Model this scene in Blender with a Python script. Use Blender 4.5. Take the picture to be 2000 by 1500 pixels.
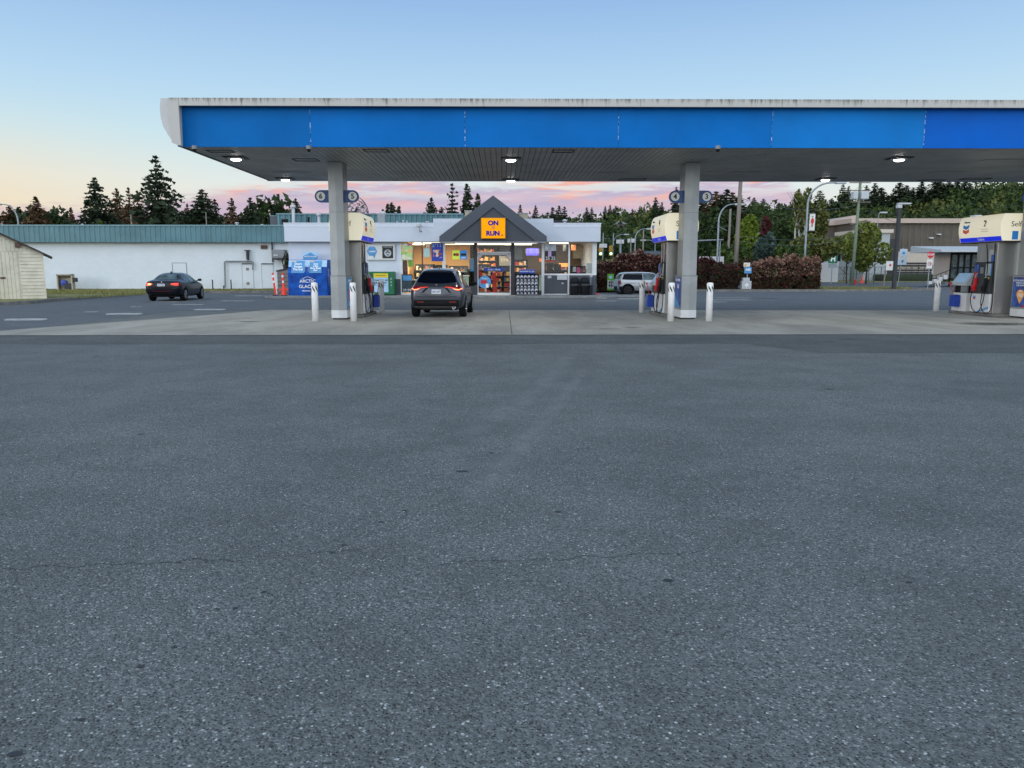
import bpy, bmesh, math, random
import numpy as np
from mathutils import Vector, Matrix, noise as mnoise
from mathutils.bvhtree import BVHTree
R = math.radians
random.seed(7); np.random.seed(7)
for o in list(bpy.data.objects): bpy.data.objects.remove(o)
S = bpy.context.scene
C = S.collection

# ------------------------------------------------------------------ camera
CAM_H = 1.6; PITCH = 8.5; YAW = 0.73; FPX = 1500.0
cd = bpy.data.cameras.new('camera'); cam = bpy.data.objects.new('camera', cd); C.objects.link(cam)
cam.location = (0, 0, CAM_H); cam.rotation_euler = (R(90-PITCH), 0, R(-YAW))
cd.sensor_fit = 'HORIZONTAL'; cd.sensor_width = 36; cd.lens = 36*FPX/2000; cd.clip_start = .05; cd.clip_end = 3000
S.camera = cam
_t, _a = R(PITCH), R(YAW)
_F = Vector((math.sin(_a)*math.cos(_t), math.cos(_a)*math.cos(_t), -math.sin(_t)))
_R = Vector((math.cos(_a), -math.sin(_a), 0)); _U = _R.cross(_F)
def _ray(px, py): return _F + _R*((px-1000)/FPX) + _U*((750-py)/FPX)
def G(px, py, z=0.0):                      # survey helper: photo reading -> point on level z
    d = _ray(px, py); t = (z-CAM_H)/d.z; return (d.x*t, d.y*t)
def at(px, py, Y):                         # survey helper: photo reading -> (x, z) at known depth
    d = _ray(px, py); t = Y/d.y; return (d.x*t, CAM_H+d.z*t)
def ax(px, Y, py=526): return at(px, py, Y)[0]
def az(py, Y, px=1000): return at(px, py, Y)[1]

# ------------------------------------------------------------------ render / view
S.render.engine = 'CYCLES'
S.view_settings.view_transform = 'Standard'; S.view_settings.look = 'None'
S.view_settings.gamma = 1; S.view_settings.exposure = 0.0
S.cycles.max_bounces = 6; S.cycles.diffuse_bounces = 3

# ------------------------------------------------------------------ world
W = bpy.data.worlds.new('World'); S.world = W; W.use_nodes = True
nt = W.node_tree; N = nt.nodes; L = nt.links
for n in list(N): N.remove(n)
class NB:
    def __init__(s, nt): s.nt = nt; s.N = nt.nodes; s.L = nt.links
    def n(s, t, **k):
        o = s.N.new(t)
        for a, b in k.items(): setattr(o, a, b)
        return o
    def put(s, sock, v):
        if hasattr(v, 'is_output') or isinstance(v, bpy.types.NodeSocket): s.L.new(v, sock)
        else: sock.default_value = v
    def m(s, op, a, b=0.0, c=None, clamp=False):
        o = s.n('ShaderNodeMath', operation=op, use_clamp=clamp); s.put(o.inputs[0], a); s.put(o.inputs[1], b)
        if c is not None: s.put(o.inputs[2], c)
        return o.outputs[0]
    def ss(s, v, a, b, c=0.0, d=1.0):
        o = s.n('ShaderNodeMapRange', interpolation_type='SMOOTHSTEP'); s.put(o.inputs[0], v)
        o.inputs[1].default_value = a; o.inputs[2].default_value = b; o.inputs[3].default_value = c; o.inputs[4].default_value = d
        return o.outputs[0]
    def mix(s, f, a, b, bt='MIX'):
        o = s.n('ShaderNodeMix', data_type='RGBA', blend_type=bt)
        s.put(o.inputs[0], f)
        for k, v in ((6, a), (7, b)):
            if isinstance(v, (tuple, list)): v = tuple(v)+((1,) if len(v) == 3 else ())
            s.put(o.inputs[k], v)
        return o.outputs[2]
    def ramp(s, f, stops, interp='LINEAR'):
        o = s.n('ShaderNodeValToRGB'); s.put(o.inputs[0], f); e = o.color_ramp.elements; o.color_ramp.interpolation = interp
        while len(e) < len(stops): e.new(0.5)
        for q, (p, c) in zip(e, stops): q.position = p; q.color = tuple(c)+(1,)
        return o.outputs[0]
    def noise(s, vec, scale, detail=3, rough=.5, dist=0, out=0):
        o = s.n('ShaderNodeTexNoise'); s.put(o.inputs['Vector'], vec) if vec is not None else None
        o.inputs['Scale'].default_value = scale; o.inputs['Detail'].default_value = detail
        o.inputs['Roughness'].default_value = rough; o.inputs['Distortion'].default_value = dist
        return o.outputs[out]
    def comb(s, x, y, z=0.0):
        o = s.n('ShaderNodeCombineXYZ'); s.put(o.inputs[0], x); s.put(o.inputs[1], y); s.put(o.inputs[2], z); return o.outputs[0]
SUN_AZ, SUN_EL = R(-128), R(4.0)        # low sun behind the camera's left shoulder
b = NB(nt)
def lin(r, g, bb):
    f = lambda c: (c/255/12.92 if c/255 <= .04045 else ((c/255+.055)/1.055)**2.4)
    return (f(r), f(g), f(bb))
tc = b.n('ShaderNodeTexCoord'); sep = b.n('ShaderNodeSeparateXYZ'); L.new(tc.outputs['Generated'], sep.inputs[0])
X, Y, Z = sep.outputs
azm = b.m('ARCTAN2', X, Y)
sky = b.n('ShaderNodeTexSky', sky_type='NISHITA'); sky.sun_disc = False; sky.sun_elevation = SUN_EL
sky.sun_rotation = SUN_AZ; sky.air_density = 1.0; sky.dust_density = 1.2; sky.ozone_density = 2.5
skyc = b.mix(1.0, sky.outputs[0], (.11, .11, .11), 'MULTIPLY')
grad = b.ramp(Z, [(0.0, lin(240, 228, 216)), (0.045, lin(240, 234, 226)), (0.10, lin(232, 242, 240)), (0.15, lin(208, 236, 246)),
                  (0.22, lin(184, 219, 247)), (0.34, lin(142, 183, 234)), (0.6, lin(150, 176, 206)), (1.0, lin(150, 166, 186))])
warm = b.m('MULTIPLY', b.ss(azm, -0.22, -0.72), b.ss(Z, .20, .035))
grad = b.mix(b.m('MULTIPLY', warm, .95), grad, lin(252, 228, 186))
# clouds low over the horizon
v1 = b.comb(b.m('MULTIPLY', azm, 3.2), b.m('MULTIPLY', Z, 26.0))
n1 = b.noise(v1, 2.0, 6, .58, .25)
v2 = b.comb(b.m('ADD', b.m('MULTIPLY', azm, 5.5), 3.7), b.m('MULTIPLY', Z, 34.0), 4.0)
n2 = b.noise(v2, 1.6, 5, .55, .3)
deg = b.m('MULTIPLY', azm, 180/math.pi)
fc = b.n('ShaderNodeFloatCurve'); fcv = b.m('ADD', b.m('MULTIPLY', deg, 1/80.0), .5)   # -40..40 deg -> 0..1
L.new(fcv, fc.inputs[1])
cv = fc.mapping.curves[0]
pts = [(-40, .070), (-34, .074), (-27, .080), (-23, .088), (-20, .104), (-16, .118), (-10, .124), (0, .124), (6, .130), (12, .126), (18, .120), (21, .095), (25, .06), (40, .03)]
for i, (d, v) in enumerate(pts):
    p = ((d+40)/80, v*5)
    if i == 0: cv.points[0].location = p
    elif i == len(pts)-1: cv.points[-1].location = p
    else: cv.points.new(*p)
fc.mapping.update()
top = b.m('MULTIPLY', fc.outputs[0], .2)
h = b.m('ADD', b.m('SUBTRACT', top, Z), b.m('ADD', b.m('MULTIPLY', b.m('SUBTRACT', n1, .5), .085), b.m('MULTIPLY', b.m('SUBTRACT', b.noise(b.comb(b.m('MULTIPLY', azm, 14.0), b.m('MULTIPLY', Z, 60.0)), 1.5, 4, .6), .5), .03)))
dens = b.ss(h, -.002, .022)
gap = b.m('MULTIPLY', b.ss(azm, .06, .16), b.ss(b.m('ADD', Z, b.m('MULTIPLY', b.m('SUBTRACT', n2, .5), .03)), .083, .066))
dens = b.m('MULTIPLY', dens, b.m('SUBTRACT', 1.0, b.m('MULTIPLY', gap, .85)))
dens = b.m('MULTIPLY', dens, b.ss(azm, 1.0, .55))
n3 = b.noise(b.comb(b.m('MULTIPLY', azm, 7.0), b.m('MULTIPLY', Z, 70.0), 9.0), 1.3, 5, .6, .4)
dens = b.m('MULTIPLY', dens, b.m('SUBTRACT', 1.0, b.m('MULTIPLY', b.m('MULTIPLY', b.ss(n3, .56, .42), b.ss(Z, .075, .105)), .75)))
coral = b.m('MULTIPLY', b.ss(n2, .46, .60), b.ss(Z, .068, .100))
coral = b.m('MULTIPLY', coral, b.ss(azm, -.40, -.30))
cc = b.mix(b.ss(n1, .35, .65), lin(188, 176, 208), lin(220, 192, 210))
cc = b.mix(coral, cc, lin(255, 180, 162))
cc = b.mix(b.m('MULTIPLY', warm, .35), cc, lin(245, 205, 180))
grad = b.mix(b.m('MULTIPLY', dens, .92), grad, cc)
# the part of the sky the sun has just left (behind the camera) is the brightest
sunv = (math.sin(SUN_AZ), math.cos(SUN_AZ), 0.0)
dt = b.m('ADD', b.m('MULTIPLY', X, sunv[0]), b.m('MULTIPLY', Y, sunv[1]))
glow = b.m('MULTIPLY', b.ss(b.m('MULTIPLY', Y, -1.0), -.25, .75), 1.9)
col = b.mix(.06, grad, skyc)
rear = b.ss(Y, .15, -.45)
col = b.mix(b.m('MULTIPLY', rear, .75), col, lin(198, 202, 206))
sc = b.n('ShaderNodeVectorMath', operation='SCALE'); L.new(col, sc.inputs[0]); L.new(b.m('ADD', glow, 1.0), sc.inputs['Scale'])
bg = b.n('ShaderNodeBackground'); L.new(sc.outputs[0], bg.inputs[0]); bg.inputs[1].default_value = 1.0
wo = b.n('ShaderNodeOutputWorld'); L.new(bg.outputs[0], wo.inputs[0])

# ------------------------------------------------------------------ sun
sd = bpy.data.lights.new('sun', 'SUN'); sd.energy = .5; sd.angle = R(12); sd.color = (1, .93, .87)
so = bpy.data.objects.new('sun', sd); C.objects.link(so)
sdir = Vector((math.sin(SUN_AZ)*math.cos(SUN_EL+.08), math.cos(SUN_AZ)*math.cos(SUN_EL+.08), math.sin(SUN_EL+.08)))
so.rotation_euler = sdir.to_track_quat('Z', 'Y').to_euler()

# ------------------------------------------------------------------ materials
def mat(name, col, rough=.6, metal=0.0, var=.08, scale=6.0, bump=0.0, bscale=60.0, emit=0.0, coat=0.0, spec=.5, stretch=None, ecol=None, col2=None, dirt=0.0, dcol=(.12, .11, .09)):
    m = bpy.data.materials.new(name); m.use_nodes = True; nb = NB(m.node_tree)
    p = m.node_tree.nodes['Principled BSDF']
    g = nb.n('ShaderNodeNewGeometry'); pos = g.outputs['Position']
    if stretch:
        mp = nb.n('ShaderNodeMapping'); nb.put(mp.inputs[0], pos); mp.inputs['Scale'].default_value = stretch; pos = mp.outputs[0]
    c1 = tuple(max(0, c*(1-var)) for c in col); c2 = tuple(min(1, c*(1+var)) for c in (col2 or col))
    if var > 0:
        f = nb.ss(nb.noise(pos, scale, 4, .6), .3, .7)
        cc = nb.mix(f, c1, c2)
        if dirt: cc = nb.mix(nb.m('MULTIPLY', nb.ss(nb.noise(pos, scale*2.7, 6, .7), .52, .75), dirt), cc, dcol)
        nb.put(p.inputs['Base Color'], cc)
        nb.put(p.inputs['Roughness'], nb.ss(nb.noise(pos, scale*1.7, 3), .2, .8, max(0, rough-.07), min(1, rough+.07)))
    else:
        p.inputs['Base Color'].default_value = tuple(col)+(1,); p.inputs['Roughness'].default_value = rough
    p.inputs['Metallic'].default_value = metal; p.inputs['Specular IOR Level'].default_value = spec
    if coat: p.inputs['Coat Weight'].default_value = coat; p.inputs['Coat Roughness'].default_value = .04
    if emit: p.inputs['Emission Color'].default_value = tuple(ecol or col)+(1,); p.inputs['Emission Strength'].default_value = emit
    if bump:
        bn = nb.n('ShaderNodeBump'); bn.inputs['Strength'].default_value = bump; bn.inputs['Distance'].default_value = .02
        nb.put(bn.inputs['Height'], nb.noise(pos, bscale, 4, .6)); nb.put(p.inputs['Normal'], bn.outputs[0])
    return m
def leafmat(name, cols, rough=.75, trans=.0):
    m = bpy.data.materials.new(name); m.use_nodes = True; nb = NB(m.node_tree); p = m.node_tree.nodes['Principled BSDF']
    g = nb.n('ShaderNodeNewGeometry')
    n_ = nb.noise(g.outputs['Position'], .9, 3, .6)
    f = nb.m('ADD', nb.m('MULTIPLY', g.outputs['Random Per Island'], .6), nb.m('MULTIPLY', nb.ss(n_, .3, .7), .4))
    k = len(cols)
    nb.put(p.inputs['Base Color'], nb.ramp(f, [(i/(k-1)*.9+.05, c) for i, c in enumerate(cols)]))
    p.inputs['Roughness'].default_value = rough; p.inputs['Specular IOR Level'].default_value = .2
    return m
def palette(name, cols, emit=0.0, rough=.5):
    m = bpy.data.materials.new(name); m.use_nodes = True; nb = NB(m.node_tree); p = m.node_tree.nodes['Principled BSDF']
    g = nb.n('ShaderNodeNewGeometry')
    c = nb.ramp(g.outputs['Random Per Island'], [(i/len(cols), q) for i, q in enumerate(cols)], 'CONSTANT')
    nb.put(p.inputs['Base Color'], c); p.inputs['Roughness'].default_value = rough
    if emit: nb.put(p.inputs['Emission Color'], c); p.inputs['Emission Strength'].default_value = emit
    return m
def glassmat(name, tint=(.8, .85, .86), f0=.10):
    m = bpy.data.materials.new(name); m.use_nodes = True; nb = NB(m.node_tree); N_ = m.node_tree.nodes
    for n in list(N_): N_.remove(n)
    tr = nb.n('ShaderNodeBsdfTransparent'); tr.inputs[0].default_value = tint+(1,)
    gl = nb.n('ShaderNodeBsdfGlossy'); gl.inputs['Roughness'].default_value = .03
    mx = nb.n('ShaderNodeMixShader'); lw = nb.n('ShaderNodeLayerWeight'); lw.inputs[0].default_value = .25
    nb.put(mx.inputs[0], nb.m('ADD', nb.m('MULTIPLY', lw.outputs[0], .25), f0)); nb.L.new(tr.outputs[0], mx.inputs[1]); nb.L.new(gl.outputs[0], mx.inputs[2])
    o = nb.n('ShaderNodeOutputMaterial'); nb.L.new(mx.outputs[0], o.inputs[0]); return m

def asphalt(name, base, speck=1.0, warm=0.0, dark=.0):
    m = bpy.data.materials.new(name); m.use_nodes = True; nb = NB(m.node_tree); p = m.node_tree.nodes['Principled BSDF']
    g = nb.n('ShaderNodeNewGeometry'); pos = g.outputs['Position']
    wpn = nb.n('ShaderNodeTexNoise'); nb.put(wpn.inputs['Vector'], pos); wpn.inputs['Scale'].default_value = 70; wpn.inputs['Detail'].default_value = 2
    wv = nb.n('ShaderNodeVectorMath', operation='MULTIPLY_ADD'); nb.put(wv.inputs[0], wpn.outputs['Color']); wv.inputs[1].default_value = (.007,)*3; nb.put(wv.inputs[2], pos)
    pw = wv.outputs[0]
    def vor(scale):
        v = nb.n('ShaderNodeTexVoronoi'); nb.put(v.inputs['Vector'], pw); v.inputs['Scale'].default_value = scale; v.inputs['Randomness'].default_value = 1
        s_ = nb.n('ShaderNodeSeparateColor'); nb.put(s_.inputs[0], v.outputs['Color']); return v.outputs['Distance'], s_.outputs[0], s_.outputs[1]
    d1, r1, g1 = vor(105); d2, r2, g2 = vor(58)
    big = nb.ss(nb.noise(pos, .35, 5, .6), .3, .7); mid = nb.ss(nb.noise(pos, 3.0, 4, .65), .3, .7); fine = nb.noise(pos, 240, 2, .6)
    big2 = nb.ss(nb.noise(pos, 1.1, 3, .5), .35, .65)
    val = nb.m('ADD', .74, nb.m('MULTIPLY', big, .20)); val = nb.m('ADD', val, nb.m('MULTIPLY', big2, .14)); val = nb.m('ADD', val, nb.m('MULTIPLY', mid, .10))
    grain = nb.m('ADD', .56, nb.m('MULTIPLY', r1, .80)); grain = nb.m('MULTIPLY', grain, nb.m('ADD', .60, nb.m('MULTIPLY', fine, .76)))
    val = nb.m('MULTIPLY', val, grain)
    pits = nb.m('MULTIPLY', nb.m('GREATER_THAN', g1, .74), nb.ss(d1, .62, .25)); val = nb.m('MULTIPLY', val, nb.m('SUBTRACT', 1.0, nb.m('MULTIPLY', pits, .8)))
    c = nb.mix(1.0, tuple(base), nb.comb(val, val, val), 'MULTIPLY')
    st = nb.m('MULTIPLY', nb.m('GREATER_THAN', r2, nb.m('SUBTRACT', .97, nb.m('MULTIPLY', big, .035))), nb.ss(d2, .42, .26))
    st2 = nb.m('MULTIPLY', nb.m('GREATER_THAN', r1, nb.m('SUBTRACT', .95, nb.m('MULTIPLY', big2, .07))), nb.ss(d1, .55, .25))
    c = nb.mix(nb.m('MULTIPLY', st2, .55*speck), c, (.50, .54, .55))
    c = nb.mix(nb.m('MULTIPLY', st, .85*speck), c, nb.mix(g2, (.36, .40, .42), (.66, .70, .70)))
    stn = nb.ss(nb.noise(pos, .9, 6, .75, .4), .66, .80); c = nb.mix(nb.m('MULTIPLY', stn, .25), c, (.05, .055, .06))
    nb.put(p.inputs['Base Color'], c); nb.put(p.inputs['Roughness'], nb.ss(big, 0, 1, .72, .88)); p.inputs['Specular IOR Level'].default_value = .35
    bn = nb.n('ShaderNodeBump'); bn.inputs['Strength'].default_value = .55; bn.inputs['Distance'].default_value = .006
    nb.put(bn.inputs['Height'], nb.m('ADD', nb.m('MULTIPLY', r1, .5), nb.m('SUBTRACT', .6, d1))); nb.put(p.inputs['Normal'], bn.outputs[0])
    return m
def concrete(name, base):
    m = bpy.data.materials.new(name); m.use_nodes = True; nb = NB(m.node_tree); p = m.node_tree.nodes['Principled BSDF']
    g = nb.n('ShaderNodeNewGeometry'); pos = g.outputs['Position']
    mp = nb.n('ShaderNodeMapping'); nb.put(mp.inputs[0], pos); mp.inputs['Scale'].default_value = (1, .35, 1)
    a_ = nb.ss(nb.noise(mp.outputs[0], .8, 6, .65, .5), .3, .7); c_ = nb.ss(nb.noise(pos, 9, 4, .6), .3, .7)
    c = nb.mix(a_, tuple(x*.74 for x in base), tuple(x*1.15 for x in base)); c = nb.mix(nb.m('MULTIPLY', c_, .25), c, tuple(x*.7 for x in base))
    st = nb.ss(nb.noise(mp.outputs[0], 1.3, 5, .7, .8), .60, .78); c = nb.mix(nb.m('MULTIPLY', st, .65), c, (.06, .06, .055)); sm = nb.ss(nb.noise(pos, 2.6, 6, .75, .6), .63, .72); c = nb.mix(nb.m('MULTIPLY', sm, .45), c, (.05, .05, .048))
    sp = nb.n('ShaderNodeSeparateXYZ'); nb.put(sp.inputs[0], pos)
    # tyre-darkened lanes beside the pump islands
    for cx in (-2.3, 3.2, 8.8, 14.4):
        d = nb.m('ABSOLUTE', nb.m('SUBTRACT', sp.outputs[0], cx)); lane = nb.m('MULTIPLY', nb.ss(d, 1.2, .5), nb.ss(nb.noise(pos, .5, 3), .35, .65))
        c = nb.mix(nb.m('MULTIPLY', lane, .30), c, (.10, .10, .095))
    nb.put(p.inputs['Base Color'], c); p.inputs['Roughness'].default_value = .8; p.inputs['Specular IOR Level'].default_value = .35
    bn = nb.n('ShaderNodeBump'); bn.inputs['Strength'].default_value = .3; bn.inputs['Distance'].default_value = .004
    nb.put(bn.inputs['Height'], nb.noise(pos, 90, 3, .6)); nb.put(p.inputs['Normal'], bn.outputs[0]); return m

M = {}
M['asphalt'] = asphalt('asphalt', (.138, .156, .158))
M['asphalt_dark'] = asphalt('asphalt_patch', (.098, .112, .114), .6)
M['asphalt_far'] = asphalt('asphalt_lot', (.125, .142, .158), .5)
M['concrete'] = concrete('concrete_apron', (.33, .325, .29))
M['kerb'] = mat('kerb_concrete', (.17, .165, .155), .85, var=.25, scale=3, bump=.3, dirt=.5)
M['walk'] = mat('walkway_concrete', (.20, .215, .225), .8, var=.2, scale=2.5, bump=.2, dirt=.35)
M['grass'] = mat('grass_ground', (.165, .165, .055), .95, var=.35, scale=3.5, bump=.6, bscale=25, col2=(.20, .20, .07))
M['blade'] = leafmat('grass_blades', [(.12, .15, .04), (.22, .22, .08), (.28, .25, .11)])
M['white_paint'] = mat('white_paint', (.72, .74, .76), .5, var=.06, scale=3, dirt=.18, dcol=(.4, .4, .38))
def wornline():
    m = bpy.data.materials.new('road_marking_paint'); m.use_nodes = True; nb = NB(m.node_tree); p = m.node_tree.nodes['Principled BSDF']; p.inputs['Base Color'].default_value = (.50, .52, .51, 1); p.inputs['Roughness'].default_value = .8
    tc_ = nb.n('ShaderNodeTexCoord'); sx = nb.n('ShaderNodeSeparateXYZ'); nb.put(sx.inputs[0], tc_.outputs['Generated']); dx = nb.m('ABSOLUTE', nb.m('SUBTRACT', sx.outputs[0], .5)); dy = nb.m('ABSOLUTE', nb.m('SUBTRACT', sx.outputs[1], .5))
    g = nb.n('ShaderNodeNewGeometry'); e = nb.m('MULTIPLY', nb.ss(dx, .5, .36), nb.ss(dy, .5, .25)); f = nb.m('MULTIPLY', e, nb.ss(nb.noise(g.outputs['Position'], 4, 5, .7), .30, .52))
    nb.put(p.inputs['Alpha'], nb.m('MULTIPLY', f, .85)); return m
M['line'] = wornline()
def flakemat():
    m = bpy.data.materials.new('flaking_seam'); m.use_nodes = True; nb = NB(m.node_tree); p = m.node_tree.nodes['Principled BSDF']; p.inputs['Base Color'].default_value = (.55, .65, .78, 1); p.inputs['Roughness'].default_value = .7
    g = nb.n('ShaderNodeNewGeometry'); nb.put(p.inputs['Alpha'], nb.ss(nb.noise(g.outputs['Position'], 16, 3, .7), .52, .60)); return m
def artmat(name, cols, scale):
    m = bpy.data.materials.new(name); m.use_nodes = True; nb = NB(m.node_tree); p = m.node_tree.nodes['Principled BSDF']; g = nb.n('ShaderNodeNewGeometry')
    v = nb.n('ShaderNodeTexVoronoi'); nb.put(v.inputs['Vector'], g.outputs['Position']); v.inputs['Scale'].default_value = scale; q = nb.n('ShaderNodeSeparateColor'); nb.put(q.inputs[0], v.outputs['Color'])
    c = nb.ramp(q.outputs[0], [(i/len(cols), k) for i, k in enumerate(cols)], 'CONSTANT'); nb.put(p.inputs['Base Color'], c); p.inputs['Roughness'].default_value = .5; nb.put(p.inputs['Emission Color'], c); p.inputs['Emission Strength'].default_value = .06; return m
M['joint'] = mat('joint_sealant', (.40, .39, .36), .8, var=.2, scale=10)
M['jointdark'] = mat('dark_joint', (.09, .09, .085), .85, var=.2, scale=10)
M['crack'] = mat('crack', (.045, .05, .055), .95, var=.3, scale=20)
def soft_stain_shade():
    m = bpy.data.materials.new('oil_and_shade'); m.use_nodes = True; nb = NB(m.node_tree); p = m.node_tree.nodes['Principled BSDF']; p.inputs['Base Color'].default_value = (.045, .047, .05, 1); p.inputs['Roughness'].default_value = .6
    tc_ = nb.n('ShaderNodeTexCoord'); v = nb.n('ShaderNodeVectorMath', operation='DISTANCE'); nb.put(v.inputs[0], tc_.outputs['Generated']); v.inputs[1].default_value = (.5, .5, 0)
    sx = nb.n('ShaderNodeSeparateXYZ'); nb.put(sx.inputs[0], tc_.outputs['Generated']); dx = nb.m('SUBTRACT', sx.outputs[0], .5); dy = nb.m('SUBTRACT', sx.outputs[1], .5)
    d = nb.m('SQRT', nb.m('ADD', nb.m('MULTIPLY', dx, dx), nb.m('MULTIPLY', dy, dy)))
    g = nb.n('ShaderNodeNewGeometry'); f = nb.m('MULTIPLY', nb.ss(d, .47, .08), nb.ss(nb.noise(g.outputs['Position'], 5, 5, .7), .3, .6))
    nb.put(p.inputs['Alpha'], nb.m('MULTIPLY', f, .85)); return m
M['stain_shade'] = soft_stain_shade()
M['tar'] = mat('tar_spot', (.022, .025, .03), .55, var=.2)
def bluepanel(name, col, rough):
    return mat(name, col, rough, var=.10, scale=.5, dirt=.12, dcol=(.02, .10, .30), spec=.1)
M['blue_fascia'] = bluepanel('blue_fascia', (.0, .128, .42), .5)
M['blue_fascia_mid'] = bluepanel('blue_fascia_mid', (.0, .138, .47), .5)
M['blue_fascia_faded'] = bluepanel('blue_fascia_faded', (.004, .168, .52), .5)
M['blue_fascia_deep'] = bluepanel('blue_fascia_deep', (.0, .108, .50), .45)
M['flake'] = flakemat()
def rimmat():
    m = bpy.data.materials.new('weathered_white_rim'); m.use_nodes = True; nb = NB(m.node_tree); p = m.node_tree.nodes['Principled BSDF']
    g = nb.n('ShaderNodeNewGeometry'); sp = nb.n('ShaderNodeSeparateXYZ'); nb.put(sp.inputs[0], g.outputs['Position'])
    mp = nb.n('ShaderNodeMapping'); nb.put(mp.inputs[0], g.outputs['Position']); mp.inputs['Scale'].default_value = (7, 7, .5)
    s1 = nb.noise(mp.outputs[0], 2.2, 6, .75); s2 = nb.noise(g.outputs['Position'], .7, 3)
    hgt = nb.ss(sp.outputs[2], 5.90, 6.20)
    f = nb.ss(nb.m('ADD', nb.m('ADD', s1, nb.m('MULTIPLY', hgt, .22)), nb.m('MULTIPLY', nb.m('SUBTRACT', s2, .5), .35)), .56, .82)
    c = nb.mix(f, (.47, .465, .44), (.11, .105, .085))
    nb.put(p.inputs['Base Color'], c); p.inputs['Roughness'].default_value = .6; return m
M['rim'] = rimmat()
M['endcap'] = mat('end_cap_white', (.50, .51, .52), .5, var=.06, scale=1.5, dirt=.15, dcol=(.35, .34, .3))
M['soffit'] = mat('soffit_slats', (.25, .262, .262), .5, var=.12, scale=.8, metal=.15)
M['soffit_gap'] = mat('soffit_gap', (.03, .032, .034), .8, var=.1)
M['column'] = mat('grey_cladding', (.31, .335, .345), .38, metal=.25, var=.09, scale=1.2, dirt=.2, dcol=(.15, .155, .15))
M['skirt'] = mat('white_skirt', (.66, .68, .70), .5, var=.05, scale=2, dirt=.2, dcol=(.3, .3, .28))
M['bollard'] = mat('bollard_white', (.84, .85, .86), .5, var=.05, scale=4, dirt=.25, dcol=(.45, .43, .38), bump=.1, bscale=14)
M['black'] = mat('black_plastic', (.010, .011, .013), .5, var=.2, spec=.15)
M['rubber'] = mat('black_rubber', (.009, .009, .010), .8, var=.2, bump=.1, spec=.12)
M['dgrey'] = mat('dark_grey_plastic', (.04, .043, .048), .5, var=.12, spec=.25)
M['mgrey'] = mat('mid_grey_plastic', (.20, .215, .23), .5, var=.08)
M['lgrey'] = mat('light_grey_plastic', (.46, .50, .53), .5, var=.06)
M['steel'] = mat('brushed_steel', (.36, .355, .335), .34, metal=.75, var=.12, scale=2, stretch=(1, 1, .3))
M['galv'] = mat('galvanised', (.27, .31, .34), .5, metal=.4, var=.12, scale=3)
M['cream_lit'] = mat('lit_cream_panel', (.72, .68, .54), .4, var=.03, scale=1, emit=.40, ecol=(1.0, .92, .68))
M['blue_lit'] = mat('lit_blue_band', (.01, .03, .60), .4, var=.03, emit=.45, ecol=(.01, .03, .85))
M['sign_blue'] = mat('sign_blue', (.006, .055, .20), .4, var=.05)
M['sign_white'] = mat('sign_white', (.66, .68, .66), .5, var=.03)
M['logo_blue'] = mat('logo_blue', (.02, .22, .62), .4, var=.02, emit=.15)
M['logo_red'] = mat('logo_red', (.72, .10, .05), .4, var=.02, emit=.15)
M['ink'] = mat('black_ink', (.02, .022, .025), .6, var=.0)
M['white_ink'] = mat('white_ink', (.80, .83, .86), .6, var=.0)
M['red'] = mat('red_plastic', (.55, .012, .02), .4, var=.1)
M['blue'] = mat('blue_plastic', (.01, .05, .35), .4, var=.1)
M['poster_purple'] = mat('poster_purple', (.05, .05, .22), .4, var=.5, scale=5, col2=(.03, .10, .38))
M['poster_blue'] = mat('poster_light_blue', (.08, .30, .60), .4, var=.15, scale=3)
M['poster_teal'] = mat('poster_teal', (.42, .68, .66), .5, var=.05)
M['orange'] = mat('poster_orange', (.85, .42, .12), .5, var=.05)
M['yellow'] = mat('poster_yellow', (.75, .60, .03), .5, var=.05)
M['wallwhite'] = mat('painted_wall', (.60, .66, .75), .6, var=.04, scale=1.2, bump=.05)
M['parapet'] = mat('parapet_metal', (.56, .615, .70), .45, var=.03, scale=.7)
M['capflash'] = mat('cap_flashing', (.64, .70, .79), .4, var=.03)
M['wainscot'] = mat('dark_wainscot', (.065, .078, .10), .5, var=.08)
M['gable'] = mat('charcoal_gable', (.062, .076, .098), .5, var=.06, scale=1)
M['gable_face'] = mat('charcoal_gable_face', (.050, .060, .078), .5, var=.06, scale=1)
M['frame_white'] = mat('window_frame_white', (.68, .72, .74), .4, var=.04)
M['frame_dark'] = mat('window_frame_dark', (.035, .042, .055), .4, var=.05)
M['glass'] = glassmat('shop_glass', (.9, .93, .93), .015)
M['sign_orange'] = mat('lit_orange_sign', (.80, .30, .0), .5, var=.02, emit=.50, ecol=(1, .34, .0), spec=.1)
M['sign_orange_edge'] = mat('sign_orange_edge', (.55, .24, .01), .4, var=.05)
M['sign_ink'] = mat('sign_blue_ink', (.01, .02, .30), .5, var=.0, spec=.1)
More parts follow.
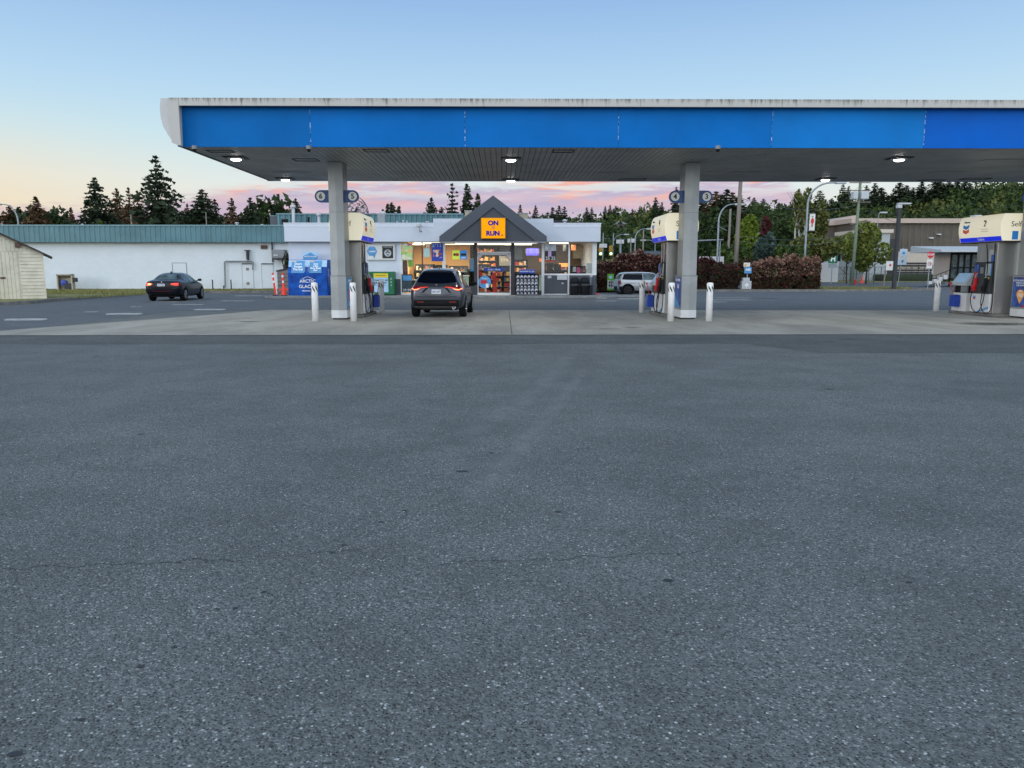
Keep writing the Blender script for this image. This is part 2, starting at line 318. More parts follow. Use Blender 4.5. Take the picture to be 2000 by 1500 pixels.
def blockwall():
    m = bpy.data.materials.new('painted_block_wall'); m.use_nodes = True; nb = NB(m.node_tree); p = m.node_tree.nodes['Principled BSDF']
    g = nb.n('ShaderNodeNewGeometry'); sp = nb.n('ShaderNodeSeparateXYZ'); nb.put(sp.inputs[0], g.outputs['Position'])
    br = nb.n('ShaderNodeTexBrick'); nb.put(br.inputs['Vector'], nb.comb(sp.outputs[0], sp.outputs[2]))
    br.inputs['Scale'].default_value = 1.0; br.inputs['Brick Width'].default_value = .4; br.inputs['Row Height'].default_value = .2; br.inputs['Mortar Size'].default_value = .008
    br.inputs['Color1'].default_value = (.66, .72, .77, 1); br.inputs['Color2'].default_value = (.63, .70, .76, 1); br.inputs['Mortar'].default_value = (.60, .66, .71, 1)
    n_ = nb.ss(nb.noise(g.outputs['Position'], .9, 5, .65), .3, .75)
    nb.put(p.inputs['Base Color'], nb.mix(nb.m('ADD', nb.m('MULTIPLY', n_, .14), nb.m('MULTIPLY', nb.m('MULTIPLY', nb.ss(sp.outputs[2], 1.0, .15), nb.ss(nb.noise(g.outputs['Position'], 2.5, 5, .7), .4, .65)), .35)), br.outputs[0], (.45, .47, .45))); p.inputs['Roughness'].default_value = .75
    bn = nb.n('ShaderNodeBump'); bn.inputs['Strength'].default_value = .3; bn.inputs['Distance'].default_value = .01; nb.put(bn.inputs['Height'], br.outputs['Fac']); bn.invert = True
    nb.put(p.inputs['Normal'], bn.outputs[0]); return m
M['block'] = blockwall()
M['teal'] = mat('teal_metal', (.085, .19, .225), .45, var=.14, scale=.6, metal=.15, dirt=.2, dcol=(.06, .11, .13))
M['tealcap'] = mat('teal_cap', (.14, .27, .31), .4, var=.08, metal=.15)
M['shed'] = mat('cream_boards', (.66, .62, .50), .75, var=.10, scale=1.5, bump=.2, dirt=.35, dcol=(.28, .24, .16))
M['shedroof'] = mat('shed_roof', (.055, .045, .042), .85, var=.2, bump=.4)
M['rust'] = mat('rusty_brown', (.10, .06, .045), .8, var=.3)
M['ice_blue'] = mat('ice_blue_wrap', (.003, .05, .30), .45, var=.30, scale=2.2, col2=(.004, .08, .38), spec=.2)
M['ice_light'] = mat('ice_light_blue', (.38, .60, .82), .4, var=.08)
M['orangered'] = mat('cone_orange', (.85, .045, .025), .45, var=.06, emit=.05)
M['cage_green'] = mat('cage_green', (.005, .14, .055), .45, var=.1)
M['fencegrey'] = mat('grey_siding', (.20, .18, .175), .7, var=.1)
M['ivory'] = mat('ivory_board', (.50, .51, .53), .6, var=.04)
M['lamp_white'] = mat('lamp_lens', (1, 1, .95), .4, var=0, emit=9, ecol=(1, .97, .90))
M['tube'] = mat('shop_light_panel', (1, .93, .75), .4, var=0, emit=2.6, ecol=(1, .86, .60))
M['int_wall'] = mat('ochre_wall', (.78, .45, .16), .7, var=.05)
M['int_orange'] = mat('orange_stripe', (.80, .26, .02), .7, var=.04)
M['int_brown'] = mat('brown_wall', (.22, .155, .11), .7, var=.15)
M['int_dark'] = mat('dark_fixture', (.014, .017, .022), .6, var=.2, spec=.15)
M['int_floor'] = mat('shop_floor', (.28, .25, .22), .4, var=.1)
M['int_ceil'] = mat('shop_ceiling', (.55, .48, .38), .8, var=.04)
M['counter'] = mat('mint_counter', (.42, .62, .58), .5, var=.06)
M['goods'] = palette('snack_goods', [(.5, .05, .03), (.62, .22, .04), (.7, .45, .08), (.35, .12, .04), (.62, .55, .40), (.12, .05, .03), (.45, .02, .04), (.10, .16, .35), (.55, .32, .12)], .12)
M['goods2'] = palette('mixed_goods', [(.08, .06, .04), (.6, .42, .16), (.02, .02, .02), (.5, .4, .25), (.03, .05, .03), (.7, .62, .4), (.35, .06, .05), (.1, .1, .1)], .10)
M['screen_blue'] = mat('lit_blue_screen', (.10, .08, .75), .3, var=.4, scale=9, emit=.9, ecol=(.20, .16, 1))
M['jug'] = mat('jug_white', (.50, .52, .62), .4, var=.3, scale=20)
M['jugdark'] = mat('jug_label_dark', (.03, .035, .05), .4, var=.1)
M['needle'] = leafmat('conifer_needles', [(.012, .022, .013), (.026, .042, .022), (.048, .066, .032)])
M['needle_warm'] = leafmat('sunset_lit_needles', [(.045, .036, .018), (.095, .060, .030), (.16, .090, .045)])  # low sunlight on the conifer crowns painted into the needle colour
M['needle_mid'] = leafmat('green_needles', [(.022, .040, .016), (.045, .07, .024), (.08, .10, .04)])
M['leaf'] = leafmat('broad_leaves', [(.020, .042, .012), (.045, .080, .020), (.085, .125, .032)])
M['leaf_dark'] = leafmat('dark_leaves', [(.012, .026, .010), (.028, .050, .016), (.05, .078, .024)])
M['leaf_yel'] = leafmat('yellow_green_leaves', [(.06, .10, .012), (.12, .18, .02), (.20, .26, .04)])
M['leaf_olive'] = leafmat('olive_leaves', [(.05, .065, .018), (.10, .12, .03), (.18, .18, .06)])
M['leaf_yolive'] = leafmat('yellow_olive_leaves', [(.06, .085, .018), (.13, .165, .032), (.22, .25, .07)])
M['leaf_red'] = leafmat('dark_red_leaves', [(.03, .008, .010), (.07, .014, .018), (.11, .03, .03)])
M['leaf_blue'] = leafmat('blue_green_leaves', [(.02, .045, .035), (.05, .085, .07), (.08, .12, .10)])
M['hedge_red'] = leafmat('photinia_red_leaves', [(.014, .006, .006), (.045, .012, .012), (.10, .026, .024), (.05, .04, .02)])
M['hedge_pink'] = leafmat('photinia_new_leaves', [(.12, .06, .045), (.27, .15, .11), (.42, .28, .22)])
M['hedge_brown'] = leafmat('hedge_brown_leaves', [(.022, .014, .012), (.05, .030, .028), (.075, .045, .04)])
M['bark'] = mat('bark', (.07, .055, .045), .9, var=.3, bump=.5, bscale=15)
M['birch'] = mat('birch_bark', (.42, .42, .38), .8, var=.3, scale=9)
M['wood_pole'] = mat('weathered_pole', (.20, .175, .15), .85, var=.25, scale=2, stretch=(3, 3, .3))
M['green_pole'] = mat('mossy_pole', (.17, .22, .16), .85, var=.2)
M['wire'] = mat('wire', (.08, .09, .1), .6, var=0)
M['hill'] = mat('hill_ground', (.03, .045, .018), .95, var=.3, scale=.05)
M['ware_brown'] = mat('brown_cladding', (.10, .085, .07), .7, var=.18, scale=1.2, stretch=(6, 6, .15))
M['ware_roof'] = mat('pale_roof', (.46, .37, .32), .6, var=.06)
M['ware_base'] = mat('pale_base', (.55, .48, .42), .7, var=.08)
M['ware_grey'] = mat('light_grey_cladding', (.36, .40, .42), .6, var=.06)
M['redtile'] = mat('red_tile', (.16, .05, .035), .8, var=.2)
M['tyre'] = M['rubber']
M['alloy'] = mat('alloy_rim', (.42, .43, .45), .3, metal=.9, var=.05)
M['black_rim'] = mat('black_rim', (.02, .02, .022), .35, metal=.3, var=.1)
M['car_glass'] = mat('car_window_glass', (.002, .004, .010), .08, var=0, spec=.10)
M['car_glass_light'] = mat('light_window_glass', (.07, .11, .125), .08, var=.5, scale=2.6, spec=.2)
M['paint_navy'] = mat('dark_navy_paint', (.003, .005, .011), .2, var=0, metal=.1, coat=.2, spec=.25)
M['paint_grey'] = mat('grey_metallic_paint', (.062, .070, .092), .28, var=0, metal=.6, coat=.6, spec=.4)
M['paint_silver'] = mat('silver_paint', (.34, .36, .385), .26, var=0, metal=.6, coat=1)
M['paint_white'] = mat('white_roof_paint', (.68, .72, .76), .3, var=.03, coat=1)
M['lamp_red'] = mat('lit_tail_lamp', (.5, .02, .02), .25, var=0, emit=.75, ecol=(1, .09, .04))
M['lamp_hot'] = mat('bright_tail_lamp', (.9, .3, .1), .25, var=0, emit=2.6, ecol=(1, .32, .14))
M['lamp_dark'] = mat('dark_red_lens', (.16, .006, .008), .15, var=0, coat=1)
M['pale_blue'] = mat('pale_blue', (.46, .58, .68), .5, var=.04)
M['plate'] = mat('licence_plate', (.60, .64, .70), .4, var=.05)
M['chrome'] = mat('chrome', (.6, .6, .62), .15, metal=1, var=.03)
M['tan'] = mat('tan_box', (.40, .36, .27), .7, var=.15)

# ------------------------------------------------------------------ mesh helpers
def bm_(): return bmesh.new()
def box(bm, x0, x1, y0, y1, z0, z1, bev=0.0):
    x0, x1 = sorted((x0, x1)); y0, y1 = sorted((y0, y1)); z0, z1 = sorted((z0, z1))
    v = [bm.verts.new(p) for p in ((x0,y0,z0),(x1,y0,z0),(x1,y1,z0),(x0,y1,z0),(x0,y0,z1),(x1,y0,z1),(x1,y1,z1),(x0,y1,z1))]
    f = [bm.faces.new([v[i] for i in q]) for q in ((3,2,1,0),(4,5,6,7),(0,1,5,4),(1,2,6,5),(2,3,7,6),(3,0,4,7))]
    if bev:
        es = list({e for q in f for e in q.edges})
        bmesh.ops.bevel(bm, geom=es, offset=min(bev, (x1-x0)*.45, (y1-y0)*.45, (z1-z0)*.45), segments=2, affect='EDGES', profile=.6)
    return bm
def prism(bm, pts, axis, a0, a1):
    def P(u, v, a): return {'y': (u, a, v), 'x': (a, u, v), 'z': (u, v, a)}[axis]
    A = [bm.verts.new(P(u, v, a0)) for u, v in pts]; B = [bm.verts.new(P(u, v, a1)) for u, v in pts]
    n = len(pts); bm.faces.new(A); bm.faces.new(B[::-1])
    for i in range(n): bm.faces.new((A[i], B[i], B[(i+1) % n], A[(i+1) % n]))
    return bm
def cyl(bm, p0, p1, r0, r1=None, n=12):
    r1 = r0 if r1 is None else r1; p0 = Vector(p0); p1 = Vector(p1); d = (p1-p0)
    q = d.to_track_quat('Z', 'Y').to_matrix()
    A = []; B = []
    for i in range(n):
        a = 2*math.pi*i/n; u = q @ Vector((math.cos(a), math.sin(a), 0)); A.append(bm.verts.new(p0+u*r0)); B.append(bm.verts.new(p1+u*r1))
    for i in range(n): bm.faces.new((A[i], A[(i+1) % n], B[(i+1) % n], B[i]))
    bm.faces.new(A[::-1]); bm.faces.new(B); return bm
def tube(bm, pts, r, n=8, r1=None):
    pts = [Vector(p) for p in pts]; rings = []; k = len(pts); up = Vector((0, 0, 1))
    for i, p in enumerate(pts):
        d = (pts[min(i+1, k-1)]-pts[max(i-1, 0)]).normalized()
        if abs(d.dot(up)) > .95: up = Vector((1, 0, 0)) if abs(d.x) < .9 else Vector((0, 1, 0))
        s = d.cross(up).normalized(); t = s.cross(d).normalized(); up = t
        rr = r if r1 is None else r+(r1-r)*i/(k-1)
        rings.append([bm.verts.new(p+s*math.cos(2*math.pi*j/n)*rr+t*math.sin(2*math.pi*j/n)*rr) for j in range(n)])
    for a, b2 in zip(rings, rings[1:]):
        for j in range(n): bm.faces.new((a[j], a[(j+1) % n], b2[(j+1) % n], b2[j]))
    bm.faces.new(rings[0][::-1]); bm.faces.new(rings[-1]); return bm
def lathe(bm, prof, c=(0, 0, 0), n=20, axis='z'):
    rings = []
    for r, h_ in prof:
        ring = []
        for j in range(n):
            a = 2*math.pi*j/n; x, y = r*math.cos(a), r*math.sin(a)
            p = (c[0]+x, c[1]+y, c[2]+h_) if axis == 'z' else (c[0]+h_, c[1]+x, c[2]+y) if axis == 'x' else (c[0]+x, c[1]+h_, c[2]+y)
            ring.append(bm.verts.new(p))
        rings.append(ring)
    for a, b2 in zip(rings, rings[1:]):
        for j in range(n): bm.faces.new((a[j], a[(j+1) % n], b2[(j+1) % n], b2[j]))
    bm.faces.new(rings[0][::-1]); bm.faces.new(rings[-1]); return bm
def obj(name, bm, m, parent=None, smooth=False, loc=None):
    me = bpy.data.meshes.new(name)
    if isinstance(bm, bmesh.types.BMesh):
        bmesh.ops.recalc_face_normals(bm, faces=bm.faces); bm.to_mesh(me); bm.free()
    else: me = bm; me.name = name
    me.materials.clear(); me.materials.append(M[m] if isinstance(m, str) else m)
    if smooth:
        for p in me.polygons: p.use_smooth = True
    o = bpy.data.objects.new(name, me); C.objects.link(o)
    if parent is not None: o.parent = parent
    if loc: o.location = loc
    return o
def npmesh(name, V, F):
    me = bpy.data.meshes.new(name); V = np.asarray(V, dtype=np.float32); F = np.asarray(F, dtype=np.int32); k = F.shape[1]
    me.vertices.add(len(V)); me.vertices.foreach_set('co', V.ravel()); me.loops.add(F.size); me.loops.foreach_set('vertex_index', F.ravel())
    me.polygons.add(len(F)); me.polygons.foreach_set('loop_start', np.arange(0, F.size, k, dtype=np.int32)); me.polygons.foreach_set('loop_total', np.full(len(F), k, dtype=np.int32))
    me.update(calc_edges=True); return me
def thing(name, label, cat, loc=(0, 0, 0), rotz=0.0, group=None):
    o = bpy.data.objects.new(name, None); C.objects.link(o); o.location = loc; o.rotation_euler = (0, 0, rotz); o.empty_display_size = .2
    return tag(o, label, cat, group)
def tag(o, label=None, cat=None, group=None, kind=None):
    if label: o['label'] = label
    if cat: o['category'] = cat
    if group: o['group'] = group
    if kind: o['kind'] = kind
    return o
def structure(name, bm, m, label=None): return tag(obj(name, bm, m), label or name.replace('_', ' '), None, None, 'structure')
def dup(root, loc, rotz, label, group=None):
    def cp(o, par):
        c = o.copy(); C.objects.link(c)
        if par is not None: c.parent = par
        for ch in o.children: cp(ch, c)
        return c
    r = cp(root, None); r.location = loc; r.rotation_euler = (0, 0, rotz); r['label'] = label
    if group: r['group'] = group
    return r
def text(name, s, size, m, parent, loc, face='-y', depth=.004, bold=0.0, sx=1.0, align='CENTER'):
    cu = bpy.data.curves.new('t', 'FONT'); cu.body = s; cu.size = size; cu.extrude = depth; cu.align_x = align; cu.align_y = 'CENTER'; cu.offset = bold; cu.resolution_u = 3
    to = bpy.data.objects.new('t', cu); me = bpy.data.meshes.new_from_object(to); bpy.data.objects.remove(to)
    o = obj(name, me, m, parent); o.location = loc; o.scale = (sx, 1, 1)
    o.rotation_euler = {'-y': (R(90), 0, 0), '+x': (R(90), 0, R(90)), '-x': (R(90), 0, R(-90))}[face]
    return o
def gpoly(pts, z):
    bm = bm_(); bm.faces.new([bm.verts.new((x, y, z)) for x, y in pts]); return bm
def ribbon(pts, w, z):
    bm = bm_(); prev = None
    for i, p in enumerate(pts):
        p = Vector(p); d = (Vector(pts[min(i+1, len(pts)-1)])-Vector(pts[max(i-1, 0)])); d.normalize(); nrm = Vector((-d.y, d.x))
        ww = w*(random.uniform(.5, 1.3) if len(pts) > 6 else 1)
        a = bm.verts.new((p.x+nrm.x*ww/2, p.y+nrm.y*ww/2, z)); c = bm.verts.new((p.x-nrm.x*ww/2, p.y-nrm.y*ww/2, z))
        if prev: bm.faces.new((prev[0], a, c, prev[1]))
        prev = (a, c)
    return bm

# ================================================================== GROUND
bm = bm_()
xs = [-1200, -60, -30, 0, 30, 60, 1200]; ys = [-300, 0, 30, 60, 120, 1600]
vv = [[bm.verts.new((x, y, 0)) for x in xs] for y in ys]
for i in range(len(ys)-1):
    for j in range(len(xs)-1): bm.faces.new((vv[i][j], vv[i][j+1], vv[i+1][j+1], vv[i+1][j]))
structure('ground', bm, 'asphalt', 'worn grey asphalt forecourt')
Yf, Yb = 18.8, 30.2
structure('rear_lot', gpoly([(-60, 26), (-16, 22.5), (-12.6, Yf+.6), (-12.6, Yb), (24, Yb-.3), (60, Yb), (60, 160), (-60, 160)], .004), 'asphalt_far', 'darker bluish asphalt lot around the shop')
structure('concrete_apron', gpoly([(-13.6, Yf), (24, Yf+.05), (24, Yb-.3), (10, Yb-.1), (-9.2, Yb+.4), (-10.4, 27), (-12.7, 21.4)], .008), 'concrete', 'stained pale concrete slab under the fuel canopy')
strip = [(-40, 16.9), (0, 16.55), (5.0, 16.6), G(1460, 672), G(1600, 689), (24, 14.5), (24, Yf+.05), (-13.6, Yf), (-40, Yf-.0)]
structure('asphalt_patch', gpoly(strip, .003), 'asphalt_dark', 'darker asphalt repair strip in front of the concrete slab')
IC = (-5.2, 5.98, 17.27); KC = (-5.07, 5.88, 16.97)      # island centres
jl = []
for x in (-6.45, -3.95, .24, 4.75, 7.2, 11.6, 15.9): jl.append(((x, Yf+.02), (x+.02, Yb-.1)))
for y in (24.2,): jl.append(((-12, y), (-6.5, y)))
for k, (a_, c_) in enumerate(jl): structure('slab_joint', ribbon([a_, c_], .022 if k else .03, .0125), 'joint' if k not in (2,) else 'jointdark', 'straight joint line in the concrete slab')
structure('slab_edge', ribbon([(-13.5, Yf+.02), (24, Yf+.07)], .05, .016), 'joint', 'pale front edge of the concrete slab')
def wander(a, c, n, amp):
    out = []
    for i in range(n+1):
        t = i/n; w_ = amp*(mnoise.noise(Vector((i*.13, a[0]*3.1, 1.7)))+.22*mnoise.noise(Vector((i*.6, a[1], 5.7))))
        px, py = a[0]+(c[0]-a[0])*t, a[1]+(c[1]-a[1])*t+w_*1.0
        out.append(G(px, py+w_*2))
    return out
for k, (a_, c_, n_, amp, w_) in enumerate([((0, 1112), (470, 1092), 90, 2.5, .006), ((470, 1092), (800, 1062), 60, 2, .004), ((860, 1102), (1370, 1078), 90, 2.5, .0045),
     ((1440, 915), (1690, 958), 30, 2, .005), ((792, 1070), (790, 1102), 8, 1, .003)]):
    structure('crack', ribbon(wander(a_, c_, n_, amp), w_, .003), 'crack', 'thin wandering crack in the asphalt')
random.seed(3)
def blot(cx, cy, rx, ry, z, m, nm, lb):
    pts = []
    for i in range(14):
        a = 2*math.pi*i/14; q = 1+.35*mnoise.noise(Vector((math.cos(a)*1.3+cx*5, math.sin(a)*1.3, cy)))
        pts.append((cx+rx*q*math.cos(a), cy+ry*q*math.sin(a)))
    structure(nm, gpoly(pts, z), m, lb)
for px, py, r_ in ((902, 921, .026), (1305, 1134, .018), (275, 1303, .010), (160, 1407, .009), (30, 1474, .014), (215, 1381, .006), (340, 1265, .008), (425, 1190, .006), (460, 1188, .008), (515, 1157, .009), (650, 1080, .010), (672, 1065, .010), (745, 1020, .011), (790, 997, .010), (960, 885, .016), (188, 696, .05), (1090, 1000, .012), (275, 848, .02), (1775, 1138, .01), (420, 770, .02), (1620, 760, .03)):
    x, y = G(px, py); blot(x, y, r_*1.7, r_, .0035, 'tar', 'tar_spot', 'small dark tar spot on the asphalt')
for px, py, rx, ry, z in ((1235, 640, .45, .16, .0162), (1180, 633, .25, .12, .0162), (1655, 664, .35, .10, .0162), (1620, 668, .22, .06, .0162), (1490, 583, 1.1, .7, .0085), (1560, 586, 1.5, .3, .0085), (480, 629, .6, .25, .0162), (1960, 634, 1.6, .9, .0162), (1185, 643, .5, .1, .0162)):  # oil stains, plus one large blot at the right island that is painted shade
    x, y = G(px, py); blot(x, y, rx, ry, z, 'stain_shade', 'oil_and_shade', 'one of the dark oil and painted shade patches on the pavement')
# faint pale tyre streaks and scuffs on the open asphalt
def scuffmat():
    m = bpy.data.materials.new('pale_scuff'); m.use_nodes = True; nb = NB(m.node_tree); p = m.node_tree.nodes['Principled BSDF']; p.inputs['Base Color'].default_value = (.30, .33, .34, 1); p.inputs['Roughness'].default_value = .85
    g = nb.n('ShaderNodeNewGeometry'); u = nb.n('ShaderNodeUVMap'); sx = nb.n('ShaderNodeSeparateXYZ'); nb.put(sx.inputs[0], u.outputs[0])
    e = nb.ss(nb.m('ABSOLUTE', nb.m('SUBTRACT', sx.outputs[0], .5)), .5, .05); e2 = nb.ss(nb.m('ABSOLUTE', nb.m('SUBTRACT', sx.outputs[1], .5)), .5, .3)
    f = nb.m('MULTIPLY', nb.m('MULTIPLY', e, e2), nb.ss(nb.noise(g.outputs['Position'], 3, 6, .75), .25, .7)); nb.put(p.inputs['Alpha'], nb.m('MULTIPLY', f, .42)); return m
M['scuff'] = scuffmat()
def streak(pts, w, lb):
    P = [G(*p) for p in pts]; Q = []
    for i in range(len(P)-1):
        for k in range(6): t_ = k/6; Q.append((P[i][0]+(P[i+1][0]-P[i][0])*t_, P[i][1]+(P[i+1][1]-P[i][1])*t_))
    Q.append(P[-1]); bm = bm_(); uv = bm.loops.layers.uv.new('UVMap'); prev = None
    for i, p in enumerate(Q):
        d = Vector(Q[min(i+1, len(Q)-1)])-Vector(Q[max(i-1, 0)]); d.normalize(); a = bm.verts.new((p[0]-d.y*w/2, p[1]+d.x*w/2, .0022)); c = bm.verts.new((p[0]+d.y*w/2, p[1]-d.x*w/2, .0022)); v = i/(len(Q)-1)
        if prev:
            f = bm.faces.new((prev[0], a, c, prev[1]))
            for l, q in zip(f.loops, ((0, prev[2]), (0, v), (1, v), (1, prev[2]))): l[uv].uv = q
        prev = (a, c, v)
    structure('tyre_streak', bm, 'scuff', lb)
streak([(1125, 672), (1095, 715), (1040, 770), (960, 820), (880, 865)], .5, 'faint pale tyre streak curving over the asphalt')
streak([(1160, 700), (1080, 800), (990, 905), (880, 1010)], .35, 'faint pale tyre streak curving over the asphalt')
streak([(255, 915), (310, 880)], .22, 'small pale scuff on the asphalt'); streak([(930, 772), (1060, 773)], .12, 'small pale scuff on the asphalt')
# painted dashes at left and stall lines by the shop
def dash(x0, x1, yy, hh, lb):
    a_ = G(x0, yy+hh/2); b2 = G(x1, yy+hh/4); c_ = G(x1, yy-hh/2); d_ = G(x0, yy-hh/4)
    structure('painted_marking', gpoly([a_, b2, c_, d_], .0095), 'line', lb)
for q in ((8, 92, 624.5, 6), (207, 278, 613.5, 4.6), (378, 440, 605, 4), (165, 192, 609.5, 1.6), (255, 276, 599.5, 1.3), (335, 400, 595, 1.5), (430, 500, 588, 1.4), (300, 350, 590, 1)):
    dash(*q, 'short white painted dash on the left of the lot')
for q in ((1160, 1206, 588, 1.2), (1205, 1262, 584, 2), (1165, 1185, 583, 1.4), (1372, 1470, 586, 1.2), (1395, 1470, 582, .8), (1378, 1420, 590, 1.2), (455, 520, 578, 1.5), (690, 760, 590, 1)):
    dash(*q, 'worn white stall line by the shop')

# kerb and grass verge on the left, in front of the white building
kl = [G(x, y) for x, y in ((-260, 603), (0, 597), (60, 594), (105, 589.5), (160, 585), (215, 580.5), (280, 576), (410, 573), (520, 572))] + [(-13.6, 53.4)]
def kerb_strip(pts, w, hgt, nm, lb, m='kerb'):
    bm = bm_(); prev = None
    for i, p in enumerate(pts):
        p = Vector(p); d = (Vector(pts[min(i+1, len(pts)-1)])-Vector(pts[max(i-1, 0)])).normalized(); nrm = Vector((-d.y, d.x))
        q = p+nrm*w
        cur = [bm.verts.new((p.x, p.y, 0)), bm.verts.new((p.x+nrm.x*.02, p.y+nrm.y*.02, hgt)), bm.verts.new((q.x, q.y, hgt)), bm.verts.new((q.x, q.y, 0))]
        if prev:
            for j in range(3): bm.faces.new((prev[j], prev[j+1], cur[j+1], cur[j]))
        else: bm.faces.new(cur)
        prev = cur
    bm.faces.new(prev[::-1]); return structure(nm, bm, m, lb)
kerb_strip(kl, .3, .15, 'kerb', 'low concrete kerb beside the left grass verge')
gl = [(x-.1, y+.28) for x, y in kl]
structure('grass_verge', gpoly(gl+[(-13.6, 57.5), (-60, 57.5), (-60, 37)], .13), 'grass', 'dry grass verge before the white building')
def blades(name, n, fn, m, s=(.02, .14), lb='', seed=1):
    rs = np.random.RandomState(seed); V = []; F = []
    for i in range(n):
        x, y, z = fn(rs); a = rs.uniform(0, 6.28); w = s[0]*rs.uniform(.6, 1.5); h_ = s[1]*rs.uniform(.4, 1.3); k = len(V)
        V += [(x-w*math.cos(a), y-w*math.sin(a), z), (x+w*math.cos(a), y+w*math.sin(a), z), (x+rs.normal(0, .3)*h_, y+rs.normal(0, .3)*h_, z+h_)]; F.append((k, k+1, k+2))
    o = obj(name, npmesh(name, V, F), m); return tag(o, lb, 'grass', None, 'stuff')
def in_left(rs):
    while True:
        x = rs.uniform(-36, -13.8); y = rs.uniform(40, 57)
        ky = np.interp(x, [p[0] for p in sorted(gl)], [p[1] for p in sorted(gl)])
        if y > ky+.3 and not (x < -22.0 and y < 46 and x < -22.5): return x, y, .13
blades('grass', 9000, in_left, 'blade', (.03, .10), 'tufts of dry grass on the left verge', 5)

# right-hand kerb, verge and road beyond
kr = [(9.5, 54.2), G(1370, 570), G(1700, 569.5), G(1790, 568), G(1840, 566.5)]
kerb_strip(kr, .3, .16, 'kerb', 'kerb along the hedge at the right edge of the lot')
structure('hedge_bed', gpoly([(5.2, 52.2), (9.5, 54.45), (G(1370, 570)[0], G(1370, 570)[1]+.28), (G(1620, 569.6)[0], G(1620, 569.6)[1]+.28), (26, 62), (5.2, 62)], .14), 'hill', 'dark soil bed under the hedges')
a1 = G(1620, 569.6); a2 = G(1790, 568)
structure('grass_verge', gpoly([(a1[0], a1[1]+.28), (G(1700, 569.5)[0], G(1700, 569.5)[1]+.28), (a2[0], a2[1]+.28), (a2[0]-.5, a2[1]+3.0), (26, 62)], .145), 'grass', 'grass tongue at the base of the square lamp post')
def in_r(rs): return rs.uniform(a1[0]+.3, a2[0]-.5), rs.uniform(a1[1]+1.6, a2[1]+1.6), .14
blades('grass', 2500, in_r, 'blade', (.03, .16), 'tufts of grass around the square lamp post', 8)
structure('far_verge', gpoly([(38, 93), (140, 100), (140, 125), (30, 125), (28, 96)], .03), 'grass', 'grass verge across the road')
structure('road', gpoly([(-20, 68), (160, 74), (160, 96), (40, 91), (-20, 86)], .008), 'asphalt_far', 'road crossing behind the hedges')

# ================================================================== CANOPY
HS = 4.9; CX0, CX1 = -8.86, 20.9; CY0, CY1 = 21.72, 29.95; HT = 6.12
cn = thing('fuel_canopy', 'long flat fuel canopy with blue fascia and weathered white rim', 'canopy', (0, 0, 0))
bm = bm_(); box(bm, CX0+.05, CX1, CY0+.06, CY1-.02, HS+.03, HT-.15); obj('roof_deck', bm, 'soffit_gap', cn)
bm = bm_(); x = CX0+.06; w_ = .16
while x < CX1-.2:
    box(bm, x, x+w_-.016, CY0+.05, 26.9, HS, HS+.028); box(bm, x, x+w_-.016, 26.94, CY1-.03, HS, HS+.028); x += w_
sof = tag(obj('soffit', bm, 'soffit', cn), 'dark slatted metal underside')
# blue fascia panels between seams
seams = [345, 606, 908, 1208, 1508, 1806]
sx_ = [at(p, 250, CY0)[0] for p in seams]+[at(1806, 250, CY0)[0]+4.27, CX1]
pm = ['blue_fascia', 'blue_fascia_mid', 'blue_fascia_mid', 'blue_fascia_mid', 'blue_fascia_faded', 'blue_fascia_deep', 'blue_fascia_mid']
for i in range(len(sx_)-1):
    bm = bm_(); box(bm, sx_[i]+.004, sx_[i+1]-.004, CY0, CY0+.05, HS-.005, HT-.18)
    obj('fascia_panel', bm, pm[i], cn)
for sx in sx_[1:6]:
    bm = bm_(); box(bm, sx-.007, sx+.007, CY0-.004, CY0-.001, HS+.02, HT-.25); obj('flaking_seam', bm, 'flake', cn)
# rim: projects in front of the fascia
rs_ = [at(p, 200, CY0-.25)[0] for p in (640, 945, 1251, 1556, 1858)]
edges = [CX0-.0]+rs_+[rs_[-1]+4.3, CX1]
rimb = HT-.20
for i in range(len(edges)-1):
    bm = bm_(); prism(bm, [(CY0-.25, rimb), (CY0-.25, HT), (CY0+.25, HT+.02), (CY0+.25, rimb+.06), (CY0-.22, rimb+.01)], 'x', edges[i]+.004, edges[i+1]-.004)
    obj('rim', bm, 'rim', cn)
bm = bm_(); box(bm, CX0, CX1, CY1-.03, CY1+.05, HS, HT); obj('rear_fascia', bm, 'blue_fascia_deep', cn)
# bull-nosed left end running the whole depth
prof = [(CX0+.22, HT), (CX0-.26, HT), (CX0-.29, HT-.22), (CX0-.29, HT-.45), (CX0-.24, HT-.72), (CX0-.12, HT-.95), (CX0+.0, HS+.10), (CX0+.12, HS-.0), (CX0+.19, HS-.0)]
bm = bm_(); prism(bm, prof, 'y', CY0-.18, CY1+.1); obj('end_cap', bm, 'endcap', cn)
bm = bm_(); prism(bm, [(CX0-.03, HT-.01), (CX0+.24, HT-.01), (CX0+.24, HS-.005), (CX0+.16, HS-.005), (CX0-.0, HS+.06)], 'y', CY0-.262, CY0-.182); obj('end_frame', bm, 'rim', cn)
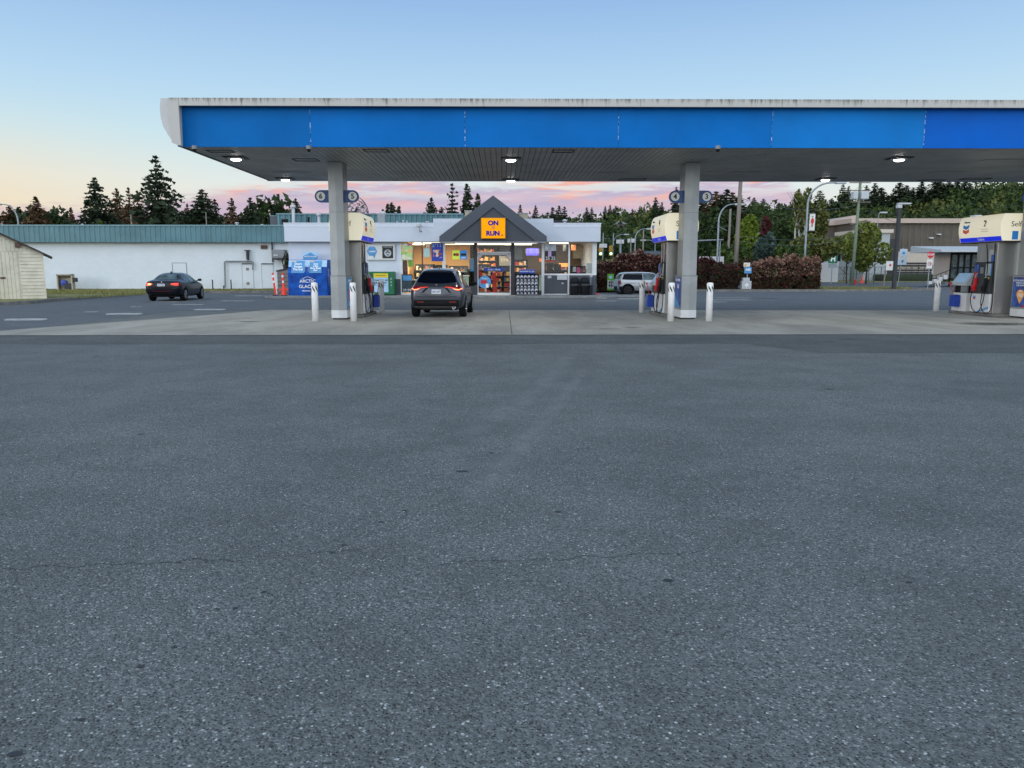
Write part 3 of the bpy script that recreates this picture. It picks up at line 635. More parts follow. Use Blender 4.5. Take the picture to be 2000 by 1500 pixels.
# access panels
def accpanel(px, py, w, d, m):
    x, y = G(px, py, HS); bm = bm_()
    box(bm, x-w/2, x+w/2, y-d/2, y+d/2, HS-.012, HS-.002); obj('access_panel', bm, m, cn)
for q in ((570, 337.5, 1.25, .5), (815, 338, 1.0, .35), (1197, 338, 1.0, .5), (1455, 337, 1.0, .45), (1848, 337, 1.1, .45), (1955, 313, 1.2, .5)): accpanel(*q, 'mgrey')
def hatch(px, py, w, d):
    x, y = G(px, py, HS); bm = bm_()
    for (a_, b2, c_, d_) in ((x-w/2, x+w/2, y-d/2, y-d/2+.03), (x-w/2, x+w/2, y+d/2-.03, y+d/2), (x-w/2, x-w/2+.03, y-d/2+.03, y+d/2-.03), (x+w/2-.03, x+w/2, y-d/2+.03, y+d/2-.03)): box(bm, a_, b2, c_, d_, HS-.014, HS-.002)
    obj('hatch_frame', bm, 'black', cn)
for q in ((735, 294, .7, .5), (598, 312, .75, .5), (430, 295, .7, .4), (1100, 295, .6, .5), (1235, 350, 1.0, .5), (1905, 349, 1.0, .5), (1820, 352, .9, .4)): hatch(*q)
LROW = [(-7.93, 23.75), (.27, 23.85), (11.9, 23.6), (-7.95, 29.1), (.33, 29.35), (11.9, 28.9), (18.9, 24.0)]
lb_ = ['front left lamp under the canopy, above the parked coupe', 'front middle lamp under the canopy, in line with the shop door', 'front right lamp under the canopy, right of the second column',
       'rear left lamp under the canopy, nearest the number 6 sign', 'rear middle lamp under the canopy, above the shop gable', 'rear right lamp under the canopy, above the banner post', 'lamp under the canopy beyond the third pump island']
for i, (x, y) in enumerate(LROW):
    t = thing('canopy_lamp', 'round lit '+lb_[i], 'lamp', (x, y, HS), 0, 'lamps set in the canopy underside')
    bm = bm_(); box(bm, -.31, .31, -.31, .31, -.03, -.012, .01); obj('backing_plate', bm, 'dgrey', t)
    bm = bm_(); lathe(bm, [(.24, -.03), (.24, -.045), (.18, -.06), (.17, -.06)], n=24); obj('housing', bm, 'lgrey', t, True)
    bm = bm_(); lathe(bm, [(.15, -.062), (.145, -.08), (.10, -.10), (.0001, -.105)], n=24); obj('lens', bm, 'lamp_white', t, True)
    ld = bpy.data.lights.new('canopy_lamp_light', 'SPOT'); ld.energy = 150; ld.spot_size = R(135); ld.spot_blend = .6; ld.shadow_soft_size = .18; ld.color = (1, .96, .88)
    lo = bpy.data.objects.new('lamp_light', ld); C.objects.link(lo); lo.parent = t; lo.location = (0, 0, -.22)
for px, py, lb in ((380, 292, 'leftmost'), (603, 292, 'middle'), (1402, 292, 'rightmost')):
    x, y = G(px, py, HS-.1); t = thing('security_camera', lb+' of the three small dark dome cameras under the canopy edge', 'security camera', (x, y, HS), 0, 'dome cameras under the canopy front edge')
    bm = bm_(); cyl(bm, (0, 0, -.09), (0, 0, -.0), .07, .07, 14); obj('mount', bm, 'mgrey', t)
    bm = bm_(); lathe(bm, [(.055, -.09), (.05, -.13), (.03, -.16), (.001, -.17)], n=14); obj('dome', bm, 'black', t, True)

# columns
def vnose(hw, y0, nose, y1): return [(-hw, y0), (0, y0-nose), (hw, y0), (hw, y1), (-hw, y1)]
col_lb = ['left grey canopy column carrying the 6 and 5 signs', 'middle grey canopy column carrying the 4 and 3 signs', 'right canopy column at the picture edge with the purple discount poster']
for k, c in enumerate(IC):
    Y0 = 24.66; t = thing('canopy_column', col_lb[k], 'column', (c, Y0, 0.01), 0, 'columns holding up the fuel canopy')
    bm = bm_(); prism(bm, vnose(.245, .0, .05, .95), 'z', .30, 1.37); obj('base_cladding', bm, 'column', t)
    bm = bm_(); prism(bm, vnose(.25, -.003, .05, .955), 'z', .05, .297); obj('skirt', bm, 'skirt', t)
    bm = bm_(); prism(bm, vnose(.22, .03, .05, .92), 'z', 0, .05); obj('plinth', bm, 'dgrey', t)
    bm = bm_(); prism(bm, vnose(.262, -.012, .05, .965), 'z', 1.37, 1.395); obj('ledge', bm, 'mgrey', t)
    bm = bm_(); prism(bm, vnose(.225, .05, .045, .80), 'z', 1.395, HS-.02); obj('shaft', bm, 'column', t)
    bm = bm_(); prism(bm, vnose(.228, .047, .045, .803), 'z', 3.36, 3.366); obj('shaft_seam', bm, 'dgrey', t)
    # number signs either side
    nums = ((6, 5), (4, 3), (2, 1))[k]; zc = 3.86
    for s, num in ((-1, nums[0]), (1, nums[1])):
        sg = bm_(); pts = []; r_ = .19; cx = s*.50
        pts = [(s*.225, zc-r_)]+[(cx+s*r_*math.sin(a), zc-r_*math.cos(a)) for a in [math.pi*i/14 for i in range(15)]]+[(s*.225, zc+r_)]
        prism(sg, pts, 'y', .18, .26); so_ = obj('number_sign', sg, 'sign_blue', t)
        bm = bm_(); cyl(bm, (cx, .180, zc), (cx, .168, zc), .135, .135, 24); obj('roundel', bm, 'sign_white', so_)
        text('number', str(num), .22, 'ink', so_, (cx, .164, zc-.005), '-y', .003, .006)
    # posters on the base flanks
    if k == 0:
        bm = bm_(); box(bm, .247, .258, .06, .90, .36, 1.33); p = obj('poster', bm, 'poster_blue', t)
        bm = bm_(); box(bm, .258, .263, .30, .80, .60, .95, .0); obj('poster_panel', bm, 'red', p)
        text('poster_text', 'IT PAYS', .16, 'white_ink', p, (.262, .48, 1.2), '+x'); text('poster_text', 'Save', .2, 'white_ink', p, (.262, .48, .48), '+x')
    else:
        bm = bm_(); box(bm, -.258, -.247, .06, .90, .36, 1.33); p = obj('poster', bm, 'poster_purple', t)
        if k == 1:
            text('poster_text', 'GET MORE', .13, 'white_ink', p, (-.26, .48, 1.24), '-x'); text('poster_text', '10¢', .2, 'white_ink', p, (-.26, .45, 1.04), '-x')
            bm = bm_(); prism(bm, [(.06, .36), (.9, .36), (.9, .75), (.5, .6)], 'x', -.262, -.2585); obj('poster_panel', bm, 'poster_blue', p)
        else:
            for q, (s_, z_) in enumerate((('EXTRAORDINARY', 1.22), ('POINTS AT', 1.14), ('THE PUMP', 1.06))): text('poster_text', s_, .085, 'white_ink', p, (-.26, .55, z_), '-x')
            bm = bm_(); cc_ = (.5, .78); pp = [(cc_[0]+.19*math.cos(a), cc_[1]+.15*math.sin(a)) for a in [math.pi*i/12-.3 for i in range(0, 15)]]; pp.append((.5, .46)); prism(bm, pp, 'x', -.263, -.2585)
            d_ = obj('drop_badge', bm, 'orange', p); text('badge_text', 'SAVE', .07, 'white_ink', d_, (-.266, .5, .88), '-x'); text('badge_text', '10¢', .17, 'white_ink', d_, (-.266, .5, .74), '-x')
            bm = bm_(); prism(bm, [(.06, .36), (.40, .36), (.06, .62)], 'x', -.262, -.2585); obj('poster_panel', bm, 'red', p)

# bollards
def bollard_bms():
    bm = bm_(); lathe(bm, [(.10, 0), (.10, 1.13), (.095, 1.17), (.06, 1.185), (.001, 1.19)], n=24)
    return bm
def stripe_bm():
    bm = bm_()
    for k in range(6):
        a0 = k*math.pi/3; n = 5; A = []; 
        for i in range(n+1):
            a = a0+ i*.17; z0 = 1.11-i*.03
            A.append((bm.verts.new((.1022*math.cos(a), .1022*math.sin(a), z0)), bm.verts.new((.1022*math.cos(a), .1022*math.sin(a), z0-.085))))
        for p, q in zip(A, A[1:]): bm.faces.new((p[0], q[0], q[1], p[1]))
    return bm
BP = [(G(615, 628), 'leftmost white bollard, in front of the left canopy column'), (G(690, 628), 'white bollard just right of the left canopy column'),
      (G(745, 611), 'white bollard behind the pump numbered 5'), (G(1254, 611), 'white bollard behind the pump numbered 4, by the silver hatchback'),
      (G(1311, 628), 'white bollard in front of the middle column, on its left'), (G(1386, 628), 'white bollard right of the middle canopy column'), (G(1830.5, 608.5), 'rightmost white bollard, beside the windshield washing station')]
b0 = thing('bollard', BP[0][1], 'bollard', (BP[0][0][0], BP[0][0][1]+.1, .008), 0, 'white bollards guarding the pump islands')
obj('post', bollard_bms(), 'bollard', b0, True); obj('stripes', stripe_bm(), 'dgrey', b0)
for (p, lb) in BP[1:]: dup(b0, (p[0], p[1]+.1, .008), random.uniform(0, 3), lb)

# ================================================================== PUMPS
def chevron(par, s, y, z, w=.22):
    # two stacked V marks on the side face (facing s*x)
    for m_, dz in (('logo_blue', 0), ('logo_red', -.14)):
        bm = bm_(); x0 = 0; t_ = .105; q = [(y-w/2, z+dz), (y, z+dz-.055), (y+w/2, z+dz), (y+w/2, z+dz-t_), (y, z+dz-t_-.055), (y-w/2, z+dz-t_)]
        prism(bm, q, 'x', s*.004, s*.012); o = obj('logo', bm, m_, par); yield o
pump_lb = ['fuel dispenser behind the left column with lit sign numbered 5', 'fuel dispenser behind the middle column with lit sign numbered 4', 'fuel dispenser at the right edge with lit sign numbered 2 and Self']
for k, c in enumerate(KC):
    Y0 = 25.55; t = thing('fuel_dispenser', pump_lb[k], 'fuel pump', (c, Y0, .008), 0, 'fuel dispensers on the pump islands')
    # island slab
    bm = bm_(); box(bm, -.47, .47, .1, 2.75, 0, .09, .03); obj('island_base', bm, 'kerb', t)
    hw = .40
    bm = bm_(); box(bm, -.40, .40, .30, .42, .09, 2.55, .02); obj('end_panel', bm, 'steel', t)
    bm = bm_(); box(bm, -.34, .34, .42, 1.50, .09, 2.55); obj('core', bm, 'steel', t)
    # bulged lit header
    pf = [(-.46, 2.53), (-.505, 2.66), (-.555, 2.86), (-.565, 3.05), (-.53, 3.25), (-.48, 3.37), (-.43, 3.41)]
    pf = pf+[(-x, z) for x, z in reversed(pf)]
    bm = bm_(); prism(bm, pf, 'y', .0, 2.35); hd = obj('lit_header', bm, 'cream_lit', t)
    bm = bm_(); box(bm, -.44, .44, .02, 2.33, 2.49, 2.528); obj('header_underside', bm, 'dgrey', t)
    text('header_text', 'Self', .25, 'ink', hd, (-.02 if k < 2 else -.05, -.006, 3.06), '-y', .003, -.001)
    bm = bm_(); box(bm, -.16, .04, -.008, .001, 2.56, 2.84); obj('header_square', bm, 'logo_blue', hd)
    for s in (-1, 1):
        num = ((6, 5), (4, 3), (2, 1))[k][0 if s < 0 else 1]
        bm = bm_(); prism(bm, [(s*.463, 2.535), (s*.511, 2.68), (s*.515, 2.68), (s*.468, 2.53)], 'y', .03, 2.32); bd = obj('header_band', bm, 'blue_lit', hd)
        sf = '+x' if s > 0 else '-x'
        tx = text('band_text', 'Techron', .11, 'white_ink', bd, (s*.502, 1.1, 2.60), sf, .003, .003); tx.rotation_euler.x = R(90+18)
        near = .55 if s < 0 else .60
        far = 1.75
        ly, ny = (1.9, .85) if s < 0 else (.45, 1.45)

        for m_, dz in (('logo_blue', 0), ('logo_red', -.15)):
            bm = bm_(); z = 3.13+dz; w = .34; t_ = .105; q = [(ly-w/2, z), (ly, z-.05), (ly+w/2, z), (ly+w/2, z-t_), (ly, z-t_-.06), (ly-w/2, z-t_)]
            prism(bm, q, 'x', s*.555, s*.572); obj('logo', bm, m_, hd)
        text('logo_name', 'Chevron', .09, 'sign_blue', hd, (s*.542, ly, 3.22), sf, .012)
        text('number', str(num), .30, 'ink', hd, (s*.558, ny, 3.12), sf, .012, .0)
        for zz in (2.93, 2.86): 
            bm = bm_(); box(bm, s*.557, s*.568, ny-.2, ny+.2, zz, zz+.012); obj('fine_print', bm, 'mgrey', hd)
    for s in (-1, 1):
        sf = '+x' if s > 0 else '-x'
        bm = bm_(); box(bm, s*.34, s*.46, .42, 1.48, .12, .76, .015); cb = obj('lower_cabinet', bm, 'skirt', t)
        bm = bm_(); yy = [(.45, .12), (1.48, .55)] if s > 0 else [(.45, .50), (1.2, .14)]
        prism(bm, [(.43, .34), (1.1, .13), (.9, .13), (.43, .27)] if s < 0 else [(1.46, .36), (.7, .13), (.9, .13), (1.46, .28)], 'x', s*.459, s*.463); obj('cabinet_swoosh', bm, 'poster_blue', cb)
        for m_, dz in (('logo_blue', 0), ('red', -.06)):
            bm = bm_(); z = .69+dz; ly = 1.25 if s < 0 else .7; w = .13; q = [(ly-w/2, z), (ly, z-.02), (ly+w/2, z), (ly+w/2, z-.05), (ly, z-.08), (ly-w/2, z-.05)]
            prism(bm, q, 'x', s*.4605, s*.465); obj('logo', bm, m_, cb)
        bm = bm_(); prism(bm, [(s*.34, .78), (s*.50, .78), (s*.50, 1.0), (s*.42, 1.42), (s*.41, 1.80), (s*.34, 1.84)], 'y', .44, 1.46); cs = obj('console', bm, 'dgrey', t)
        bm = bm_(); box(bm, s*.41, s*.435, .55, .80, 1.38, 1.78, .01); obj('price_panel', bm, 'lgrey', cs)
        bm = bm_(); box(bm, s*.41, s*.43, .50, .54, 1.30, 1.78); obj('price_stripe', bm, 'poster_blue', cs)
        bm = bm_(); box(bm, s*.41, s*.437, .92, 1.10, 1.44, 1.66, .01); obj('screen', bm, 'mgrey', cs)
        bm = bm_(); box(bm, s*.41, s*.437, 1.2, 1.42, 1.25, 1.75, .01); obj('pump_topper', bm, 'poster_purple', cs)
        bm = bm_(); box(bm, s*.437, s*.442, 1.25, 1.40, 1.28, 1.50); obj('price_tag', bm, 'red', cs)
        bm = bm_()
        for q in range(3): box(bm, s*.42, s*.452, .55+q*.09, .61+q*.09, 1.23, 1.32, .008)
        obj('grade_buttons', bm, 'yellow', cs)
        bm = bm_(); box(bm, s*.345, s*.357, .55, .80, 1.86, 2.25); obj('notice', bm, 'ivory', t)
        bm = bm_(); box(bm, s*.345, s*.37, .43, .66, 1.85, 2.08, .01); sc_ = obj('small_screen', bm, 'poster_purple', t)
        # nozzles
        for ny, mm in ((1.18, 'red'), (.60, 'black')):
            bm = bm_(); box(bm, s*.48, s*.56, ny-.06, ny+.06, 1.02, 1.30, .02); box(bm, s*.50, s*.60, ny-.04, ny+.10, .84, 1.05, .02)
            nz = obj('nozzle', bm, mm, t)
            bm = bm_(); tube(bm, [(s*.54, ny+.0, 1.28), (s*.52, ny-.01, 1.40), (s*.45, ny-.02, 1.47)], .018, 8); obj('spout', bm, 'galv', nz)
            bm = bm_(); tube(bm, [(s*.575, ny+.09, 1.02), (s*.63, ny+.04, .92), (s*.59, ny+.08, .84)], .008, 6); obj('trigger', bm, 'black', nz)
            sgn = 1 if ny > 1 else -1
            ex = .74 if s < 0 else .80
            zt = 2.44
            pts = [(s*.56, ny+.05, .86), (s*.62, ny+.02, .55), (s*.62, ny-.10, .25), (s*.60, ny-.30, .13), (s*.62, ny-.52, .20), (s*.60, ny-.66, .55), (s*.52, ny-.60, 1.2), (s*.44, ny-.45, 1.9), (s*.42, ny-.3, zt)] if sgn > 0 else \
                  [(s*.56, ny+.05, .86), (s*.64, ny-.02, .5), (s*.64, ny-.12, .22), (s*.60, ny-.28, .13), (s*.55, ny-.44, .22), (s*.52, ny-.46, .55), (s*.50, ny-.38, 1.2), (s*.46, ny-.28, 1.8), (s*.42, ny-.16, zt)]
            # smooth
            P = [Vector(p) for p in pts]; sm = []
            for i in range(len(P)-1):
                p0, p1, p2, p3 = P[max(i-1, 0)], P[i], P[i+1], P[min(i+2, len(P)-1)]
                for u in (0, .25, .5, .75): sm.append(.5*((2*p1)+(-p0+p2)*u+(2*p0-5*p1+4*p2-p3)*u*u+(-p0+3*p1-3*p2+p3)*u**3))
            sm.append(P[-1]); bm = bm_(); tube(bm, sm, .014, 8); obj('hose', bm, 'rubber', t, True)
    # mast hose retractor rail
    bm = bm_(); tube(bm, [(-.37, .44, 2.52), (-.37, .44, 1.85)], .02, 6); tube(bm, [(.37, .44, 2.52), (.37, .44, 1.85)], .02, 6); obj('hose_rail', bm, 'black', t)

sv_lb = ['windshield washing station with blue bucket behind the pump numbered 5', 'windshield washing station with blue bucket behind the pump numbered 4', 'windshield washing station with red squeegee left of the pump numbered 2']
for k, c in enumerate(KC):
    Y0 = 27.35; t = thing('windshield_station', sv_lb[k], 'washing station', (c, Y0, .1), 0, 'windshield washing stations on the islands')
    bm = bm_(); box(bm, -.42, .42, .0, .85, 0, .66, .015); obj('cabinet', bm, 'skirt', t)
    bm = bm_(); box(bm, -.36, .36, .05, .80, .66, .92); obj('towel_slot', bm, 'black', t)
    for s in (-1, 1):
        bm = bm_(); box(bm, s*.36, s*.42, .30, .36, .66, .92); box(bm, s*.36, s*.42, .0, .06, .66, .92); box(bm, s*.36, s*.42, .79, .85, .66, .92); obj('upright', bm, 'mgrey', t)
        bm = bm_(); box(bm, s*.40, s*.43, .06, .32, .69, .90); obj('towel_box', bm, 'mgrey', t)
    bm = bm_(); prism(bm, [(-.46, .92), (-.46, 1.02), (-.22, 1.36), (.22, 1.36), (.46, 1.02), (.46, .92)], 'y', -.02, .87); obj('sloped_top', bm, 'lgrey', t)
    for s in (-1, 1):
        bm = bm_(); prism(bm, [(s*.452, 1.04), (s*.23, 1.355), (s*.236, 1.362), (s*.458, 1.047)], 'y', .08, .75); obj('notice', bm, 'ice_light', t)
        bm = bm_(); box(bm, s*.44, s*.66, .30 if s < 0 else .30, .62, .16, .58, .02); bk = obj('bucket', bm, 'blue', t)
        bm = bm_(); box(bm, s*.47, s*.63, .33, .59, .583, .59); obj('bucket_water', bm, 'black', bk)
        bm = bm_(); tube(bm, [(s*.55, .48, .45), (s*.62, .72, 1.0)], .012, 6); box(bm, s*.60, s*.64, .66, .80, .96, 1.02, .005); obj('squeegee', bm, 'red', bk)

# ================================================================== SHOP
YS = 44.1; Z0 = .15
shop = thing('convenience_store', 'low pale grey convenience store with charcoal gable and lit glass front', 'shop', (0, 0, 0))
XL, XR = ax(565, YS), ax(1165, YS)
def fx(px): return ax(px, YS, 520)
def fz(py): return az(py, YS)
WT = fz(473); H_P0 = az(472, 43.7); H_P1 = az(437, 43.7)
xw = {k: fx(k) for k in (565, 782, 786, 825, 864, 870, 926, 931, 998, 1003, 1058, 1063, 1110, 1113, 1157, 1165)}
# walkway slab
structure('walkway', (lambda bm: box(bm, -13.1, 5.9, 42.75, 55.5, 0, Z0, .03))(bm_()), 'walk', 'raised concrete walkway round the shop')
structure('walkway_end', (lambda bm: box(bm, 5.9, 8.1, 43.9, 47.5, 0, .10, .03))(bm_()), 'walk', 'low concrete pad right of the shop')
# walls
bm = bm_(); DB = 55.0
box(bm, XL, xw[782], YS, YS+.2, Z0+.9, WT+.2); box(bm, XL, XL+.2, YS+.2, DB, Z0, WT+.2); box(bm, XR-.2, XR, YS+.2, DB, Z0, WT+.2); box(bm, XL, XR, DB, DB+.2, Z0, WT+.2)
obj('wall', bm, 'wallwhite', shop)
bm = bm_(); box(bm, XL, xw[782], YS-.005, YS+.2, Z0, Z0+.9); obj('wainscot', bm, 'wainscot', shop); bm = bm_(); zsill = fz(536.5); box(bm, xw[1063], XR, YS+.0, YS+.2, Z0, zsill-.03)
obj('wainscot', bm, 'wainscot', shop)
bm = bm_(); box(bm, xw[1063]+.0, XR+.0, YS-.02, YS+.2, zsill-.03, zsill+.06); box(bm, xw[1157], XR, YS-.01, YS+.2, zsill+.06, WT)
box(bm, xw[1058], xw[1063], YS-.03, YS+.12, Z0+.0, WT); box(bm, xw[1110], xw[1113], YS-.015, YS+.12, zsill+.06, WT); box(bm, fx(1109), fx(1112), YS-.03, YS-.002, Z0, zsill-.03)
obj('window_frame', bm, 'frame_white', shop); bm = bm_(); box(bm, xw[782], xw[786], YS-.02, YS+.12, Z0, WT); box(bm, xw[786], xw[864], YS-.02, YS+.12, Z0, Z0+.09); box(bm, xw[864], xw[870], YS-.02, YS+.15, Z0, WT)
obj('window_frame', bm, 'frame_white', shop); bm = bm_(); box(bm, fx(1062), fx(1110), YS-.03, YS-.003, Z0+.01, Z0+.06)
obj('bottom_rail', bm, 'frame_white', shop)
bm = bm_(); box(bm, xw[825]-.03, xw[825]+.03, YS, YS+.1, Z0+.09, WT); box(bm, xw[926], xw[931]+.03, YS-.03, YS+.2, Z0, WT); box(bm, xw[998]-.0, xw[1003]+.05, YS-.03, YS+.2, Z0, WT)
box(bm, xw[870], xw[926], YS, YS+.12, Z0, Z0+.5); box(bm, xw[1003]+.05, xw[1058], YS, YS+.12, Z0, Z0+.25)
obj('window_post', bm, 'frame_dark', shop)
bm = bm_(); box(bm, fx(1066), fx(1106), YS-.012, YS-.001, Z0+.12, zsill-.45); obj('serving_hatch_panel', bm, 'gable', shop)
bm = bm_(); box(bm, fx(1088), fx(1108), YS-.12, YS-.002, zsill-.30, zsill-.02, .02); obj('night_tray', bm, 'lgrey', shop)
bm = bm_(); box(bm, fx(1070), fx(1077), YS-.015, YS-.002, zsill-.2, zsill-.06); box(bm, fx(1097), fx(1101), YS-.015, YS-.003, zsill-.52, zsill-.45); obj('small_notice', bm, 'ivory', shop)
bm = bm_(); box(bm, xw[870], xw[1058], YS-.02, YS+.15, WT-.03, WT+.2); obj('lintel', bm, 'frame_dark', shop)
for (a_, c_, zb) in ((786, 825, Z0+.09), (825, 864, Z0+.09), (870, 926, Z0+.5), (1003, 1058, Z0+.25), (1063, 1110, zsill+.06), (1113, 1157, zsill+.06)):
    bm = bm_(); box(bm, xw[a_]+.03, xw[c_]-.03, YS+.05, YS+.062, zb, WT); obj('window_glass', bm, 'glass', shop)
# door
dz1 = fz(494)
bm = bm_(); x0, x1 = xw[931]+.05, xw[998]-.02
box(bm, x0, x1, YS, YS+.12, dz1-.02, dz1+.06); box(bm, x0, x1, YS-.01, YS+.12, Z0, Z0+.12); box(bm, x0, x0+.04, YS, YS+.1, Z0+.12, dz1-.02); box(bm, x1-.04, x1, YS, YS+.1, Z0+.12, dz1-.02)
door = obj('door', bm, 'frame_white', shop)
bm = bm_(); box(bm, x0+.04, x1-.04, YS+.05, YS+.06, Z0+.12, dz1-.02); obj('door_glass', bm, 'glass', door)
bm = bm_(); box(bm, x0+.04, x1-.04, YS+.05, YS+.06, dz1+.06, WT-.03); obj('transom_glass', bm, 'glass', shop)
bm = bm_(); box(bm, x0+.15, x1-.15, YS-.03, YS-.002, dz1-.12, dz1-.03); obj('door_closer', bm, 'lgrey', door)
for s in (0, 1):
    bm = bm_(); xx = x0+.04 if s == 0 else x1-.04; d_ = 1 if s == 0 else -1
    prism(bm, [(xx, dz1-.06), (xx+d_*.30, dz1-.06), (xx, dz1-.42)], 'y', YS+.02, YS+.028); cr = obj('corner_decal', bm, 'ivory', door)
    bm = bm_(); prism(bm, [(xx+d_*.30, dz1-.06), (xx+d_*.34, dz1-.06), (xx, dz1-.47), (xx, dz1-.42)], 'y', YS+.018, YS+.03); obj('corner_decal_edge', bm, 'red', cr)
bm = bm_(); box(bm, x0+.35, x1-.35, YS+.02, YS+.035, fz(529), fz(523)); pb = obj('push_bar_decal', bm, 'blue', door)
text('decal_text', 'ocos obos', .17, 'white_ink', pb, ((x0+x1)/2, YS+.015, fz(526.2)), '-y')
bm = bm_(); xc = fx(946.5); cyl(bm, (xc, YS+.03, fz(551)), (xc, YS+.02, fz(551)), .36, .36, 28); dc = obj('round_decal', bm, 'poster_blue', door)
bm = bm_(); box(bm, xc-.22, xc+.12, YS+.008, YS+.018, fz(554), fz(547), .004); obj('decal_mark', bm, 'red', dc)
bm = bm_(); box(bm, xc+.06, xc+.22, YS+.0, YS+.007, fz(562), fz(554)); obj('decal_mark', bm, 'white_ink', dc)
text('decal_text', 'Fresh', .15, 'white_ink', dc, (xc, YS+.014, fz(544)), '-y')
# parapet band with cap, in two lengths either side of the gable
XPL, XPR = at(555, 455, 43.7)[0], at(1173, 455, 43.7)[0]
bm = bm_(); box(bm, XPL, XPR, 43.7, 44.0, H_P0, H_P1); box(bm, XPL, XPL+.3, 44.0, DB+.4, H_P0, H_P1); box(bm, XPR-.3, XPR, 44.0, DB+.4, H_P0, H_P1); obj('parapet', bm, 'parapet', shop)
bm = bm_(); box(bm, XPL-.03, at(848, 440, 43.7)[0], 43.66, 44.02, H_P1, H_P1+.05); box(bm, XPL-.012, at(848, 440, 43.7)[0], 43.685, 43.70, H_P1-.17, H_P1)
xq0, xq1 = at(846, 430, 43.7)[0], at(1081, 430, 43.7)[0]; HQ = az(427, 43.7)
box(bm, xq1, XPR+.03, 43.66, 44.02, H_P1, H_P1+.05); box(bm, xq1, XPR+.012, 43.685, 43.70, H_P1-.17, H_P1); obj('parapet_cap', bm, 'capflash', shop)
bm = bm_(); box(bm, xq0, xq1, 43.69, 44.0, H_P1-.0, HQ); box(bm, xq0, xq0+.2, 44, 47, H_P1, HQ); box(bm, xq1-.2, xq1, 44, 47, H_P1, HQ); obj('raised_parapet', bm, 'parapet', shop)
bm = bm_(); box(bm, XL, XR, YS+.1, DB, WT+.2, WT+.4); obj('roof', bm, 'dgrey', shop)
bm = bm_(); box(bm, XPL, XPR, 43.95, 44.3, H_P0-.02, H_P0); obj('parapet_soffit', bm, 'mgrey', shop)
# gable
YG = 42.75
def g_(px, py): return at(px, py, YG)
A, Lb, Lt, Rb, Rt = g_(963, 381.5), g_(858, 472), g_(858, 461.5), g_(1068, 472), g_(1068, 461.5)
bm = bm_(); inner = [g_(880, 472), g_(963, 404.5), g_(1047, 472)]
prism(bm, [Lb, Lt, A, inner[1], inner[0]], 'y', YG, 46.5); prism(bm, [A, Rt, Rb, inner[2], inner[1]], 'y', YG, 46.5)
gb = obj('gable', bm, 'gable', shop)
bm = bm_(); prism(bm, [(inner[0][0], inner[0][1]+.0), (inner[1][0], inner[1][1]), (inner[2][0], inner[2][1])], 'y', YG+.10, YG+.3); obj('gable_face', bm, 'gable_face', gb)
bm = bm_(); box(bm, Lb[0]+.02, Rb[0]-.02, YG+.02, YS, Lb[1]-.04, Lb[1]-.004); obj('gable_soffit', bm, 'lgrey', gb)
# lit sign on the gable
x0, z0 = g_(939.5, 466.5); x1, z1 = g_(987.5, 425.5)
sg = thing('gable_sign', 'square lit orange sign reading ON the RUN on the gable', 'shop sign', (0, 0, 0))
bm = bm_(); box(bm, x0, x1, YG-.12, YG+.1, z0, z1, .02); pl = obj('sign_box', bm, 'sign_orange_edge', sg)
bm = bm_(); box(bm, x0+.04, x1-.04, YG-.13, YG-.118, z0+.04, z1-.04); pl = obj('sign_face', bm, 'sign_orange', sg)
xm = (x0+x1)/2; zm = (z0+z1)/2
text('sign_text', 'ON', .34, 'sign_ink', pl, (xm, YG-.14, zm+.27), '-y', .004, .018, 1.05)
text('sign_text', 'the', .15, 'sign_ink', pl, (xm, YG-.14, zm+.02), '-y', .003, .0)
text('sign_text', 'RUN', .34, 'sign_ink', pl, (xm-.02, YG-.14, zm-.28), '-y', .004, .018, 1.05)
bm = bm_(); cyl(bm, (xm+.48, YG-.142, zm-.37), (xm+.48, YG-.131, zm-.37), .045, .045, 14); obj('sign_dot', bm, 'red', pl)
bm = bm_(); box(bm, xm-.12, xm+.12, YG-.14, YG-.131, zm+.10, zm+.11); obj('sign_rule', bm, 'sign_ink', pl)

# interior
interior = bm_(); box(interior, XL+.2, XR-.2, YS+.2, DB, Z0+.002, Z0+.01); obj('shop_floor', interior, 'int_floor', shop)
bm = bm_(); box(bm, XL+.2, XR-.2, YS+.2, DB, WT+.08, WT+.1); obj('shop_ceiling', bm, 'int_ceil', shop)
YI = 51.0
def ix(px, Y=YI): return ax(px, Y, 500)
bm = bm_(); box(bm, XL+.25, ix(918), YI, YI+.1, 1.8, WT+.07); obj('back_wall', bm, 'int_wall', shop)
bm = bm_(); box(bm, XL+.25, ix(918), YI-.01, YI+.1, 1.62, 1.8); obj('wall_stripe', bm, 'int_orange', shop)
bm = bm_(); box(bm, XL+.25, ix(918), YI, YI+.1, Z0, 1.62); box(bm, ix(918), ix(1003), YI+.4, YI+.5, Z0, WT+.07); obj('back_wall', bm, 'int_dark', shop)
bm = bm_(); box(bm, ix(1003), XR-.25, YI, YI+.1, Z0, WT+.07); obj('back_wall', bm, 'int_brown', shop)
bm = bm_(); box(bm, xw[782]-.1, xw[782]+.0, YS+.2, YI, Z0, WT+.05); obj('partition', bm, 'int_wall', shop)
for (px0, px1, py0) in ((0, 0, 0),):
    pass
for i, (x, y, w) in enumerate(((-4.3, 45.6, 1.6), (-2.6, 47.6, 1.9), (-.9, 45.6, 1.5), (-.6, 48.2, 1.8), (1.2, 45.8, 1.7), (1.0, 48.6, 1.7), (3.4, 46.2, 1.2), (-5.6, 48.5, 1.6))):
    t = tag(obj('ceiling_light', (lambda bm: box(bm, x-w/2, x+w/2, y-.12, y+.12, WT-.02, WT+.06))(bm_()), 'tube'), 'long lit fluorescent fitting on the shop ceiling', 'ceiling light', 'fluorescent fittings inside the shop')
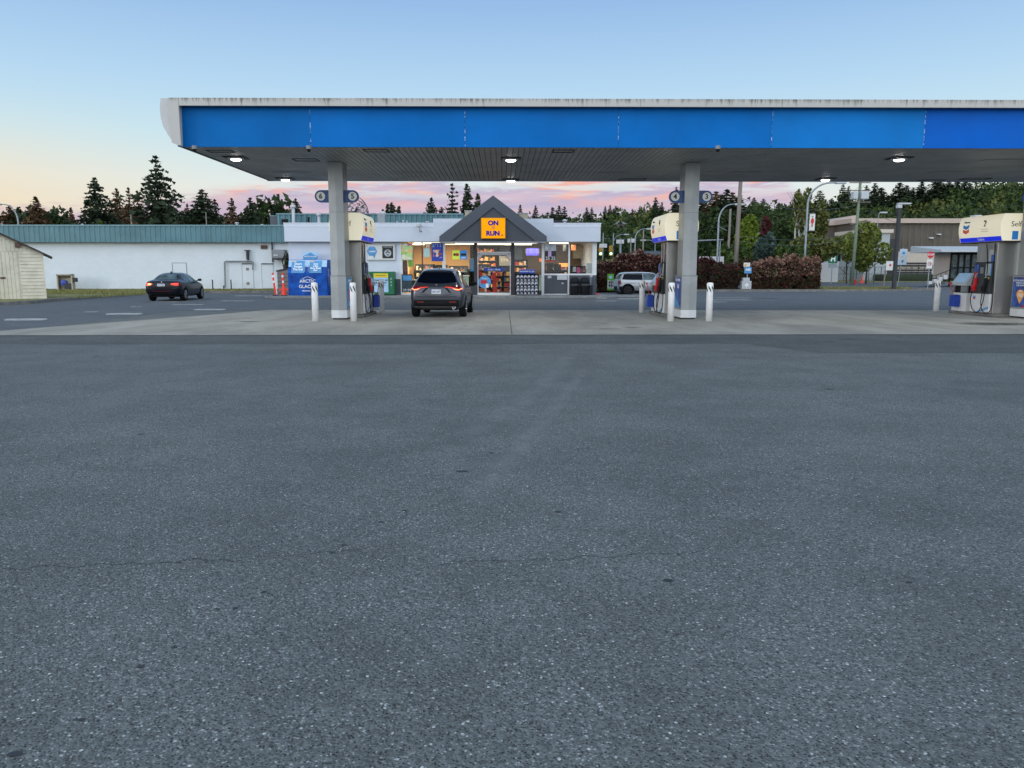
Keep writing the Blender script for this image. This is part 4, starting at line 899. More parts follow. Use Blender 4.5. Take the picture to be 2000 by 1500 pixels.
for x, y, e in ((-4.6, 47, 330), (-.8, 47, 260), (2.8, 47, 90)):
    ld = bpy.data.lights.new('shop_light', 'AREA'); ld.energy = e; ld.size = 3; ld.size_y = 2; ld.shape = 'RECTANGLE'; ld.color = (1, .86, .66)
    lo = bpy.data.objects.new('shop_light', ld); C.objects.link(lo); lo.location = (x, y, WT-.06)
random.seed(5)
def rack(x0, x1, y, zs, d, m, lb, back='int_dark', frame=True, gh=(.10, .26), gw=(.06, .14)):
    t = thing('store_shelf', lb, 'shelf', ((x0+x1)/2, y, Z0+.01)); w = (x1-x0)/2
    bm = bm_(); box(bm, -w, w, d, d+.04, 0, zs[-1]+.35); box(bm, -w-.03, -w, 0, d+.04, 0, zs[-1]+.35); box(bm, w, w+.03, 0, d+.04, 0, zs[-1]+.35); obj('shelf_back', bm, back, t)
    bm = bm_()
    for z in zs: box(bm, -w, w, 0, d, z-.03, z)
    obj('shelf_board', bm, 'mgrey', t)
    bm = bm_()
    for z in zs:
        x = -w+.02
        while x < w-.1:
            q = random.uniform(*gw); hh = random.uniform(*gh); y0 = random.uniform(.01, .06)
            box(bm, x, min(x+q, w-.01), y0, d-.05, z+.001, z+hh); x += q+.008
    tag(obj('goods', bm, m, t), None, None, None, 'stuff'); return t
rack(ix(1000-62, 46.3)-.1, ix(958, 46.3), 46.3, [.1, .42, .74, 1.06, 1.40], .5, 'goods', 'shelf of brown snack packets seen through the left of the shop door')
rack(ix(962, 46.6), ix(981, 46.6), 46.2, [.1, .42, .74, 1.06], .5, 'goods', 'shelf of orange snack packets in the middle of the shop door')
rack(ix(984, 46.4), ix(998, 46.4)+.1, 46.5, [.1, .42, .74, 1.06], .5, 'goods', 'shelf of red packets seen through the right of the shop door')
rack(ix(932, 49.5), ix(968, 49.5), 49.3, [.3, .8, 1.3, 1.65, 2.0, 2.5], .5, 'goods', 'tall wall shelf of mixed snacks behind the door shelves')
rack(ix(812, 48), ix(846, 48), 48, [.5, 1.0, 1.40], .5, 'goods2', 'low shelf of bottles left of the white car roof, inside the shop')
rack(ix(848, 48.3), ix(872, 48.3), 48.3, [.5, 1.0, 1.36], .5, 'goods2', 'low shelf of jars behind the blue hanging poster')
rack(ix(877, 48), ix(912, 48), 48, [.4, .9, 1.30], .5, 'goods2', 'shelf of packets below the yellow and blue window sticker')
rack(ix(1006, 49), ix(1030, 49), 49, [.4, .9, 1.3, 1.7], .5, 'goods', 'dim shelf seen above the jug rack')
rack(ix(1066, 48.5), ix(1108, 48.5), 48.5, [.6, 1.0, 1.42], .5, 'goods', 'counter shelf of warm lit food behind the right windows')
rack(ix(1115, 47.5), ix(1155, 47.5), 47.5, [.6, 1.0, 1.3], .5, 'goods2', 'counter shelf of cups behind the rightmost window')
t = thing('counter', 'mint green shop counter behind the window left of the door', 'counter', (0, 0, Z0))
bm = bm_(); box(bm, ix(874, 46.5), ix(914, 46.5), 46.4, 47.1, 0, 1.02, .02); obj('counter_body', bm, 'counter', t); bm = bm_(); box(bm, ix(873, 46.5), ix(915, 46.5), 46.35, 47.15, 1.02, 1.08, .01); obj('counter_top', bm, 'lgrey', t)
t = thing('freezer', 'dark chest freezer inside the leftmost shop window', 'freezer', (0, 0, Z0))
bm = bm_(); box(bm, ix(802, 46), ix(836, 46), 46, 46.8, 0, .78, .02); obj('freezer_body', bm, 'int_dark', t); bm = bm_(); box(bm, ix(802, 46), ix(836, 46), 45.98, 46.82, .79, .84, .01); obj('freezer_lid', bm, 'lgrey', t)
t = thing('counter', 'pale checkout counter right of the jug rack inside the shop', 'counter', (0, 0, Z0))
bm = bm_(); box(bm, ix(1046, 46.5), ix(1060, 46.5), 46.4, 47.1, 0, 1.05, .02); obj('counter_body', bm, 'counter', t); bm = bm_(); box(bm, ix(1045, 46.5), ix(1061, 46.5), 46.35, 47.15, 1.06, 1.1, .01); obj('counter_top', bm, 'lgrey', t)
def iobj(name, lb, cat, px0, px1, py0, py1, Y, m, d=.08, par=None):
    xa, za = at(px0, py1, Y); xb, zb = at(px1, py0, Y); bm = bm_(); box(bm, xa, xb, Y, Y+d, za, zb, .008); o = obj(name, bm, m, par)
    if par is None: tag(o, lb, cat)
    return o
o = iobj('menu_screen', 'glowing blue menu screen hung inside the shop right of the door', 'screen', 1028, 1052, 485, 499, 46.6, 'screen_blue')
for z_ in (488, 491, 494): text('screen_text', 'HOT DRINKS MENU', .10, 'white_ink', o, (at(1040, z_, 46.6)[0], 46.59, at(1040, z_, 46.6)[1]), '-y', .002)
o = iobj('card_sticker', 'yellow and blue payment card sticker glowing in the window left of the door', 'sticker', 883.5, 898, 489, 506.5, YS+.02, mat('card_yellow', (.65, .80, .08), .5, var=0, emit=.25), .012)
iobj('sticker_half', '', '', 898.2, 912, 489, 506.5, YS+.02, mat('card_blue', (.03, .28, .75), .5, var=0, emit=.2), .012, o)
iobj('card_mark', '', '', 885.5, 890, 495, 499.5, YS+.01, 'ink', .008, o); iobj('card_mark', '', '', 890.2, 896, 494.5, 500, YS+.008, 'red', .01, o); iobj('card_mark', '', '', 899.5, 910.5, 495, 499.5, YS+.008, 'ink', .008, o); iobj('card_mark', '', '', 901, 909, 502, 504.5, YS+.008, 'white_ink', .008, o)
o = iobj('hanging_poster', 'deep blue hanging poster with a bundle of snacks in the left shop window', 'poster', 843, 865, 474, 510, YS-.04, mat('poster_deep_blue', (.02, .045, .36), .5, var=.1, emit=.06), .012)
text('poster_text', "2/'11", .28, 'ice_light', o, (at(853, 479.5, YS)[0], YS-.05, at(853, 479.5, YS)[1]), '-y')
iobj('poster_picture', '', '', 846, 862, 488, 504, YS-.052, artmat('snack_art', [(.7, .6, .5), (.35, .06, .04), (.75, .42, .15), (.02, .045, .36), (.5, .45, .5), (.25, .12, .08)], 7), .008, o)
o = iobj('window_poster', 'green poster with pink treats in the leftmost shop window', 'poster', 783.5, 806, 475, 508, YS-.035, mat('poster_green', (.20, .42, .08), .5, var=.5, scale=5, col2=(.55, .60, .35), emit=.06), .012)
iobj('poster_picture', '', '', 784.5, 805, 476, 507, YS-.048, artmat('treat_art', [(.30, .52, .12), (.60, .66, .40), (.7, .65, .62), (.70, .12, .30), (.75, .45, .2), (.12, .22, .55), (.42, .62, .25), (.55, .45, .3)], 5.5), .008, o)
iobj('window_poster', 'small pale teal notice in the left shop window', 'poster', 828, 839, 485, 502, YS+.02, 'poster_teal', .01)
o = iobj('window_poster', 'dark landscape poster low in the leftmost shop window', 'poster', 785, 805, 536, 571, YS-.03, mat('poster_dark_teal', (.025, .05, .065), .5, var=.5, scale=4), .012)
iobj('poster_picture', '', '', 786.5, 804, 538, 548, YS-.04, 'poster_blue', .006, o); text('poster_text', '39.99', .22, 'white_ink', o, (at(795, 567, YS)[0], YS-.045, at(795, 567, YS)[1]), '-y')
iobj('display_stand', 'maroon and black display stand behind the leftmost shop window', 'display stand', 785, 795, 508, 536, YS+.5, mat('maroon', (.09, .015, .035), .6, var=.2), .3)
iobj('display_stand', 'bright green display panel behind the leftmost shop window', 'display stand', 797, 806, 508, 521, YS+.4, mat('bright_green', (.15, .50, .03), .6, var=.1, emit=.1), .1)
o = iobj('window_poster', 'tall black and white drinks poster in the right shop window', 'poster', 1064, 1086, 476, 508, YS-.02, mat('poster_grey', (.42, .50, .55), .5, var=.3, scale=4, col2=(.55, .60, .62)), .012)
iobj('poster_picture', '', '', 1064, 1086, 490, 508, YS-.028, 'ink', .006, o); iobj('poster_picture', '', '', 1070.5, 1077, 488.5, 501, YS-.036, mat('lilac', (.48, .34, .62), .5, var=.05), .006, o); iobj('poster_picture', '', '', 1064, 1082, 509, 511, YS-.028, 'red', .006, o); text('poster_text', '25 25', .25, 'white_ink', o, (at(1075, 504.5, YS)[0], YS-.04, at(1075, 504.5, YS)[1]), '-y')
iobj('heat_lamp', 'orange glowing food warmer behind the right windows', 'food warmer', 1092, 1109, 514, 521, 47.2, mat('warm_glow', (.9, .35, .08), .5, var=.3, scale=5, emit=1.2), .3)
iobj('heat_lamp', 'orange glowing lamp high in the rightmost window', 'lamp', 1116, 1125, 478, 489, 46.8, mat('warm_glow_dim', (.8, .3, .12), .5, var=.3, scale=5, emit=.5), .1)
iobj('heat_lamp', 'small orange glow beside the white window post', 'lamp', 1053.5, 1059, 505, 511, 46, mat('warm_glow_red', (.9, .2, .06), .5, var=.1, emit=1.0), .1)
iobj('cup_stack', 'pink stack of cups on the sill of the rightmost window', 'cups', 1127, 1133, 522, 533.5, YS+.3, mat('pinkcup', (.62, .08, .25), .5, var=.1), .12)
iobj('cup_stack', 'white stack of cups on the sill of the rightmost window', 'cups', 1119, 1125, 521, 531, YS+.3, 'ivory', .12)
iobj('coffee_machine', 'dark coffee machine behind the tall drinks poster', 'coffee machine', 1068, 1080, 514, 534, YS+1.0, 'int_dark', .4)
iobj('coffee_machine', 'black coffee machine in the middle of the right windows', 'coffee machine', 1082, 1096, 516, 534, YS+.9, 'int_dark', .4)
iobj('white_bag', 'tall white roll standing in the right corner of the last window', 'roll', 1146, 1156, 514, 533, YS+.3, 'lgrey', .2)
iobj('hood', 'pale round hood hanging behind the rightmost window', 'hood', 1120, 1152, 480, 505, 49.5, 'tan', .6)
iobj('fridge', 'dark blue drinks fridge seen above the shop door', 'fridge', 976, 1001, 479, 493, 50.2, mat('navy_fridge', (.02, .035, .08), .5, var=.2), .5)
iobj('fridge', 'tall blue grey fridge right of the shop door', 'fridge', 1004, 1021, 480, 520, 50.2, mat('grey_fridge', (.06, .09, .13), .5, var=.2), .5)
o = iobj('hanging_sign', 'dark hanging sign with pale letters seen through the door glass', 'sign', 975, 1000, 500, 519, 48.5, mat('signgrey', (.12, .115, .10), .5, var=.1), .05); text('sign_text', 'CHILL', .26, 'tan', o, (at(989, 508, 48.5)[0], 48.49, at(989, 508, 48.5)[1]), '-y')
iobj('aisle_display', 'bright red promotional tower in the aisle behind the door', 'display stand', 962, 969, 532, 572, 45.6, mat('red_display', (.50, .03, .02), .5, var=.2), .3)
iobj('aisle_display', 'light blue hanging stand left of the dark door post', 'display stand', 917, 925, 505, 530, 45.2, 'poster_blue', .2)

# wall notice board, left wall
t = thing('wall_board', 'pale wall board with a blue hexagon and a black and white poster', 'notice board', (0, 0, 0))
bxa, bza = at(717, 508.5, YS-.06); bxb, bzb = at(772, 476.5, YS-.06)
bm = bm_(); box(bm, bxa, bxb, YS-.09, YS-.005, bza, bzb, .01); obj('board', bm, 'ivory', t)
bm = bm_(); box(bm, bxa+.05, bxb-.05, YS-.095, YS-.0902, bza+.05, bzb-.05); obj('board_face', bm, 'sign_white', t)
cx, cz = at(727, 491, YS-.1); bm = bm_(); r_ = .30; pts = [(cx-.3, cz), (cx-.17, cz+.26), (cx+.14, cz+.26), (cx+.28, cz), (cx+.16, cz-.24), (cx+.13, cz-.40), (cx+.03, cz-.25), (cx-.17, cz-.25)]
prism(bm, pts, 'y', YS-.105, YS-.096); hx = obj('hexagon', bm, 'poster_blue', t)
text('hexagon_text', 'Lotto!', .15, 'white_ink', hx, (cx, YS-.112, cz), '-y', .003, .004)
xa, za = at(747, 504.5, YS-.1); xb, zb = at(767.5, 480.5, YS-.1); bm = bm_(); box(bm, xa, xb, YS-.107, YS-.096, za, zb); pp = obj('poster', bm, 'ink', t)
bm = bm_(); cyl(bm, ((xa+xb)/2, YS-.107, (za+zb)/2-.05), ((xa+xb)/2, YS-.112, (za+zb)/2-.05), .20, .20, 20); pc = obj('poster_picture', bm, 'lgrey', pp)
bm = bm_(); 
for (dx, dz, r_) in ((-.07, .03, .05), (.07, .03, .05), (0, .12, .06), (0, -.1, .05)): box(bm, (xa+xb)/2+dx-r_, (xa+xb)/2+dx+r_, YS-.116, YS-.1125, (za+zb)/2-.05+dz-r_*.6, (za+zb)/2-.05+dz+r_*.6)
obj('poster_picture', bm, 'ink', pp); text('poster_text', 'WANTED NOW', .065, 'white_ink', pp, ((xa+xb)/2, YS-.112, zb-.06), '-y')

# outside items at the shop front ---------------------------------------------------
t = thing('ice_freezer', 'big blue ice freezer box with two sloped doors on the walkway', 'ice freezer', (0, 0, Z0))
YI2 = 43.1; xa = at(563, 555, YI2)[0]; xb = at(639, 555, YI2)[0]; zt = at(600, 507, YI2)[1]-Z0
bm = bm_(); prism(bm, [(YI2, 0), (YI2, zt*.62), (YI2+.28, zt), (YS-.03, zt), (YS-.03, 0)], 'x', xa, xb); obj('freezer_body', bm, 'ice_blue', t)
sl = (.28)/(zt*.38)
def slope_y(z): return YI2+max(0, (z-zt*.62))*sl
def slopequad(x0, x1, z0, z1, off, m, nm, par):
    bm = bm_(); th_ = .02; prism(bm, [(slope_y(z0)-off, z0), (slope_y(z1)-off, z1), (slope_y(z1)-off+th_, z1), (slope_y(z0)-off+th_, z0)], 'x', x0, x1); return obj(nm, bm, m, par)
wd = xb-xa
slopequad(xa+.02, xb-.02, zt*.80, zt-.02, .004, 'ice_light', 'snow_band', t)
for (u0, u1, ls) in ((.09, .42, ("Don't", 'Forget', 'The Ice!')), (.55, .86, ('Grab', 'a Bag', 'More Great', 'Fun!'))):
    d_ = slopequad(xa+wd*u0, xa+wd*u1, zt*.62+.02, zt-.06, .03, 'poster_blue', 'freezer_door', t)
    xc = xa+wd*(u0+u1)/2
    for i, s_ in enumerate(ls):
        z = zt*.90-i*(.15 if len(ls) == 3 else .115); tx = text('door_text', s_, .17 if len(ls) == 3 else .12, 'white_ink', d_, (xc, slope_y(z)-.042, z-.04), '-y', .003, .006); tx.rotation_euler.x = R(90)-math.atan(sl)
    slopequad(xa+wd*(u0+.0), xa+wd*(u0+.12), zt*.93, zt-.03, .045, 'ivory', 'door_sticker', d_)
    bm = bm_(); tube(bm, [(xa+wd*(u1+.02 if u0 < .3 else u0-.02), slope_y(zt*.8)-.06, zt*.85), (xa+wd*(u1+.02 if u0 < .3 else u0-.02), slope_y(zt*.66)-.07, zt*.66)], .018, 6); obj('door_handle', bm, 'galv', d_)
text('wrap_text', 'ARCTIC', .25, 'white_ink', t, (xa+wd*.5, YI2-.006, zt*.40), '-y', .003, .004); text('wrap_text', 'GLACIER', .25, 'white_ink', t, (xa+wd*.5, YI2-.006, zt*.25), '-y', .003, .004); text('wrap_text', 'PREMIUM ICE', .11, 'white_ink', t, (xa+wd*.5, YI2-.006, zt*.13), '-y', .003, .002)
text('side_text', 'ARCTIC GLACIER', .12, 'white_ink', t, (xb+.004, YI2+.45, zt*.5), '+x').rotation_euler = (R(90), R(-90), R(90))
bm = bm_(); tube(bm, [(xa+wd*.36, YI2-.012, zt*.47), (xa+wd*.5, YI2-.012, zt*.53), (xa+wd*.64, YI2-.012, zt*.47)], .012, 6); obj('mountain_outline', bm, 'white_ink', t)
x0, z0 = at(591, 507, YI2+.3); x1, z1 = at(620, 492, YI2+.3)
bm = bm_(); box(bm, x0, x1, YI2+.38, YI2+.42, zt, z1-Z0-.0); tp = obj('top_sign', bm, 'ice_light', t)
bm = bm_(); wq = x1-x0; zz = z1-Z0; prism(bm, [(x0+.02, zt+.01), (x0+.02, zt+.2), (x0+wq*.35, zz-.1), (x0+wq*.5, zz-.03), (x0+wq*.65, zz-.1), (x1-.02, zt+.2), (x1-.02, zt+.01)], 'y', YI2+.365, YI2+.379); tq = obj('top_sign_shape', bm, 'poster_blue', tp)
text('top_sign_text', 'ARCTIC GLACIER', .09, 'white_ink', tq, ((x0+x1)/2, YI2+.36, zt+.17), '-y', .002, .002)

def delineator(px, lean, lb, cone):
    x, y = G(px, 574, Z0); y = 43.05; x = ax(px, y, 574)
    t = thing('delineator_post', lb, 'traffic post', (x, y, Z0), 0, 'orange delineator posts by the ice freezer'); hh = 1.22
    def P(u): return (lean*u*hh, 0, .03+u*hh)
    bm = bm_(); lathe(bm, [(.20, 0), (.20, .02), (.14, .045), (.06, .05)], n=16); obj('rubber_base', bm, 'rubber', t)
    if cone:
        bm = bm_(); cyl(bm, (0, 0, .04), (0, 0, .70), .15, .045, 18); box(bm, -.26, .26, -.02, .02, .30, .38); obj('cone', bm, 'orangered', t, False)
    bm = bm_()
    for a_, c_ in ((0.02, .55), (.65, .80), (.90, 1.0)): cyl(bm, P(a_), P(c_), .055 if not cone else .05, None, 14)
    obj('post', bm, 'orangered', t, False)
    bm = bm_()
    for a_, c_ in ((.55, .65), (.80, .90)): cyl(bm, P(a_), P(c_), .056 if not cone else .051, None, 14)
    obj('reflective_band', bm, 'white_ink', t)
    if not cone:
        bm = bm_(); prism(bm, [(.05+.0, .05), (.09, .05), (lean*hh+.10, hh-.02), (lean*hh+.05, hh-.02)], 'y', -.012, .012); obj('white_edge', bm, 'white_ink', t)
delineator(538.5, -.10, 'leaning orange and white delineator post at the walkway end', False)
delineator(554.5, -.03, 'orange delineator post in a cone beside the blue ice freezer', True)
# grey sided enclosure behind the posts
t = thing('siding_enclosure', 'low grey sided enclosure with sloped top behind the delineator posts', 'enclosure', (0, 0, 0))
xa, za = at(541, 529, 45.2); xb, zb = at(566, 523.5, 45.2)
bm = bm_(); prism(bm, [(xa, .0), (xa, za-.05), (xb, zb-.05), (xb, 0)], 'y', 45.2, 46.6)
obj('siding', bm, 'fencegrey', t)
bm = bm_(); 
for k in range(1, 7): box(bm, xa+.01, xb-.01, 45.185, 45.2, k*.22, k*.22+.02)
obj('siding_shadow_gap', bm, 'dgrey', t)
bm = bm_(); prism(bm, [(xa-.05, za-.05), (xa-.05, za+.03), (xb, zb+.03), (xb, zb-.05)], 'y', 45.15, 46.65); obj('sloped_cap', bm, 'dgrey', t)
# green cage cabinet
t = thing('exchange_cabinet', 'green propane exchange cabinet with two yellow topped signs', 'gas cabinet', (0, 0, Z0))
xa = at(700, 552, 43.2)[0]; xb = at(769, 552, 43.2)[0]; zt = at(735, 530.5, 43.2)[1]-Z0
bm = bm_(); box(bm, xa, xb, 43.2, 44.05, .05, zt, .02); obj('cabinet', bm, 'cage_green', t)
xm_ = at(728, 552, 43.2)[0]
for x0, x1 in ((xa+.06, xm_-.22), (xm_+.06, xb-.30)):
    bm = bm_(); box(bm, x0, x1, 43.17, 43.199, .18, zt-.12, .01); s_ = obj('sign_panel', bm, 'ice_light', t)
    bm = bm_(); box(bm, x0, x1, 43.155, 43.17, zt-.33, zt-.10, .01); yb = obj('sign_header', bm, 'yellow', s_)
    text('header_text', 'EXCHANGE HERE', .075, 'ink', yb, ((x0+x1)/2, 43.15, zt-.21), '-y')
    for j, (ln, zz) in enumerate((('TANKS TO GO', zt-.48), ('BUY  SWAP', zt-.62))): text('sign_text', ln, .12, 'ink', s_, ((x0+x1)/2, 43.165, zz), '-y', .002, .004)
    bm = bm_(); box(bm, x0+.05, x1-.05, 43.16, 43.17, zt-.76, zt-.74); box(bm, x0+.35, x1-.25, 43.16, 43.17, .45, .50); obj('sign_line', bm, 'mgrey', s_)
bm = bm_(); box(bm, xm_-.16, xm_-.06, 43.14, 43.2, .1, zt-.05, .01); box(bm, xm_-.22, xm_+.02, 43.12, 43.14, zt*.6, zt*.6+.12, .01); obj('door_latch', bm, 'cage_green', t)
text('side_text', 'G', .13, 'white_ink', t, (xb-.14, 43.19, zt-.4), '-y'); text('side_text', 'A', .13, 'white_ink', t, (xb-.14, 43.19, zt-.58), '-y'); text('side_text', 'S', .13, 'white_ink', t, (xb-.14, 43.19, zt-.76), '-y')
# jug rack
t = thing('jug_rack', 'black display rack for fluid jugs standing right of the shop door', 'rack', (0, 0, Z0))
YR = 43.2; xa = at(1008, 555, YR)[0]; xb = at(1051.5, 555, YR)[0]; zt = at(1030, 535, YR)[1]-Z0
bm = bm_(); box(bm, xa, xb, YR+.45, YR+.5, 0, zt); box(bm, xa-.03, xa, YR, YR+.5, 0, zt); box(bm, xb, xb+.03, YR, YR+.5, 0, zt); box(bm, xa, xb, YR, YR+.45, zt-.04, zt); obj('rack_frame', bm, 'black', t)
sh = [.06, .06+(zt-.1)/3, .06+2*(zt-.1)/3]
bm = bm_()
for z in sh: box(bm, xa, xb, YR-.01, YR+.45, z-.03, z)
obj('rack_shelf', bm, 'mgrey', t)
j0 = thing('fluid_jug', 'x', 'jug', (0, 0, 0), 0, 'fluid jugs on the rack by the door')
bm = bm_(); box(bm, -.085, .085, 0, .16, 0, .24, .02); obj('jug_body', bm, 'jugdark', j0)
bm = bm_(); prism(bm, [(-.085, .15), (-.085, .27), (-.02, .34), (.07, .29), (.085, .2), (.0, .235)], 'y', -.004, .10); obj('jug_shoulder', bm, 'jug', j0)
bm = bm_(); box(bm, -.055, .045, -.004, .001, .03, .10); obj('jug_label', bm, 'jug', j0)
rowname = ['bottom', 'middle', 'top']; cn_ = ['first', 'second', 'third', 'fourth', 'fifth', 'sixth']
for r_ in range(3):
    for q in range(6):
        lb = '%s fluid jug from the left on the %s shelf of the rack' % (cn_[q], rowname[r_]); x = xa+.11+q*(xb-xa-.22)/5
        if r_ == 0 and q == 0: j0.location = (x, YR+.02, Z0+sh[0]+.001); j0['label'] = lb
        else: dup(j0, (x, YR+.02, Z0+sh[r_]+.001), random.uniform(-.06, .06), lb)
t = thing('banner_box', 'blue rounded banner box lying on top of the jug rack', 'banner', (0, 0, 0)); x0, z0 = at(1014, 534.5, YR); x1, z1 = at(1045, 526, YR)
bm = bm_(); box(bm, x0, x1, YR+.08, YR+.4, Z0+zt+.002, z1, .06); bb = obj('banner', bm, 'blue', t, False); text('banner_text', 'WASHER FLUID', .12, 'white_ink', bb, ((x0+x1)/2, YR+.07, (Z0+zt+z1)/2), '-y')
# bins
for i, (p0, p1, lb) in enumerate(((1114, 1131, 'left of the two black waste bins under the right shop window'), (1134, 1151, 'right of the two black waste bins under the right shop window'))):
    x0 = at(p0, 560, 43.6)[0]; x1 = at(p1, 560, 43.6)[0]; t = thing('waste_bin', lb, 'bin', ((x0+x1)/2, 43.75, Z0), 0, 'black waste bins by the shop'); w = (x1-x0)/2
    bm = bm_(); lathe(bm, [(w*.86, 0), (w*.95, .05), (w, .62), (w*1.02, .66)], n=20); obj('bin_body', bm, 'black', t, True)
    bm = bm_(); lathe(bm, [(w*1.03, .66), (w*1.04, .80), (w*.9, .95), (w*.5, 1.0), (.01, 1.0)], n=20); obj('bin_lid', bm, 'int_dark', t, True)
    bm = bm_(); lathe(bm, [(w*1.02, .50), (w*1.06, .55), (w*1.02, .64)], n=20); obj('bin_liner', bm, 'dgrey', t, True)
t = thing('bucket_stand', 'slim grey squeegee stand beside the waste bins', 'stand', (at(1153.5, 560, 43.7)[0], 43.75, Z0))
bm = bm_(); lathe(bm, [(.12, 0), (.12, .5), (.14, .55)], n=14); obj('stand_body', bm, 'int_dark', t); bm = bm_(); tube(bm, [(0, 0, .5), (.03, 0, 1.05)], .015, 6); box(bm, -.05, .11, -.02, .02, 1.03, 1.1); obj('squeegee', bm, 'lgrey', t)
# green A-board
xg, yg = G(1192, 576); t = thing('a_board', 'green and white sandwich board sign reading 49 99 beside the parked hatchback', 'sign', (xg, yg, .0), R(-8))
bm = bm_(); 
for sx in (-.12, .12): tube(bm, [(sx, -.03, 0.01), (sx, .0, .40)], .012, 6); tube(bm, [(sx, .22, 0.01), (sx, .04, .40)], .012, 6)
obj('legs', bm, 'black', t); bm = bm_(); box(bm, -.20, .20, -.02, .02, .28, 1.30, .01); bd = obj('board', bm, mat('aboard_green', (.10, .42, .03), .4, var=.05), t)
bm = bm_(); box(bm, -.185, .185, -.026, -.0205, .40, .90); wp = obj('board_panel', bm, 'sign_white', bd); text('board_text', '49', .28, 'ink', wp, (0, -.03, .77), '-y', .003, .01); text('board_text', '99', .28, 'ink', wp, (0, -.03, .55), '-y', .003, .01)
bm = bm_(); cyl(bm, (0, -.021, 1.10), (0, -.027, 1.10), .10, .10, 14); obj('board_picture', bm, 'ice_light', bd)
t = thing('red_cloth', 'small red cloth lying on the pad right of the shop', 'cloth', (at(1167, 571, 45)[0], 45, .10)); bm = bm_(); lathe(bm, [(.22, 0), (.2, .05), (.1, .11), (.01, .13)], n=9); obj('cloth', bm, 'red', t, True)

# roof items of the shop
def turbine(px, py0, py1, wpx, Y, lb, nm='roof_vent'):
    x, z0 = at(px, py1, Y); _, z1 = at(px, py0, Y); r_ = wpx/2*Y/1500; t = thing(nm, lb, 'roof vent', (x, Y, 0), 0, 'metal vents on the roofs'); H_ = z1-z0
    bm = bm_(); lathe(bm, [(r_*.62, z0-1.5), (r_*.62, z0+H_*.62)], n=14); obj('pipe', bm, 'lgrey', t, True)
    bm = bm_(); lathe(bm, [(r_*.6, z0+H_*.62), (r_*1.0, z0+H_*.66), (r_, z0+H_*.80), (r_*.5, z0+H_*.98), (.01, z1)], n=14); obj('cap', bm, 'ivory', t, True)
turbine(573, 399, 418, 10, 62, 'tall white vent on the teal roof left of the number 6 sign')
turbine(623, 414, 436, 9, 47, 'white vent pipe on the shop roof behind the left column')
turbine(749, 412, 437, 12, 47, 'white vent pipe on the shop roof right of the mesh dish')
turbine(1103, 428, 441, 10, 47, 'white vent cap on the shop roof right of the gable')
turbine(776, 432, 438, 4, 45.5, 'tiny white vent, first of three on the shop parapet'); turbine(788, 430, 438, 4, 45.5, 'tiny white vent, second of three on the shop parapet'); turbine(795, 431, 438, 4, 45.5, 'tiny white vent, third of three on the shop parapet')
turbine(835, 432, 438, 9, 46, 'squat white vent just left of the gable'); turbine(1058, 424, 428, 4, 46, 'tiny white vent right of the gable on the raised parapet')
for p0, p1, lb in ((908, 921, 'cream roof box left of the gable peak'), (1013, 1031, 'cream roof box right of the gable peak')):
    xa, za = at(p0, 428, 46.8); xb, zb = at(p1, 413 if p0 < 950 else 417, 46.8); bm = bm_(); box(bm, xa, xb, 46.8, 47.8, WT+.4, zb, .02); t = thing('roof_unit', lb, 'roof unit', (0, 0, 0)); obj('unit_body', bm, 'tan', t)
    bm = bm_(); box(bm, xa-.03, xb+.03, 46.77, 47.83, zb+.003, zb+.05); obj('unit_lid', bm, 'ivory', t)
xa, za = at(1081, 440, 48); xb, zb = at(1112, 430.5, 48); t = thing('roof_screen', 'small red tiled roof structure behind the right parapet', 'roof structure', (0, 0, 0)); bm = bm_(); prism(bm, [(xa, za-.8), (xa, zb-.1), (xb, zb-.1), (xb, za-.8)], 'y', 48, 50); obj('tiles', bm, 'redtile', t); bm = bm_(); box(bm, xa-.1, xb+.1, 47.9, 50, zb-.1, zb); obj('ridge', bm, 'dgrey', t)
t = thing('flood_light', 'double spot light bracket on the parapet between dish and gable', 'flood light', (0, 0, 0)); x, z = at(820, 443, 43.6)
bm = bm_(); tube(bm, [(x, 43.7, z+.2), (x, 43.45, z+.05), (x, 43.4, z-.3)], .02, 6); obj('bracket', bm, 'galv', t); bm = bm_(); box(bm, x-.17, x+.06, 43.3, 43.55, z+.0, z+.15, .03); obj('lamp_head', bm, 'ivory', t); bm = bm_(); cyl(bm, (x, 43.4, z-.15), (x+.1, 43.3, z-.28), .03, .06, 8); obj('lamp_head', bm, 'galv', t)
# mesh dish
t = thing('mesh_dish', 'large round mesh satellite dish on the shop roof behind the number 5 sign', 'satellite dish', (0, 0, 0)); Yd = 46.5; cx, cz = at(704, 419, Yd); Rd = 1.02
bm = bm_(); rings = 5; 
def dp(r, a): 
    d = .28*(r/Rd)**2; return (cx+math.cos(a)*r*.62-d*.9, Yd+math.cos(a)*r*.7+d*-.4, cz+math.sin(a)*r)
for k in range(1, rings+1): tube(bm, [dp(Rd*k/rings, 2*math.pi*i/36) for i in range(37)], .011 if k < rings else .022, 4)
for i in range(18): tube(bm, [dp(Rd*(.05+.95*q/6), 2*math.pi*i/18) for q in range(7)], .010, 4)
obj('dish_ribs', bm, 'dgrey', t)
bm = bm_()
for k in range(18):
    for q in range(1, 6):
        if (k*7+q*3) % 4 == 0: continue
        a0, a1 = 2*math.pi*k/18, 2*math.pi*(k+1)/18; r0, r1 = Rd*q/6.2, Rd*(q+1)/6.2
        if (k+q) % 3: bm.faces.new([bm.verts.new(dp(*p)) for p in ((r0, a0), (r1, a0), (r1, a1))])
obj('dish_mesh', bm, 'mgrey', t)
